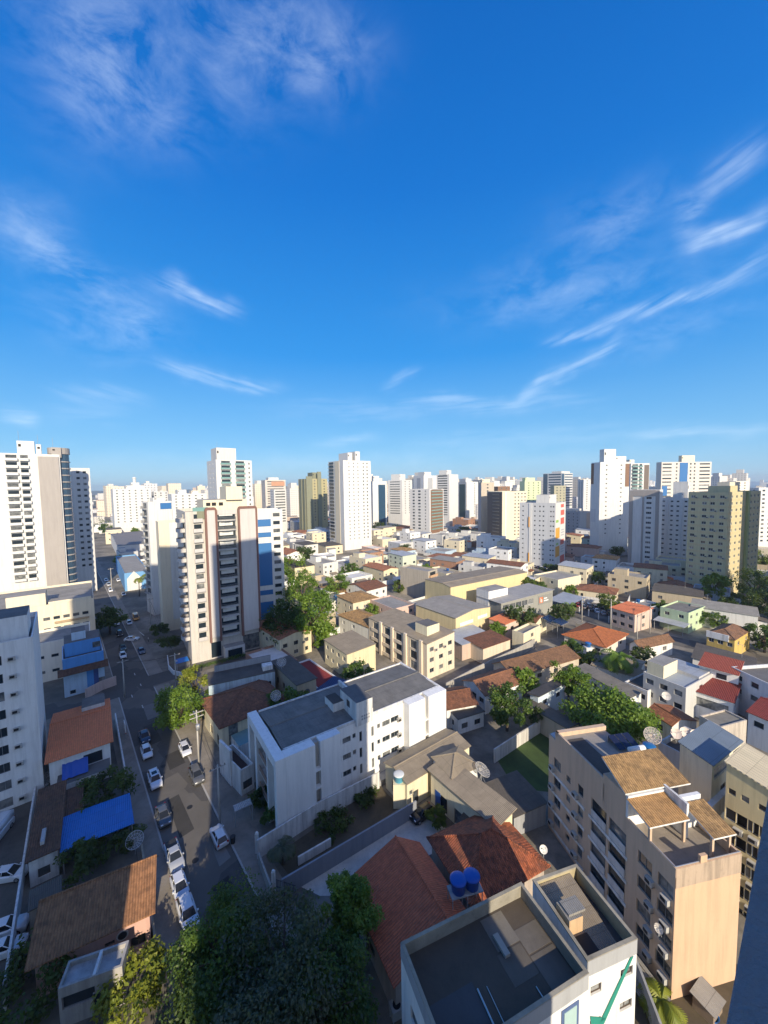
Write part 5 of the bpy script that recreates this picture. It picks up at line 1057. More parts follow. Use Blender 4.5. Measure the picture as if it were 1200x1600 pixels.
# ------------------------------------------------------------------ peach apartment block and its neighbours, right foreground
zt = 13.6; P, a, w, d = fit((1056, 1357), (865, 1150), (1146, 1322), zt); print('peach', P, a, w, d, hz((1049, 1563), (1056, 1357)))
PEW = paint((.60, .40, .255), .4)
o = Bld('apartment_block', 'peach five storey apartment block with tiled roof canopies over its terrace, right foreground', P, a, w, d, zt - .9, PEA, 'building', roofm=slab((.30, .26, .22), .6), par=.01); PB = o
fl = [zt - 3.5 - 2.75 * k for k in range(5)]
for z in fl:
    if z < .3: continue
    for q, ww in ((.95, 1.7), (.83, 1.7), (.10, 1.5), (.34, 1.0), (.22, .8)): o.win('L', d * q, z, ww, 1.35 if ww > .9 else .8, 'g', .2, True)
    for q0 in (.50, .645): o.win('L', d * q0 , z - .9, d * .125, 2.35, 'n', .95)
    for q in (.05, .30, .88, .97): o.ac('L', d * q - (0 if q < .5 else .2), z - .75)
    b = MB(); b.box(-.10, d * .28, z - 1.35, .02, d * .58, z - 1.0, WHD); b.box(-.10, d * .62, z - 1.35, .02, d * .999, z - 1.0, WHD); b.obj('floor_band', o.root)
o.wmax = 99
o.panel('R', 0, 0, w, zt - .9, PEW, .03, 'end_wall')
b = MB()                                               # terrace parapet
b.box(-.04, -.05, zt - .9, .2, d * .30, zt, PEA); b.box(.2, -.05, zt - .9, w, .2, zt, PEW); b.box(w - .2, .2, zt - .9, w, d * .30, zt, PEA); b.box(w * .36, -.06, zt - .8, w * .46, .22, zt + .7, PEW); b.obj('parapet', o.root)
b = MB(); b.box(.02, -.075, zt - 2.0, w - .02, -.06, zt - .02, paint((.44, .34, .25), 1.0)); b.obj('stained_band', o.root)
b = MB(); b.box(.1, .05, zt + .02, w, .12, zt + .08, GALV); b.box(.02, .1, zt + .02, .1, d * .28, zt + .08, GALV); b.obj('handrail', o.root)
ut = zt + 2.6
b = MB(); b.box(0, d * .46, zt - .9, w * .98, d * .93, ut - 1.4, PEA, slab((.30, .28, .25), .5)); b.box(0, d * .30, zt - .9, w * .62, d * .47, ut - .2, PEA); b.box(0, d * .93, zt - .9, w, d * 1.0, zt + .4, PEA)
for y0_, y1_ in ((.9, .93),): b.box(0, d * y0_, ut - 1.4, w, d * y1_, ut - .8, PEA)
b.box(0, d * .47, ut - 1.4, .22, d * .93, ut - .8, PEA); b.obj('upper_storey', o.root)
def canopy(name, x0, y0_, x1, y1_, z0, z1, mat, posts=(), th=.16):    # slopes down towards the camera side
    b = MB(); b.poly([(x0, y0_, z0), (x1, y0_, z0), (x1, y1_, z1), (x0, y1_, z1)], mat); b.poly([(x0, y1_, z1 - th), (x1, y1_, z1 - th), (x1, y0_, z0 - th), (x0, y0_, z0 - th)], WHD)
    for p, q in (((x0, y0_, z0), (x1, y0_, z0)), ((x1, y0_, z0), (x1, y1_, z1)), ((x1, y1_, z1), (x0, y1_, z1)), ((x0, y1_, z1), (x0, y0_, z0))): b.poly([(p[0], p[1], p[2] - th), (q[0], q[1], q[2] - th), q, p], WHD)
    co = b.obj(name, o.root)
    for px, py in posts: b = MB(); b.box(px - .12, py - .12, zt - .9, px + .12, py + .12, z0 + (z1 - z0) * (py - y0_) / (y1_ - y0_) - th, PEA); b.obj('post', co)
    return co
R_T2 = tiles((.66, .37, .14), .55, .2)
canopy('tiled_canopy', -.3, d * .29, w * .66, d * .47, ut + .2, ut + 1.9, R_TAN)
canopy('tiled_canopy', -.25, d * .135, w * .60, d * .285, ut - .9, ut - .3, R_T2, ((.1, d * .15), (w * .55, d * .15)))
canopy('tiled_canopy', w * .66, d * .03, w * 1.02, d * .20, ut - 1.2, ut - .3, R_TAN, ((w * .70, d * .05), (w * .97, d * .05)))
canopy('tiled_canopy', w * .67, d * .30, w * 1.10, d * .52, ut - .2, ut + 1.0, tiles((.56, .34, .14), .4, .25))
b = MB(); b.box(w * .62, d * .16, zt - .9, w * .655, d * .47, ut + .3, WHD); b.box(.0, d * .285, zt - .9, w * .62, d * .30, ut - .1, WH); b.box(w * .66, d * .21, zt - .9, w * 1.0, d * .23, ut + .1, WH); b.obj('terrace_wall', o.root)
b = MB(); b.box(w * .12, d * .52, ut - 1.4, w * .42, d * .86, ut - 1.36, BITU); b.obj('dark_roof_sheet', o.root)
b = MB(); b.poly([(w * .02, d * .935, zt + .45), (w * .30, d * .935, zt + .9), (w * .30, d * .999, zt + .9), (w * .02, d * .999, zt + .45)], METAL); b.obj('glass_roof', o.root)
rl = random.Random(8); CL = [flat(c, .9, name='cloth') for c in ((.5, .07, .06), (.65, .62, .58), (.08, .14, .35), (.55, .4, .1), (.3, .32, .34))]
for z in fl[:4]:
    for q0 in (.50, .645):
        b = MB(); L0 = d * (1 - q0) - d * .06; b.box(-.06, L0, z - .9, .02, L0 + d * .12, z + .02, paint((.62, .60, .57), .5)); b.obj('balcony_front', o.root)
    b = MB(); y = d * .42
    for k in range(7): y += rl.uniform(.3, .5); hh_ = rl.uniform(.5, .9); b.box(.25, y, z + 1.2 - hh_, .27, y + .28, z + 1.2, rl.choice(CL))
    b.tube([(.26, d * .40, z + 1.22), (.26, d * .58, z + 1.22)], .015, GALV, 4); b.obj('laundry', o.root)
o.done(); LM.append((o.root['label'], o))
pz = ut - 1.38; u, v = dirv(a), dirv(a + 90)
r = empty('solar_heater', (*G(972, 1166, pz), pz), rad(a), 'rooftop solar water heater with dark panels and a white cylinder on the peach block', 'solar heater')
for k in range(3): b = MB(); b.poly([(-1.2 + k * 1.1, -.9, .25), (-.2 + k * 1.1, -.9, .25), (-.2 + k * 1.1, 1.2, .9), (-1.2 + k * 1.1, 1.2, .9)], flat((.015, .02, .05), .12, name='solar_glass')); b.box(-1.24 + k * 1.1, 1.15, 0, -.2 + k * 1.1, 1.2, .88, GALV); b.obj('panel', r)
b = MB(); b.tube([(-.6, -1.8, .8), (1.6, -1.8, .8)], .36, WH, 14); b.obj('cylinder', r, True)
b = MB()
for x in (-.4, 1.4): b.tube([(x, -2.1, 0), (x, -2.0, .6)], .04, WH, 5); b.tube([(x, -1.5, 0), (x, -1.6, .6)], .04, WH, 5)
b.tube([(-.9, -2.2, .35), (1.8, -2.2, .35)], .04, WH, 5); b.obj('frame', r)
tank('single blue water tank beside the solar heater on the peach block', G(1014, 1176, pz), pz, .7, .9, (.015, .13, .34))
dish('pale mesh dish standing beside the solar heater on the peach block', G(1018, 1166, pz), pz, 2.0, a - 120, 40, True, tone=(.62, .52, .46))
# cream neighbour with grey roof
P, a3, w3, d3 = fit((1113, 1196), (1053, 1177), (1183, 1170), 15.0); print('cream', P, a3, w3, d3)
o = Bld('apartment_block', 'cream apartment block with a grey sloping roof and open top loggia, behind the peach block', P, a3, w3, d3, 15.0, paint((.72, .66, .50), .6), 'building', roof='shed', roofm=METB, rise=.9, ridge='R', over=.2)
for k in range(5):
    z = 15.0 - 5.1 - 2.8 * k
    if z > .4: o.win('R', w3 * .40, z, 1.5, 1.3, 'b', .2, True); o.win('R', w3 * .85, z, 1.2, 1.3, 'g', .2); o.ac('R', w3 * .66, z - .2)
o.win('R', w3 * .36, 12.8, w3 * .58, 1.5, 'n', .9); o.win('R', w3 * .84, 12.6, w3 * .26, 1.9, 'n', .9)
b = MB(); b.box(-1.2, -.6, 8.6, w3 * .98, .0, 10.6, WHD); b.obj('stained_parapet', o.root); o.done(); LM.append((o.root['label'], o))
P, a4, w4, d4 = fit((1246, 1262), (1163, 1181), (1300, 1240), 16.0, 30); print('yellowish', P, a4, w4, d4)
o = Bld('apartment_block', 'yellowish beige block with sliding windows and a cream sheet roof, at the right edge', P, a4, w4, d4, 16, paint((.68, .57, .32), .45), 'building', roof='shed', roofm=sheet((.60, .52, .36), .5, .2), rise=1.2, ridge='R', over=.2)
for k in range(5):
    z = 16 - 5.6 - 2.8 * k
    for q in (.12, .35, .6, .85): o.win('L', d4 * q, z, 2.0, 1.4, 'w', .2, True); o.ac('L', d4 * q + .6, z - .9) if q != .6 else None
for q in (.1, .3, .55): o.win('L', d4 * q, 13.6, .7, .7, 'g', .2)
o.done()
# yard below the peach block
wall_run('grey boundary wall running down beside the green tick building', [G(985, 1512), G(1003, 1560), G(1032, 1640)], 2.4, paint((.40, .40, .38), .7))
b = MB(); rr_ = random.Random(3)
for k in range(6): x = k * .45; b.poly([(x, 0, .8 + .03 * k), (x + .4, 0, .8 + .03 * k), (x + .55, 4.2, 1.15 + .02 * k), (x + .15, 4.2, 1.15 + .02 * k)], FIBL); b.box(x, 0, .72, x + .35, .3, .79 + .03 * k, FRB)
p = G(1018, 1598); tag(b.obj('plank_stack', loc=(p.x, p.y, 0), rotz=rad(20)), 'stack of weathered planks and sheets below the spiky plant', 'plank stack')
p = G(1105, 1578); r = empty('kennel', (p.x, p.y), rad(30), 'small lean-to with a worn pale sheet roof at the foot of the peach wall', 'lean-to'); b = MB(); b.box(-1, -.8, 0, 1, .8, 1.2, paint((.3, .22, .15), .6)); b.obj('wall', r); b = MB(); b.poly([(-1.2, -1, 1.25), (1.2, -1, 1.25), (1.2, 1, 1.6), (-1.2, 1, 1.6)], FIBL); b.poly([(-1.2, 1, 1.55), (1.2, 1, 1.55), (1.2, -1, 1.2), (-1.2, -1, 1.2)], FIBL); b.obj('roof', r)
p = G(1113, 1592); b = MB(); b.lathe([(.35, 0), (.5, .35), (.54, .37), (.46, .34), (.3, .1)], flat((.02, .18, .55), .35, name='blue_plastic'), 16); tag(b.obj('basin', loc=(p.x, p.y, 0)), 'bright blue plastic basin in the yard under the peach block', 'basin')
# ------------------------------------------------------------------ middle distance: houses picked out one by one
def H_(label, nt, lt, r_, h, wall, roof='shed', rm=None, rise=.5, ridge='R', over=.3, name='house', wl=1, wr=2, floors=1, ang=None, zr=None, st='b', **kw):
    o = house(name, label, nt, lt, r_, h, wall, zr=zr, ang=ang, roof=roof, roofm=rm, rise=rise, ridge=ridge, over=over, **kw)
    for k in range(floors):
        z = h - 2.3 - 2.8 * k
        if z < .2: break
        for i in range(wr): o.win('R', o.w * (i + .5) / wr, z, min(1.5, o.w / wr * .6), 1.15, st, .18)
        for i in range(wl): o.win('L', o.d * (i + .5) / wl, z, min(1.5, o.d / wl * .6), 1.15, st, .18)
    return o
o = H_('beige three storey apartment house with deep recessed balconies, behind the white apartment block', (667, 1007), (573, 966), (713, 993), 9.4, paint((.70, .60, .46), .4), 'shed', FIB, .8, 'L', .15, wl=0, wr=3, floors=3, st='g'); APT = o
for z in (1.0, 3.8, 6.6):
    for q in (.14, .36, .56, .80): o.win('L', o.d * q, z, 2.6, 2.2, 'n', .9)
for q in (.25, .46, .68, .92): o.panel('L', o.d * q - .5, 0, o.d * q + .5, 9.9, paint((.72, .62, .48), .4), .5, 'pier')
for z in (.4, 3.2, 6.0): o.panel('L', o.d * .06, z, o.d * .66, z + .9, paint((.72, .62, .48), .4), .25, 'balcony')
o.box('stair_head', o.w * .3, o.d * .12, 9, o.w * .75, o.d * .3, 12.4, CRM, RDKC); [o.ac('R', o.w * q, 7) for q in (.3, .62)]; o.done(); LM.append((o.root['label'], o))
o = H_('cream two storey house with a brown sheet roof, left of the beige apartment house', (542, 1023), (502, 1001), (590, 1011), 6.8, paint((.70, .62, .40), .4), 'shed', FIB, .5, 'L', .2, wl=4, wr=0, floors=2, st='w'); o.win('R', o.w * .2, 3, 1.3, 1.2, 'b', .2); o.done()
o = H_('big yellow warehouse with a low grey sheet roof, behind the beige apartment house', (712, 966), (648, 945), (768, 949), 8.4, paint((.68, .57, .33), .35), 'gable', sheet((.33, .31, .28), .3, .3), 1.0, 'y', .25, name='warehouse', wl=0, wr=0)
o.panel('R', o.w * .12, 5.2, o.w * .48, 6.3, WH, .05, 'window_strip'); o.panel('R', o.w * .62, 5.6, o.w * .9, 6.6, WH, .05, 'window_strip'); o.done(); LM.append((o.root['label'], o))
H_('house with a flat pale metal roof and brown front strip, right of the yellow warehouse', (722, 1008), (700, 990), (762, 990), 4.6, paint((.55, .42, .34), .5), 'shed', METAL, .6, 'R', .3, wl=1, wr=1).done()
H_('long cream walled store with a rusty roof edge, behind the lane wall', (755, 1014), (726, 1000), (796, 999), 4.4, paint((.64, .55, .42), .5), 'shed', R_BR, .5, 'R', .2, wl=0, wr=0, name='store').done()
o = H_('grey commercial building with a strip of windows and an orange sign', (783, 943), (757, 929), (852, 921), 8.2, paint((.30, .30, .27), .3), 'shed', sheet((.42, .41, .39), .3, .3), .6, 'L', .5, name='commercial_building', wl=0, wr=0)
for q in range(5): o.win('R', o.w * (.04 + .115 * q + .05), 5.3, o.w * .105, 2.0, 'w', .2)
b = MB(); y = -.12; b.box(o.w * .70, y, 4.2, o.w * .98, .0, 7.6, paint((.24, .245, .23), .2)); sg = b.obj('sign', o.root); b = MB(); b.box(o.w * .72, y - .05, 4.8, o.w * .72 + 2.0, y + .02, 7.0, flat((.62, .16, .05), .5, name='orange_sign')); so = b.obj('emblem', sg)
b = MB(); X = o.w * .72; b.box(X + .55, y - .08, 5.1, X + .85, y - .03, 6.8, WH); b.lathe([(.55, 0), (.55, .03), (.3, .03)], WH, 14); b = MB(); b.box(X + .55, y - .08, 5.1, X + .85, y - .03, 6.8, WH); b.box(X + .85, y - .08, 5.1, X + 1.5, y - .03, 5.35, WH); b.box(X + .85, y - .08, 5.85, X + 1.5, y - .03, 6.1, WH); b.box(X + 1.25, y - .08, 5.35, X + 1.5, y - .03, 5.85, WH); b.obj('letter', sg)
for k in range(2): b = MB(); b.box(X + 2.6, y - .05, 5.2 + k * .9, X + 5.2 - k * .8, y + .02, 5.6 + k * .9, WH); b.obj('lettering', sg)
o.box('white_block', -.3, o.d * .5, 0, o.w * .34, o.d * 1.05, 11.2, WH, RFG); o.done(); LM.append((o.root['label'], o))
H_('yellow hall with an orange tiled edge, behind the grey building with the orange sign', (704, 918), (666, 905), (822, 894), 11.0, paint((.70, .58, .32), .35), 'gable', sheet((.36, .30, .22), .3, .4), .6, 'x', .1, name='hall', wl=0, wr=0, split=.3).done()
H_('pale cream box building with plain walls, beside the right hand street', (872, 906), (836, 897), (905, 898), 7.2, paint((.72, .66, .50), .4), 'flat', RFG, name='commercial_building', wl=2, wr=0, st='n').done()
o = H_('grey rendered tower house with tan balconies, left of the yellow warehouse', (669, 893), (624, 886), (685, 889), 12.5, paint((.42, .38, .32), .5), 'flat', RFG, wl=0, wr=0)
for z in (1.2, 4.0, 6.8, 9.6): o.put('balcony', balcony_mesh(o.w * .8, .9, paint((.55, .36, .22), .4), 'solid'), 'R', o.w / 2, z); o.win('R', o.w / 2, z + .2, o.w * .6, 2, 'b', .2)
o.done()
# right middle
o = H_('long house with a weathered brown tiled roof, beside the lane wall in the middle', (803, 1056), (782, 1034), (893, 1022), 4.2, paint((.55, .48, .38), .5), 'gable', tiles((.34, .18, .09), .5, .35), 1.6, 'x', .4, wl=1, wr=4, split=.6); o.done()
H_('house with a sunlit tiled slope and white gable, behind the round dark tree', (758, 1086), (735, 1060), (806, 1060), 4.4, WH, 'gable', tiles((.40, .18, .09), .5, .4), 1.5, 'x', .35, wl=3, wr=2).done()
H_('brown tiled house directly right of the white apartment block', (698, 1108), (690, 1078), (737, 1091), 4.2, WHD, 'gable', R_BR, 1.3, 'x', .35, wl=1, wr=1).done()
H_('tiny white walled annex with a dark sheet roof, below the brown tiled house', (716, 1124), (704, 1103), (750, 1107), 3.2, WH, 'shed', FIBD, .3, 'R', .2, wl=1, wr=2).done()
H_('small terrace house with pale blue fascia, in front of the tall light tree', (841, 1090), (832, 1082), (877, 1066), 5.2, paint((.62, .72, .80), .3), 'shed', FIBD, .4, 'B', .5, wl=1, wr=2, ang=None).done()
H_('long narrow shed with a blank beige wall, left of the big sunlit tree', (886, 1141), (820, 1099), (899, 1128), 3.8, paint((.52, .44, .33), .5), 'shed', FIBD, .3, 'K', .15, wl=0, wr=1, name='shed').done()
H_('white walled row with a long grey sheet roof, left of the palm tree', (985, 1090), (900, 1044), (1000, 1084), 4.2, WHD, 'shed', sheet((.24, .22, .19), .18, .6), .5, 'L', .25, wl=4, wr=0).done()
o = H_('house with a wide bright orange tiled roof, beside the right hand street', (945, 1010), (882, 991), (978, 990), 4.6, paint((.72, .66, .58), .4), 'hip', R_ORB, 1.9, 'x', .6, wl=3, wr=2); o.done(); LM.append((o.root['label'], o))
pp = G(919, 1007, 4); tank('blue tank on a white pillar in front of the bright orange roof', pp, 3.4, .8, 1.0, (.02, .14, .42))
b = MB(); b.box(-.9, -.9, 0, .9, .9, 3.4, WH); b.box(-1.05, -1.05, 3.2, 1.05, 1.05, 3.39, WH); tag(b.obj('tank_pillar', loc=(pp.x, pp.y, 0)), 'white pillar under the blue tank, in front of the bright orange roof', 'pillar')
H_('house with a dull brown tiled roof, right of the bright orange roof', (1000, 1012), (986, 1005), (1048, 1000), 4.2, WHD, 'gable', tiles((.32, .17, .09), .5, .4), 1.3, 'x', .4, wl=1, wr=2).done()
H_('brown roofed cottage with roof solar panels, behind the bright orange roof', (835, 975), (806, 969), (858, 965), 4.4, CRM, 'gable', R_BR, 1.4, 'y', .3, wl=1, wr=1).done()
for k, (px, py) in enumerate(((859, 966), (876, 971))):
    p = G(px, py, 5.2); b = MB(); sm = flat((.015, .02, .05), .15, name='solar_glass')
    for i in range(4): b.poly([(-2.4 + i * 1.22, -1.5, -.35), (-1.26 + i * 1.22, -1.5, -.35), (-1.26 + i * 1.22, 1.5, .35), (-2.4 + i * 1.22, 1.5, .35)], sm)
    b.tube([(-2.4, -1.5, -.4), (2.5, -1.5, -.4)], .05, GALV, 4); b.tube([(-2.4, 1.5, .3), (2.5, 1.5, .3)], .05, GALV, 4)
    for x in (-2, 2): b.tube([(x, 0, -5.2), (x, 0, -.05)], .06, GALV, 4)
    tag(b.obj('solar_array', loc=(p.x, p.y, 5.2), rotz=rad(38)), 'array of dark solar panels on the ' + ('left, next to the brown roofed cottage' if k == 0 else 'right, next to the bright orange roof'), 'solar array')
H_('cream shop with a tall blank front, right of the long cream store', (818, 990), (802, 984), (842, 976), 5.4, paint((.72, .64, .46), .4), 'flat', FIBL, wl=0, wr=1, name='shop').done()
H_('orange roofed little house beside the cream shop', (790, 976), (768, 966), (806, 968), 5.6, paint((.62, .48, .40), .4), 'shed', R_OR, .5, 'L', .2, wl=1, wr=1).done()
o = H_('salmon shop with an orange tiled top floor, across the right hand street', (992, 960), (961, 948), (1008, 950), 6.2, paint((.62, .48, .40), .5), 'shed', R_OR, .6, 'L', .4, wl=3, wr=1, floors=2, name='shop'); o.done()
pp = G(997, 941, 5.5); tank('small blue tank on the flat roof behind the salmon shop', pp, 5.5, .7, .9, (.015, .12, .36)); H_('low flat roofed store behind the salmon shop', (1010, 950), (985, 941), (1028, 942), 5.5, WHD, 'flat', RFG, wl=0, wr=1, name='store').done()
o = H_('mint green two storey house with a grey awning, across the right hand street', (1076, 958), (1034, 947), (1096, 946), 7.0, MINT, 'flat', slab((.20, .19, .17), .7), wl=2, wr=3, floors=2, st='w', par=.5)
b = MB(); b.poly([(-4.0, -.5, 3.0), (-.02, -.5, 3.6), (-.02, o.d + .5, 3.6), (-4.0, o.d + .5, 3.0)], METAL); b.poly([(-4.0, o.d + .5, 2.95), (-.02, o.d + .5, 3.55), (-.02, -.5, 3.55), (-4.0, -.5, 2.95)], METAL); aw = b.obj('awning', o.root)
for y in (0, o.d / 2, o.d): b = MB(); b.tube([(-3.8, y, 0), (-3.8, y, 3.0)], .07, GALV, 5); b.obj('post', aw)
o.done(); LM.append((o.root['label'], o))
o = H_('yellow house with a stained parapet, by the dark trees on the right', (1148, 1000), (1103, 990), (1178, 986), 5.6, paint((.60, .42, .12), .5), 'hip', tiles((.34, .18, .10), .5, .5), 1.5, 'x', .2, wl=3, wr=2, st='w'); o.box('parapet', -.25, o.d * .2, 4.6, .05, o.d + .1, 6.4, WHD); o.done()
o = H_('pale grey modern house with blue grey metal roofs and dark upper windows, right', (1072, 1075), (1013, 1046), (1100, 1044), 7.6, paint((.52, .52, .50), .3), 'flat', slab((.27, .31, .36), .25), wl=3, wr=1, floors=2, st='n', par=.25)
o.box('roof_box', o.w * .05, o.d * .55, 7.3, o.w * .5, o.d * .95, 10.2, CRM, RFG); o.box('roof_step', o.w * .5, .4, 7.3, o.w * .95, o.d * .9, 8.0, paint((.5, .5, .5), .3), METAL); o.done(); LM.append((o.root['label'], o))
o = H_('white house with two stepped red metal roofs, right of the modern grey house', (1146, 1098), (1078, 1078), (1162, 1072), 5.6, WH, 'shed', R_RED, 1.3, 'L', .3, wl=0, wr=2)
o.win('L', o.d * .5, 2.6, o.d * .8, 1.9, 'n', .9); b = MB(); L = o.d; W_ = o.w; b.box(W_ * .72, .2, 5.5, W_ * 1.25, L * .98, 9.0, WH); up_o = b.obj('upper_storey', o.root); b = MB(); b.poly([(W_ * .62, 0, 9.0), (W_ * 1.35, 0, 9.9), (W_ * 1.35, L, 9.9), (W_ * .62, L, 9.0)], tiles((.40, .09, .05), .7, .1)); b.poly([(W_ * .62, L, 8.9), (W_ * 1.35, L, 9.8), (W_ * 1.35, 0, 9.8), (W_ * .62, 0, 8.9)], WH); b.obj('roof', up_o); b = MB(); b.box(W_ * .72 - .04, L * .3, 6.9, W_ * .72 + .02, L * .55, 8.0, GL); b.obj('window', up_o); o.done()
o = H_('blank white building with a dark flat roof, at the right edge above the red roofs', (1222, 1078), (1163, 1040), (1260, 1060), 9.5, paint((.60, .61, .63), .4), 'flat', RDKC, wl=3, wr=1, floors=2, st='n'); o.done()
H_('white house under a plain dark red roof, cut by the right edge', (1240, 1142), (1170, 1112), (1280, 1120), 6.2, WH, 'gable', R_RED, 1.5, 'y', .3, wl=2, wr=1, st='n').done()
o = H_('square concrete box house with a stained rim, between the red roofs and the cream block', (1127, 1136), (1093, 1118), (1167, 1125), 8.0, paint((.50, .44, .37), .9), 'flat', slab((.22, .205, .17), .6), wl=0, wr=0, par=.3); o.done(); LM.append((o.root['label'], o))
H_('small house with one orange tiled slope and one grey slope, under a white dish', (1050, 1134), (1023, 1108), (1074, 1118), 4.6, WHD, 'gable', tiles((.46, .17, .07), .45, .3), 1.0, 'y', .2, wl=1, wr=1, split=.3).done()
H_('low house with a dark roof and white rim, left of the modern grey house', (1012, 1080), (982, 1062), (1030, 1060), 4.2, WHD, 'flat', FIBD, wl=2, wr=1, par=.3).done()
o = H_('dark roof terrace with white rim walls and three dishes, behind the cream apartment block', (1066, 1178), (1040, 1152), (1108, 1152), 10.5, paint((.45, .45, .45), .6), 'flat', BITU, wl=0, wr=0, par=.9, ang=28); TR = o; o.done()
for px, py, az in ((1056, 1150, -115), (1070, 1148, -110), (1086, 1152, -105)):
    p = G(px, py, 10.5); dish({1056: 'leftmost', 1070: 'middle', 1086: 'rightmost'}[px] + ' of the three pale dishes on the dark roof terrace', p, 9.7, 1.5, az, 35, False, tone=(.72, .62, .55))
dish('white dish above the small orange and grey sloped house', G(1041, 1094, 6), 5.6, 1.6, -120, 35, False, tone=(.66, .62, .56))
dish('mesh dish on the dark sheet roof of the beige two storey house', G(440, 1044, 7.8), 7.7, 2.1, -70, 40)
dish('mesh dish behind the roof edge of the white apartment block', G(431, 1094, 7.2), 6.6, 2.0, -70, 40)
dish('mesh dish leaning on the back wing beside the white sheet roofed wing', G(752, 1208, 5), 3.6, 2.5, -20, 60, tone=(.5, .48, .45))
dish('round mesh dish by the corner of the blue carport roof', G(211, 1318, 2), .9, 2.1, -60, 55)
dish('mesh dish in the yard below the tall white apartment block', G(70, 1228, 1), .3, 2.3, -70, 55)
dish('small white dish on a pole beside the blackened tile roof', G(849, 1330, 3.5), 2.9, .95, -100, 35, False, tone=(.75, .73, .70))
dish('white dish fixed to the shaded wall of the peach block', G(1030, 1455, 6.4), 5.9, 0.8, -150, 25, False, tone=(.72, .66, .58))
pp = G(623, 1213, 4.6); tank('white and pale blue water tank at the corner of the brown sheet roof annex', pp, 3.9, .8, 1.0, (.10, .42, .62), lid=(.65, .68, .68))
b = MB(); b.box(-.9, -.9, 0, .9, .9, 3.9, CRM); tag(b.obj('tank_pillar', loc=(pp.x, pp.y, 0)), 'cream pillar carrying the white and pale blue tank', 'pillar')
# walls
wall_run('long grey lane wall with a shaded end, behind the white apartment block', [G(697, 1085), G(745, 1058), G(810, 1026), G(835, 1012)], 2.8, paint((.40, .38, .34), .7))
wall_run('tall white stained wall beside the lawn', [G(772, 1192), G(812, 1165), G(851, 1140)], 2.6, paint((.60, .58, .54), .9))
wall_run('beige wall along the near side of the right hand street', [G(900, 980), G(975, 1004), G(1010, 1014)], 1.6, paint((.5, .46, .38), .6))
wall_run('long white podium wall at the foot of the taupe framed tower', [G(980, 905), G(1080, 922)], 5.5, paint((.66, .68, .72), .3))
wall_run('curved low white wall in front of the terracotta framed tower', [G(262, 1030), G(264, 1046), G(271, 1054), G(286, 1058)], 1.2, WH)
r = empty('fence', G(905, 958)[:2] + (0,) if False else (*G(905, 958), 0), 0, 'dark railing fence along the far side of the right hand street', 'fence'); p0, p1 = G(905, 958), G(985, 984); dv = p1 - p0; b = MB()
for i in range(60): p = dv * (i / 59); b.tube([(p.x, p.y, 0), (p.x, p.y, 2.2)], .03, IRON, 4)
for z in (.3, 2.1): b.tube([(0, 0, z), (dv.x, dv.y, z)], .04, IRON, 4)
b.obj('railing', r)
for i in range(0, 60, 12): p = dv * (i / 59); b = MB(); b.box(p.x - .15, p.y - .15, 0, p.x + .15, p.y + .15, 2.5, WHD); b.obj('post', r)
b = MB(); q = [G(855, 952) , G(890, 962), G(915, 950), G(880, 940)]; c = sum((x for x in q), Vector((0, 0))) / 4
r = empty('canopy', (c.x, c.y), 0, 'pale metal canopy on posts over parked cars, right hand street', 'canopy'); b.poly([(x.x - c.x, x.y - c.y, 4 + .3 * (i > 1)) for i, x in enumerate(q)], METAL); b.poly([(x.x - c.x, x.y - c.y, 3.9 + .3 * (i > 1)) for i, x in list(enumerate(q))[::-1]], METAL); b.obj('roof', r)
for x in q: b = MB(); p = (x - c) * .9; b.tube([(p.x, p.y, 0), (p.x, p.y, 4.0)], .08, GALV, 5); b.obj('post', r)

# ------------------------------------------------------------------ trees
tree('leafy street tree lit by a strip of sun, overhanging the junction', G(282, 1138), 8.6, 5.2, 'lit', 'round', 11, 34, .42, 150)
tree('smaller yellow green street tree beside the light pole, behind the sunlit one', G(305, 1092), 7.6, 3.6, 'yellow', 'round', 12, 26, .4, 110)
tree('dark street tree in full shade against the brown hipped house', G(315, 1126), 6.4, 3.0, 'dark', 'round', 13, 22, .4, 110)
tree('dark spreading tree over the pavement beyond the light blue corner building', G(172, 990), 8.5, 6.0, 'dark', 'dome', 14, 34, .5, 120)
tree('bright yellow green tree behind the tall white apartment block', G(77, 1052), 8.5, 3.2, 'yellow', 'round', 15, 24, .4, 110)
tree('dark bush below the balcony of the orange roofed house', G(165, 1262), 5.2, 3.8, 'dark', 'dome', 16, 26, .38, 110, name='bush', cat='bush', trunk=False)
tree('dark leafy shrub hanging over the edge of the blue carport roof', G(128, 1372), 4.6, 2.6, 'dark', 'dome', 17, 22, .34, 110, name='bush', cat='bush', trunk=False)
tree('dark shrub in the yard in front of the blue carport roof', G(185, 1335), 2.9, 2.8, 'dark', 'dome', 46, 20, .34, 100, name='bush', cat='bush', trunk=False)
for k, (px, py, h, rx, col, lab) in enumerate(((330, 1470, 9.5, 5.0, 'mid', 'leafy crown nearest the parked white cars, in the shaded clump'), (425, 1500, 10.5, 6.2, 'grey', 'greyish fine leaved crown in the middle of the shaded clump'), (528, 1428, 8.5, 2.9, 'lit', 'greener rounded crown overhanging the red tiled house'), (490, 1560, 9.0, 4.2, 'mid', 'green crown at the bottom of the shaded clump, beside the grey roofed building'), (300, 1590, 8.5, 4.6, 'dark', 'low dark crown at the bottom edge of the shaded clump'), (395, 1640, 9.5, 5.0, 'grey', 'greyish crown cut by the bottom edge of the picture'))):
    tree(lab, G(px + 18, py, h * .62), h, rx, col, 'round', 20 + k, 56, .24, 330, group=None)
rr_ = random.Random(9); b = MB(); p = G(575, 1492)
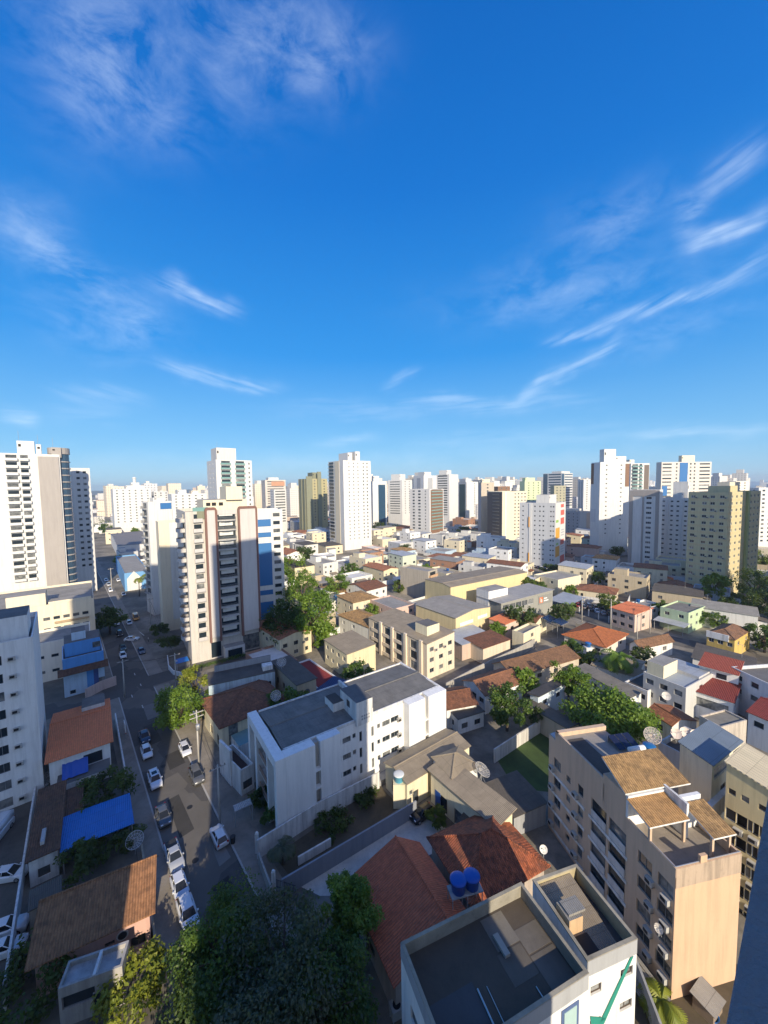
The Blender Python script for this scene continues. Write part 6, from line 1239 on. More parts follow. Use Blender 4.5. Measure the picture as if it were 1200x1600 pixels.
for k in range(26):
    t = rr_.uniform(0, 6.28); e = rr_.uniform(.5, 2.6); z = rr_.uniform(4, 7.2); b.tube([(0, 0, 2), (math.cos(t) * e * .5, math.sin(t) * e * .5, z * .7), (math.cos(t) * e, math.sin(t) * e, z)], .035, flat((.30, .22, .17), .9, name='dead_twig'), 4, .012)
b.tube([(0, 0, 0), (0, 0, 2.6)], .16, BARK, 7); tag(b.obj('bare_tree', loc=(p.x, p.y, 0)), 'leafless brownish tree between the dark crowns and the red tiled roof', 'tree')
tree('bright yellow green creeper heap catching the sun at the bottom left', G(215, 1570), 3.6, 3.4, 'yellow', 'dome', 30, 26, .34, 130, name='bush', cat='bush', trunk=False)
tree('dark garden shrubs in the lower left corner', G(35, 1570), 3.8, 4.6, 'dark', 'dome', 31, 26, .36, 120, name='bush', cat='bush', trunk=False)
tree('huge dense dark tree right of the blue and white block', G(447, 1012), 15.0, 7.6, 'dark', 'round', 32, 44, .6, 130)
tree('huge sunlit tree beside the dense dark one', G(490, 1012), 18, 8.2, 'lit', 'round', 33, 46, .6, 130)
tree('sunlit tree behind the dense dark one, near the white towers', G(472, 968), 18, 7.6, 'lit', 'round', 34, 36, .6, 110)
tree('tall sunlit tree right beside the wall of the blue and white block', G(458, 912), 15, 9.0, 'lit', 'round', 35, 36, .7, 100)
tree('bushy light green tree in front of the flat grey white house', G(528, 936), 12, 6.5, 'lit', 'round', 36, 30, .6, 90)
tree('light green tree in front of the beige apartment house', G(583, 968), 6.5, 3.6, 'lit', 'round', 37, 28, .5, 90)
tree('round tree with a dark green crown and lit top, in the middle of the houses', G(792, 1142), 9.6, 4.3, 'mid', 'round', 38, 44, .4, 150)
tree('tall light green tree above the terrace house with the pale blue fascia', G(888, 1098), 9.5, 3.8, 'lit', 'round', 39, 34, .42, 130)
tree('big bushy sunlit mango tree behind the peach block', G(955, 1158), 8.6, 7.2, 'lit', 'dome', 40, 90, .5, 200)
palm('coconut palm with sunlit fronds beside the modern grey house', G(968, 1070), 7.0, 5.8, 3)
palm('young palm on the vacant lot behind the low front wall', G(443, 1350), 2.4, 2.6, 5, 'grey', 12, lean=.2)
palm('spiky yellow green palm in the yard at the foot of the peach block', G(1032, 1580), 1.2, 2.6, 6, 'yellow', 26, lean=.1)
palm('left one of two palms beside the white house on the far street', G(218, 932), 8.5, 3.4, 7, 'yellow', 12)
palm('right one of two palms beside the white house on the far street', G(229, 930), 9.5, 3.4, 8, 'yellow', 12)
palm('pale palm beside the canopy over parked cars', G(893, 962), 4.0, 3.4, 9, 'lit', 14)
tree('round sunlit street tree by the fence of the car park', G(950, 955), 7.5, 4.2, 'olive', 'round', 41, 30, .5, 100)
tree('small dark green tree left of the mint green house', G(1034, 968), 7.0, 3.4, 'mid', 'round', 42, 26, .5, 90)
tree('tall light green tree standing against the olive apartment block', G(1113, 948), 13.5, 5.0, 'lit', 'round', 43, 34, .65, 90)
for k, (px, py, h, rx, c_, lab) in enumerate(((1178, 945, 14, 7.5, 'mid', 'large tree right of the olive apartment block, lit on top'), (1205, 975, 13, 8, 'dark', 'dark tree at the right edge, nearest to the yellow house'), (1150, 968, 8, 5.5, 'dark', 'dark rounded tree between the olive block and the yellow house'), (1108, 978, 6, 5.5, 'mid', 'broad bushy tree right of the mint green house'), (1195, 1020, 8, 5, 'mid', 'bushy tree at the right edge behind the yellow house'), (1190, 890, 12, 7, 'olive', 'sunlit tree beyond the olive block at the right edge'))): tree(lab, G(px, py), h, rx, c_, 'round', 50 + k, 34, .6, 100)
tree('dark shrubs in the forecourt of the terracotta framed tower', G(262, 1022), 5.5, 3.4, 'dark', 'dome', 60, 24, .4, 110, name='bush', cat='bush', trunk=False)
tree('dark hedge bush further up the forecourt, beside the cream slab', G(252, 996), 5.0, 3.0, 'dark', 'dome', 61, 22, .45, 90, name='bush', cat='bush', trunk=False)
b0 = G(292, 1052); hb = leaf_mesh('hedge', [(i * .8, 0, .8) for i in range(26)], [.75] * 26, 130, .22, leaf_mat(*GREEN['mid']), 5); ho = bpy.data.objects.new('hedge', hb); C.objects.link(ho); ho.location = (b0.x, b0.y, .2); ho.rotation_euler.z = rad(36); tag(ho, 'clipped hedge running along the front of the terracotta framed tower', 'hedge')
tree('small bush with a yellow top beside the black car in the concrete yard', G(681, 1292), 3.0, 1.5, 'olive', 'round', 62, 22, .28, 110, name='bush', cat='bush', trunk=False)
tree('low dark shrubs in the front garden of the white apartment block', G(412, 1258), 2.8, 2.4, 'dark', 'dome', 63, 22, .32, 100, name='bush', cat='bush', trunk=False)
tree('garden shrub beside the entrance canopy of the white apartment block', G(428, 1285), 2.2, 1.8, 'mid', 'dome', 64, 20, .3, 90, name='bush', cat='bush', trunk=False)
tree('weedy scrub along the far side of the vacant lot', G(570, 1250), 1.2, 2.6, 'dark', 'dome', 65, 20, .3, 80, name='bush', cat='bush', trunk=False)
tree('leggy weeds in the middle of the vacant lot', G(520, 1290), 1.3, 2.8, 'dark', 'dome', 66, 20, .3, 80, name='bush', cat='bush', trunk=False)
tree('slender young tree against the blank beige shed wall', G(836, 1142), 5.0, 1.7, 'dark', 'round', 67, 18, .3, 80)
tree('dark garden tree left of the coconut palm', G(925, 1050), 5.5, 3.4, 'dark', 'round', 68, 24, .42, 90)
tree('dark garden tree right of the coconut palm', G(1005, 1040), 5.0, 3.0, 'dark', 'round', 69, 22, .42, 90)
b = MB(); q = [G(367, 1268, 2.6), G(394, 1256, 2.6)]; d_ = q[1] - q[0]; n_ = Vector((-d_.y, d_.x)).normalized() * 1.3; r = empty('entrance_canopy', (*q[0], 0), 0, 'pale blue entrance canopy in front of the white apartment block', 'canopy')
b.poly([(0, 0, 2.6), (d_.x, d_.y, 2.6), (d_.x + n_.x, d_.y + n_.y, 2.6), (n_.x, n_.y, 2.6)], METAL); b.poly([(n_.x, n_.y, 2.5), (d_.x + n_.x, d_.y + n_.y, 2.5), (d_.x, d_.y, 2.5), (0, 0, 2.5)], METAL); b.obj('roof', r)
for p in (Vector((0, 0)), d_, d_ + n_, n_): b = MB(); b.tube([(p.x, p.y, 0), (p.x, p.y, 2.55)], .05, GALV, 5); b.obj('post', r)

# ------------------------------------------------------------------ vehicles
W_, SV, BK, GY, NB, DG = (.74, .75, .76), (.42, .44, .46), (.012, .012, .014), (.10, .105, .11), (.02, .035, .08), (.02, .05, .045)
IN, AW = -50, 130                                     # heading towards the viewer / away from him, along the street
CARS = [('hatch', W_, 289, 1172, IN, 'white hatchback parked in the sunlit strip beside the light pole'), ('suv', GY, 307, 1213, IN, 'dark grey car parked at the right kerb behind the sunlit white one'),
 ('hatch', W_, 342, 1308, AW, 'white hatchback standing at the right kerb in the shade'), ('sedan', NB, 226, 1152, IN, 'dark blue car in front of the white car beside the orange roofed house'),
 ('hatch', W_, 229, 1176, IN, 'white car parked at the left kerb opposite the sunlit hatchback'), ('suv', W_, 242, 1220, IN, 'white car with a dark sunroof at the left kerb'),
 ('sedan', GY, 255, 1276, IN, 'dark grey sedan at the left kerb with its shadow across the sunlit strip'), ('pickup', SV, 272, 1340, IN, 'silver pickup with a dark load bed at the left kerb'),
 ('hatch', (.70, .73, .78), 281, 1388, IN, 'white car with a dark windscreen, second from the dark trees'), ('suv', W_, 293, 1430, IN, 'white car half under the dark trees at the left kerb'),
 ('hatch', W_, 192, 1025, IN, 'white hatchback waiting at the junction, left side'), ('sedan', DG, 192, 1013, IN, 'dark green car close behind the white hatchback at the junction'),
 ('sedan', NB, 221, 1018, IN, 'dark navy car coming down the right lane to the junction'), ('sedan', W_, 206, 999, 12, 'white sedan turning diagonally across the street'),
 ('suv', BK, 187, 991, IN, 'black car parked by the dark spreading tree'), ('hatch', W_, 182, 975, IN, 'white car just below the dark spreading tree'), ('hatch', (.62, .60, .60), 202, 974, IN, 'pale car driving past the dark spreading tree'),
 ('van', (.55, .25, .03), 212, 966, IN, 'orange van on the right of the street'), ('sedan', SV, 193, 929, IN, 'silver car alone on the sunlit far stretch of street'), ('hatch', W_, 185, 907, IN, 'white car further up the sunlit far stretch'),
 ('suv', W_, 173, 923, IN, 'first white car parked on the left of the far street, nearest'), ('suv', SV, 170, 914, IN, 'silver car parked second on the left of the far street'), ('hatch', W_, 166, 907, IN, 'white car parked third on the left of the far street')]
for c_ in CARS:
    p = G(c_[2], c_[3], .4); car(c_[0], c_[1], p, c_[4], c_[5], None, sunroof='sunroof' in c_[5], z=.02)
rr_ = random.Random(21)
for k in range(14):
    p = rdp((G(176, 880) - O).dot(RD) - 30 + k * 6.2, HWR - 1.1); car(rr_.choice(['hatch', 'sedan', 'suv']), rr_.choice([W_, W_, SV, GY]), p, IN, 'car in the long parked row on the right of the far street', 'cars parked along the far street', z=.02)
for c_ in (('sedan', W_, 14, 1368, 10, 'white sedan in the left parking lot, standing across'), ('suv', W_, 6, 1456, 25, 'upper one of two white cars at the left edge, lower lot'), ('hatch', W_, 5, 1486, 25, 'lower one of two white cars at the left edge, lower lot'), ('van', (.62, .66, .70), -6, 1306, -75, 'pale delivery van at the foot of the tall white apartment block')):
    p = G(c_[2], c_[3], .4); car(c_[0], c_[1], p, c_[4], c_[5], z=.025)
p = G(660, 1272, .5); car('hatch', BK, p, 215, 'black car by the blue door in the concrete yard', z=.03)
p = G(632, 1342, .5); car('hatch', (.45, .5, .6), p, 60, 'pale car half hidden at the edge of the red tiled roof', z=.03)
for k in range(20):
    i, j = k % 10, k // 10; a_, b_ = G(850, 888), G(903, 903); p = a_.lerp(b_, i / 9) + Vector((-.5, .85)) * (j * 11); car(rr_.choice(['hatch', 'sedan', 'suv']), rr_.choice([W_, SV, GY, BK, NB]), p, 62, 'car parked in the lot below the colourful panelled tower', 'cars in the lot below the panelled tower', z=.04)
for k in range(18):
    i, j = k % 9, k // 9; a_, b_ = G(900, 948), G(985, 974); p = a_.lerp(b_, i / 8) + Vector((-.1, .99)) * (3 + j * 9); car(rr_.choice(['hatch', 'sedan', 'suv']), rr_.choice([W_, SV, GY, BK, (.25, .02, .02)]), p, 75, 'car parked behind the dark railing fence', 'cars behind the railing fence', z=.045)
for k, (px, py, c_) in enumerate(((1062, 925, NB), (1098, 948, W_), (1135, 958, GY))): car('sedan', c_, G(px, py), 160, ('dark blue', 'white', 'grey')[k] + ' car parked near the foot of the olive apartment block', z=.02)

# ------------------------------------------------------------------ poles and cables
PL = [(G(311, 1197), 10.5, 'concrete pole with a round transformer beside the sunlit white hatchback', 1, True), (G(276, 1082), 10.0, 'concrete pole with a crossarm at the corner of the junction', -1, False), (G(344, 1290), 9.5, 'slim concrete pole on the right pavement beside the shaded white hatchback', 0, False),
      (G(236, 976), 10, 'concrete pole on the right pavement beside the orange van', -1, False), (G(175, 925), 12, 'tall pale pole on the left of the far street', 0, False), (G(195, 1090), 9.5, 'concrete pole on the left corner of the junction', 1, False)]
for p, h, lab, ls, tr in PL: pole(lab, p, h, 40, 2 if tr else 1, ls, tr)
RP = [(G(909, 972), 9.5, 'leftmost of the pale poles along the right hand street'), (G(954, 983), 10.5, 'pale pole left of the salmon shop'), (G(1015, 990), 9.5, 'pale pole between the salmon shop and the mint house'), (G(995, 1001), 8.5, 'pole standing over the dull brown tiled roof'), (G(900, 902), 9, 'pole at the car lot below the panelled tower')]
for p, h, lab in RP: pole(lab, p, h, 60, 1, 0, False)
def run(i, j, P_, n, lab):
    a, b_ = P_[i], P_[j]
    for k in range(n): cable(lab, (a[0].x + .35 * (k - 1), a[0].y + .35 * (k - 1), a[1] - .3 - .0 * k - (1.6 if k == 2 else 0)), (b_[0].x + .35 * (k - 1), b_[0].y + .35 * (k - 1), b_[1] - .3 - (1.6 if k == 2 else 0)), .7)
run(2, 0, PL, 3, 'overhead cable along the right pavement of the street'); run(0, 1, PL, 3, 'overhead cable beside the sunlit street tree'); run(1, 3, PL, 3, 'overhead cable along the front of the terracotta framed tower'); run(1, 5, PL, 2, 'overhead cable crossing the junction')
for i in range(3): run(i, i + 1 if i < 2 else 3, RP, 2, 'overhead cable along the right hand street')

# ------------------------------------------------------------------ the low quarter between: every house on its own
rr_ = random.Random(77)
def clear(P, r, pts=None):
    for f_ in FOOT:
        cx = sum(p.x for p in f_) / 4; cy = sum(p.y for p in f_) / 4; rf = max((p - Vector((cx, cy))).length for p in f_)
        if (P - Vector((cx, cy))).length < rf * .80 + r * .74: return False
    s, n = (P - O).dot(RD), (P - O).dot(RN)
    if -HWL - 3 - r < n < HWR + 3.4 + r: return False
    for i in range(4):
        a, c = RS[i], RS[i + 1]; d = c - a; t = max(0, min(1, (P - a).dot(d) / d.length_squared)); e = P - (a + d * t)
        if e.length < 8 + r * .6: return False
    for q, rr in ((G(880, 890), 17), (G(940, 955), 13), (G(815, 1190), 9), (G(520, 1300), 9), (G(600, 1330), 10)):
        if (P - q).length < rr + r * .6: return False
    return True
WC = [('white', WH), ('off white', paint((.70, .69, .64), .4)), ('cream', paint((.70, .62, .45), .4)), ('beige', BEI), ('pale grey', paint((.55, .55, .54), .4)), ('pale pink', paint((.62, .45, .38), .4)), ('pale yellow', paint((.70, .62, .42), .4)), ('pale blue', paint((.45, .56, .66), .4)), ('light green', paint((.56, .62, .50), .4)), ('stained white', WHD), ('brick brown', paint((.36, .20, .13), .5))]
RC = [('a flat grey roof', 'flat', RFG), ('a flat white roof', 'flat', slab((.62, .61, .58), .35)), ('a brown tiled roof', 'gable', R_BR), ('an orange tiled roof', 'gable', tiles((.52, .21, .10), .5, .4)), ('a grey sheet roof', 'shed', FIBL), ('a dark sheet roof', 'shed', FIBD), ('a brown sheet roof', 'gable', FIB), ('a hipped tan roof', 'hip', R_TAN), ('a hipped rusty roof', 'hip', tiles((.40, .17, .09), .5, .5)), ('a silver sheet roof', 'shed', METAL)]
def short(lab): return re_short.get(lab, ' '.join(lab.split(',')[0].split()[:7]))
re_short = {}
def relation(P, lab, o):
    c = o.corners(); q = (c[0] + c[2]) / 2; d = P - q; t = q.normalized(); f_ = d.dot(t); s = d.x * t.y - d.y * t.x
    return ('behind' if f_ > 0 else 'in front of') if abs(f_) > abs(s) else ('right of' if s > 0 else 'left of'), d.length
def shorten(lab):
    w = lab.split(',')[0].split(' with ')[0].split(' of ')[0].split(' and ')[0]
    return ' '.join(w.split()[:6])
SH = {}
for lab, o in LM: SH.setdefault(shorten(lab), []).append((lab, o))
UNI = [(k, v[0][1]) for k, v in SH.items() if len(v) == 1 and len(k.split()) > 1]
def describe(P, size, wn, rn):
    near = sorted(((relation(P, k, o), k) for k, o in UNI), key=lambda x: x[0][1])[:5]
    for a in range(len(near)):
        lab = f"{size} {wn} house with {rn}, {near[a][0][0]} the {near[a][1]}"
        if lab not in USED and len(lab.split()) <= 16: return lab
    return None
made = 0; tries = 0
while made < 285 and tries < 16000:
    tries += 1; Y = 62 + 400 * rr_.random() ** .8; X = rr_.uniform(-.88, 1.05) * Y
    P = Vector((X, Y)); w = rr_.uniform(7, 11) + Y * .012; d = rr_.uniform(8, 16) + Y * .014
    if Y < 84 or (X < -.36 * Y and Y < 105): continue
    if X < -.55 * Y and Y < 210: continue
    ang = 38 + rr_.uniform(-5, 5) + (12 if X > 40 else 0); ctr = P + dirv(ang) * w / 2 + dirv(ang + 90) * d / 2
    if not clear(ctr, math.hypot(w, d) / 2): continue
    fl = rr_.choice([1, 1, 1, 2, 2, 3] if Y < 260 else [1, 2, 2, 3, 3, 4]); h = 3.4 + 2.7 * (fl - 1) + rr_.uniform(0, .6)
    wn, wm = rr_.choice(WC[:3] * 4 + WC); rn, rk, rm = rr_.choice(RC[:2] * 3 + RC); lab = describe(ctr, {1: 'low', 2: 'two storey', 3: 'three storey', 4: 'four storey'}[fl], wn, rn)
    if lab is None: continue
    o = Bld('house', lab, P, ang, w, d, h, wm, 'house', roof=rk, roofm=rm, rise=rr_.uniform(.8, 1.8) if rk != 'shed' else rr_.uniform(.3, .7), ridge=rr_.choice('xy') if rk == 'gable' else rr_.choice('RL'), over=.35, par=rr_.uniform(.4, 1.0))
    rec = .16 if Y < 150 else 0; n_ = 3 if Y < 260 else 2
    for k in range(fl):
        z = 1.0 + 2.7 * k
        for i in range(n_):
            if rr_.random() < .8: o.win('R', w * (i + .5) / n_, z if rr_.random() < .8 or k else .1, rr_.choice([1.0, 1.4, 1.8]), 1.2, rr_.choice('bwn'), rec)
            if rr_.random() < .7: o.win('L', d * (i + .5) / n_, z, rr_.choice([1.0, 1.4]), 1.2, rr_.choice('bwn'), rec)
    if rk == 'flat' and rr_.random() < .5: o.box('roof_room', w * .1, d * .5, h - 1.2, w * .45, d * .85, h + rr_.uniform(1.2, 2.6), wm, RFG)
    if rr_.random() < .6:                                   # a lower wing built on
        x0 = rr_.uniform(0, w * .5); ww = rr_.uniform(.3, .5) * w; dd = rr_.uniform(1.5, 3.5); hw = rr_.uniform(.45, .8) * min(h, 5.5) + .4; b = MB()
        b.box(x0, -dd, 0, x0 + ww, -.01, hw, wm if rr_.random() < .7 else WHD, skip='t'); m2 = rr_.choice([FIB, FIBL, FIBD, METAL, R_OR, R_BR, RFG]); b.poly([(x0 - .3, -dd - .3, hw), (x0 + ww + .3, -dd - .3, hw), (x0 + ww + .3, -.01, hw + .5), (x0 - .3, -.01, hw + .5)], m2); b.poly([(x0 - .3, -.01, hw + .42), (x0 + ww + .3, -.01, hw + .42), (x0 + ww + .3, -dd - .3, hw - .08), (x0 - .3, -dd - .3, hw - .08)], m2); b.obj('wing', o.root)
    if rr_.random() < .45 and Y < 300:
        b = MB(); hy = rr_.uniform(1.8, 2.4); e = rr_.uniform(2.5, 5); b.box(-e, -e, 0, w, -e + .2, hy, WHD); b.box(-e, -e + .2, 0, -e + .2, d, hy, WHD); b.obj('yard_wall', o.root)
    if rr_.random() < .35 and Y < 220: o.ac('R', w * rr_.uniform(.2, .8), h * .55)
    if rr_.random() < .5 and Y < 320:
        b = MB(); x0, y0 = w * rr_.uniform(.2, .8), d * rr_.uniform(.2, .8); z0 = h + (1.2 if rk != 'flat' else -.5); b.tube([(x0, y0, z0 - 1), (x0, y0, z0 + 2.6)], .03, GALV, 4)
        for q in range(5): b.tube([(x0 - .5 + q * .05, y0 - .4 + q * .2, z0 + 2.5), (x0 + .5 - q * .05, y0 - .4 + q * .2, z0 + 2.5)], .015, GALV, 3)
        b.tube([(x0, y0 - .5, z0 + 2.5), (x0, y0 + .5, z0 + 2.5)], .02, GALV, 3); b.obj('antenna', o.root)
    o.done(); made += 1
    tl = 'blue tank on the roof of the ' + lab.split(' house')[0] + ' house' + lab[lab.index(','):].replace(',', '')
    if Y < 240 and rr_.random() < .3 and rk == 'flat' and len(tl.split()) <= 16:
        c2 = P + dirv(ang) * w * .7 + dirv(ang + 90) * d * .4; tank(tl, c2, h - .5, .8, 1.0, rr_.choice([(.02, .12, .40), (.02, .2, .45)]))
print('low houses', made, tries)
# garden trees among them share a few crowns
protos = []
for k, (col, rx, h) in enumerate((('mid', 3.6, 7), ('lit', 3.2, 6.5), ('dark', 4.0, 8.0), ('olive', 3.4, 6.8))):
    protos.append((('mid green', 'light green', 'dark green', 'olive green')[k], col, rx, h))
made = 0; tries = 0; PR = {}
while made < 72 and tries < 7000:
    tries += 1; Y = 75 + 380 * rr_.random(); X = rr_.uniform(-.5 if Y < 200 else -.85, 1.0) * Y; P = Vector((X, Y))
    if not clear(P, 1.5): continue
    cn, col, rx, h = rr_.choice(protos); near = sorted(((relation(P, k, o), k) for k, o in UNI), key=lambda x: x[0][1])[:4]; lab = None
    for rel, k in near:
        l_ = f"{cn} garden tree among the houses {rel[0]} the {k}"
        if l_ not in USED and len(l_.split()) <= 16: lab = l_; break
    if lab is None: continue
    if cn not in PR: r = tree(lab, P, h, rx, col, 'round', 90 + len(PR), 26, .6, 70); PR[cn] = r
    else: r = copy_tree(PR[cn]); r.location = (P.x, P.y, 0); tag(r, lab, 'tree')
    r.rotation_euler.z = rr_.uniform(0, 6); s = rr_.uniform(.75, 1.35) * (1 + max(0, Y - 200) / 500); r.scale = (s, s, s * rr_.uniform(.85, 1.1)); made += 1
print('garden trees', made)
# the far city, one mass beyond 460 m
FM = []
for c in ((.74, .73, .70), (.62, .60, .56), (.68, .60, .48), (.50, .40, .33), (.55, .56, .58)):
    m, t, b = base_mat('far_facade'); uv = t.new('ShaderNodeUVMap').outputs[0]; br = t.new('ShaderNodeTexBrick', offset=0.0, ins={'Vector': uv, 'Scale': .30, 'Mortar Size': .34, 'Mortar Smooth': .0, 'Color1': (.05, .06, .07, 1), 'Color2': (.10, .10, .11, 1), 'Mortar': c + (1,), 'Brick Width': 1.0, 'Row Height': .9})
    br.squash = 1.0; t.l.new(br.outputs[0], b.inputs['Base Color']); b.inputs['Roughness'].default_value = .8; FM.append(m)
b = MB(); RM_ = [slab((.30, .28, .26), .4), slab((.45, .43, .40), .3), slab((.34, .17, .10), .4)]
for k in range(1500):
    Y = 470 + 2200 * rr_.random() ** 1.5; X = rr_.uniform(-1.05, 1.15) * Y
    if abs((Vector((X, Y)) - O).dot(RN)) < 26: continue
    s = rr_.uniform(10, 26); q = rr_.random(); h = rr_.uniform(4, 12) if q < .74 else rr_.uniform(14, 32) if q < .90 else rr_.uniform(34, 62)
    if q >= .74: s = rr_.uniform(14, 24)
    a = rad(38 + rr_.uniform(-20, 20)); ca, sa = math.cos(a), math.sin(a); w, d = s, s * rr_.uniform(.7, 1.6); m = rr_.choice(FM[:2] + FM); i0 = len(b.v); b.box(0, 0, 0, w, d, h, m, rr_.choice(RM_), skip='d')
    for i in range(i0, len(b.v)): x, y, z = b.v[i]; b.v[i] = (X + x * ca - y * sa, Y + x * sa + y * ca, z)
for k in range(150):
    Y = rr_.uniform(540, 1250); X = rr_.uniform(-.34, .95) * Y if k % 5 else rr_.uniform(-.9, -.3) * Y
    if abs((Vector((X, Y)) - O).dot(RN)) < 26: continue
    w, d, h = rr_.uniform(14, 22), rr_.uniform(14, 26), rr_.uniform(36, 62) + Y * .006; a = rad(38 + rr_.uniform(-15, 15)); ca, sa = math.cos(a), math.sin(a); m = rr_.choice(FM[:3] + FM); i0 = len(b.v)
    b.box(0, 0, 0, w, d, h, m, RM_[0], skip='d'); b.box(w * .3, d * .25, h, w * .7, d * .75, h + rr_.uniform(3, 7), slab((.62, .60, .56), .2), skip='d')
    for i in range(i0, len(b.v)): x, y, z = b.v[i]; b.v[i] = (X + x * ca - y * sa, Y + x * sa + y * ca, z)
tag(b.obj('distant_city'), 'hazy mass of small pale buildings on the horizon', 'city', None, 'stuff')
cs, rs = [], []
for k in range(420):
    Y = 430 + 1800 * rr_.random() ** 1.4; X = rr_.uniform(-1.0, 1.1) * Y; r_ = rr_.uniform(4, 9); cs.append((X, Y, r_ * .7)); rs.append(r_)
o = bpy.data.objects.new('distant_trees', leaf_mesh('far', cs, rs, 55, 1.8, leaf_mat(*GREEN['mid']), 5)); C.objects.link(o); tag(o, 'scattered far off treetops between the distant buildings', 'trees', None, 'stuff')

# a passer-by crossing at the junction
def person(label, P, shirt, legs, head=0):
    bm = bmesh.new(); sk = bm.verts.layers.skin.verify()
    J = [((0, 0, .95), .15), ((0, 0, 1.18), .14), ((0, 0, 1.42), .16), ((0, 0, 1.53), .06), ((0, .02, 1.68), .10), ((.10, 0, .88), .10), ((.13, .10, .48), .065), ((.13, .0, .06), .05), ((.13, .14, .03), .045), ((-.10, 0, .88), .10), ((-.13, .04, .47), .065), ((-.13, -.16, .07), .05), ((-.13, -.03, .03), .045),
         ((.20, 0, 1.40), .06), ((.25, -.05, 1.12), .045), ((.25, .10, .88), .035), ((-.20, 0, 1.40), .06), ((-.25, .05, 1.12), .045), ((-.25, .18, .90), .035)]
    v = [bm.verts.new(p) for p, r in J]
    for q, (p, r) in zip(v, J): q[sk].radius = (r, r)
    for a, b in ((0, 1), (1, 2), (2, 3), (3, 4), (0, 5), (5, 6), (6, 7), (7, 8), (0, 9), (9, 10), (10, 11), (11, 12), (2, 13), (13, 14), (14, 15), (2, 16), (16, 17), (17, 18)): bm.edges.new((v[a], v[b]))
    v[0][sk].use_root = True; me = bpy.data.meshes.new('person'); bm.to_mesh(me); bm.free()
    m, t, b = base_mat('person_clothing'); z = t.new('ShaderNodeSeparateXYZ', ins={0: t.new('ShaderNodeTexCoord').outputs['Object']}).outputs[2]
    r = t.new('ShaderNodeValToRGB', ins={0: t.math('DIVIDE', z, 1.8)}); r.color_ramp.interpolation = 'CONSTANT'; e = r.color_ramp.elements
    e[0].position, e[0].color = 0, legs + (1,); e[1].position, e[1].color = .53, shirt + (1,)
    for p_, c_ in ((.84, (.30, .17, .11)), (.955, (.02, .015, .012))): k = e.new(p_); k.color = c_ + (1,)
    t.l.new(r.outputs[0], b.inputs['Base Color']); b.inputs['Roughness'].default_value = .85; me.materials.append(m)
    o = bpy.data.objects.new('person', me); C.objects.link(o); o.location = (P[0], P[1], .015); o.rotation_euler.z = rad(head)
    o.modifiers.new('skin', 'SKIN').use_smooth_shade = True; o.modifiers.new('sub', 'SUBSURF').render_levels = 2; tag(o, label, 'person')
person('person in dark clothes walking across the junction', G(193, 1052), (.03, .03, .035), (.03, .035, .05), 60)
person('person in a pale shirt on the right pavement below the orange van', G(232, 1003), (.6, .58, .52), (.05, .06, .09), 130)

for k, (ds, n) in enumerate(((-28, .9), (-19, -1.2), (-9, .5), (4, -.8), (17, .6))):
    p = rdp((G(300, 1200) - O).dot(RD) + ds, n); b = MB(); b.lathe([(.42, 0), (.42, .012), (.36, .014)], MHC, 18); o = b.obj('manhole_cover', loc=(p.x, p.y, .014)); tag(o, 'round dark manhole cover in the asphalt of the street', 'manhole cover', 'manhole covers along the street')
for k, (s0, n, L, W2, al) in enumerate(((-30, .5, 6, 2.4, .035), (-14, -1.0, 9, 2.0, .05), (2, 1.2, 5, 2.6, .04), (12, -.6, 8, 2.2, .055), (-22, 1.8, 4, 1.6, .2), (22, .8, 7, 2.5, .19))):
    q = (G(300, 1200) - O).dot(RD) + s0; b = MB(); b.poly([(*rdp(q, n - W2 / 2), .0165), (*rdp(q + .3, n + W2 / 2), .0165), (*rdp(q + L, n + W2 / 2 - .2), .0165), (*rdp(q + L - .2, n - W2 / 2 + .1), .0165)], slab((al * 1.05, al, al * .9), .5)); b.obj('asphalt_patch')['kind'] = 'structure'
p = G(196, 1150); r = empty('signboard', (p.x, p.y), rad(-50), 'blank white and red signboard on posts in front of the orange roofed house', 'signboard'); b = MB(); b.box(-1.1, -.06, 1.2, 1.1, .06, 2.9, WH); b.box(-1.1, -.07, 1.0, 1.1, .07, 1.2, flat((.45, .08, .05), .5, name='red_trim')); b.obj('panel', r)
for x in (-.9, .9): b = MB(); b.tube([(x, 0, 0), (x, 0, 1.05)], .05, GALV, 5); b.obj('post', r)
wall_run('pinkish panel wall on the pavement by the light blue corner building', [G(134, 1092), G(160, 1078), G(182, 1070)], 2.4, paint((.62, .46, .40), .6))
p = G(364, 1318); b = MB(); b.lathe([(.30, 0), (.36, .9), (.38, .92), (.30, 1.0)], TRIM, 12); tag(b.obj('litter_bin', loc=(p.x, p.y, .14)), 'black round bin on the right pavement beside the shaded white hatchback', 'bin')
p = G(285, 1046); r = empty('awning', (p.x, p.y), rad(40), 'small blue awning at the gate of the terracotta framed tower', 'awning'); b = MB(); b.poly([(-1.6, -1.2, 2.5), (1.6, -1.2, 2.5), (1.6, 1.2, 2.9), (-1.6, 1.2, 2.9)], TB); b.poly([(-1.6, 1.2, 2.85), (1.6, 1.2, 2.85), (1.6, -1.2, 2.45), (-1.6, -1.2, 2.45)], TB); b.obj('canopy', r)
for x in (-1.5, 1.5):
    for y in (-1.1, 1.1): b = MB(); b.tube([(x, y, 0), (x, y, 2.6)], .05, GALV, 5); b.obj('post', r)
p = G(620, 1592); r = empty('air_conditioner', (p.x, p.y, 0), rad(22), 'grey cooling unit on legs beside the grey roofed building', 'air conditioner'); b = MB(); b.box(-.6, -.5, .6, .6, .5, 1.5, flat((.4, .4, .38), .5, name='unit_casing')); b.lathe([(.38, 1.5), (.38, 1.53), (.1, 1.53)], DARK, 14); b.obj('casing', r)
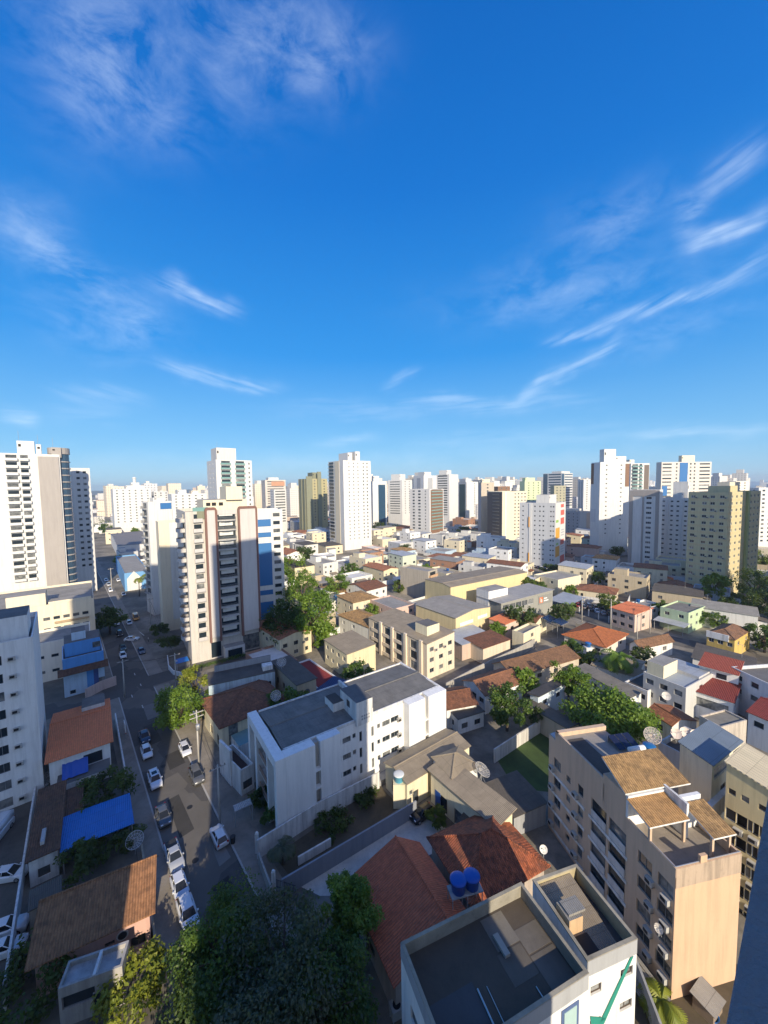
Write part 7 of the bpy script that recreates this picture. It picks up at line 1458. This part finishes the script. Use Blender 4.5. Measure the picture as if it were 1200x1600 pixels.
for x in (-.5, .5):
    for y in (-.4, .4): b = MB(); b.box(x - .04, y - .04, 0, x + .04, y + .04, .61, GALV); b.obj('leg', r)
# ------------------------------------------------------------------ the camera's own building and the towers behind the viewpoint (they cast the long shadows)
au = 41; u, v = dirv(au), dirv(au + 90); rough = None
m, t, b = base_mat('rough_render'); pos = t.new('ShaderNodeNewGeometry').outputs['Position']; n = t.noise(pos, 45, 6, .7); n2 = t.noise(pos, 9, 4)
t.l.new(t.mix(n2, (.30, .32, .36), (.42, .43, .46)), b.inputs['Base Color']); b.inputs['Roughness'].default_value = .9; bump(t, b, n, .02, 1.0)
P = u * (-4.6) - v * 16.5
o = Bld('apartment_tower', 'rough rendered balcony wall of the tower the picture is taken from, lower right corner', P, au, 21.0, 14.8, 89, PW2, 'building', par=1.0)
for z in storeys(89, 0): 
    for q in (.08, .35, .6, .85): o.win('B', 21 * q, z, 1.6, 1.3, 'g', .2)
e = ray(1135, 1600); dz = .55; off_ = (e.x * v.x + e.y * v.y) / -e.z * dz; print('sill offset', off_)
b = MB(); yv = off_ + 16.5; b.box(0, yv - .28, H - 1.6, 21, yv, H - dz, m); b.box(0, 14.8, H - 1.75, 21, yv - .0, H - 1.6, PW2); b.obj('balcony_parapet', o.root)
o.done()
def caster(label, X0a, X0b, Y, h, d=16, ang=22.6):
    # a slab seen edge on by the sun, from X0a to X0b along the picture plane
    P = Vector((X0a - .417 * Y, Y)); w = (X0b - X0a) / 1.083
    o = Bld('apartment_tower', label, P, ang, w, d, h, PW2, 'building', par=1.0)
    for z in storeys(h, 0):
        for q in (.15, .4, .65, .88): o.win('B', w * q, z, 1.6, 1.3, 'g', 0)
    o.done(); return o
caster('tall white tower behind the viewpoint on the left, outside the view', -50, -12.5, -20, 92)
caster('white tower outside the view on the right whose shadow falls on the olive block', 188, 214, 106, 69, 12)
caster('white tower outside the view on the right whose shadow falls on the taupe framed tower', 226, 276, 126, 80, 12)

# the air: a thin even haze round the whole city
hz_m = bpy.data.materials.new('air'); hz_m.use_nodes = True; t = NT(hz_m.node_tree); t.n.clear()
pv = t.new('ShaderNodeVolumePrincipled', ins={'Color': (.80, .88, .97, 1), 'Density': .00016, 'Anisotropy': .2}); o_ = t.new('ShaderNodeOutputMaterial'); t.l.new(pv.outputs[0], o_.inputs['Volume'])
b = MB(); b.box(-5200, -380, -1, 5200, 5400, 115, hz_m); tag(b.obj('haze'), None, None, None, 'stuff')
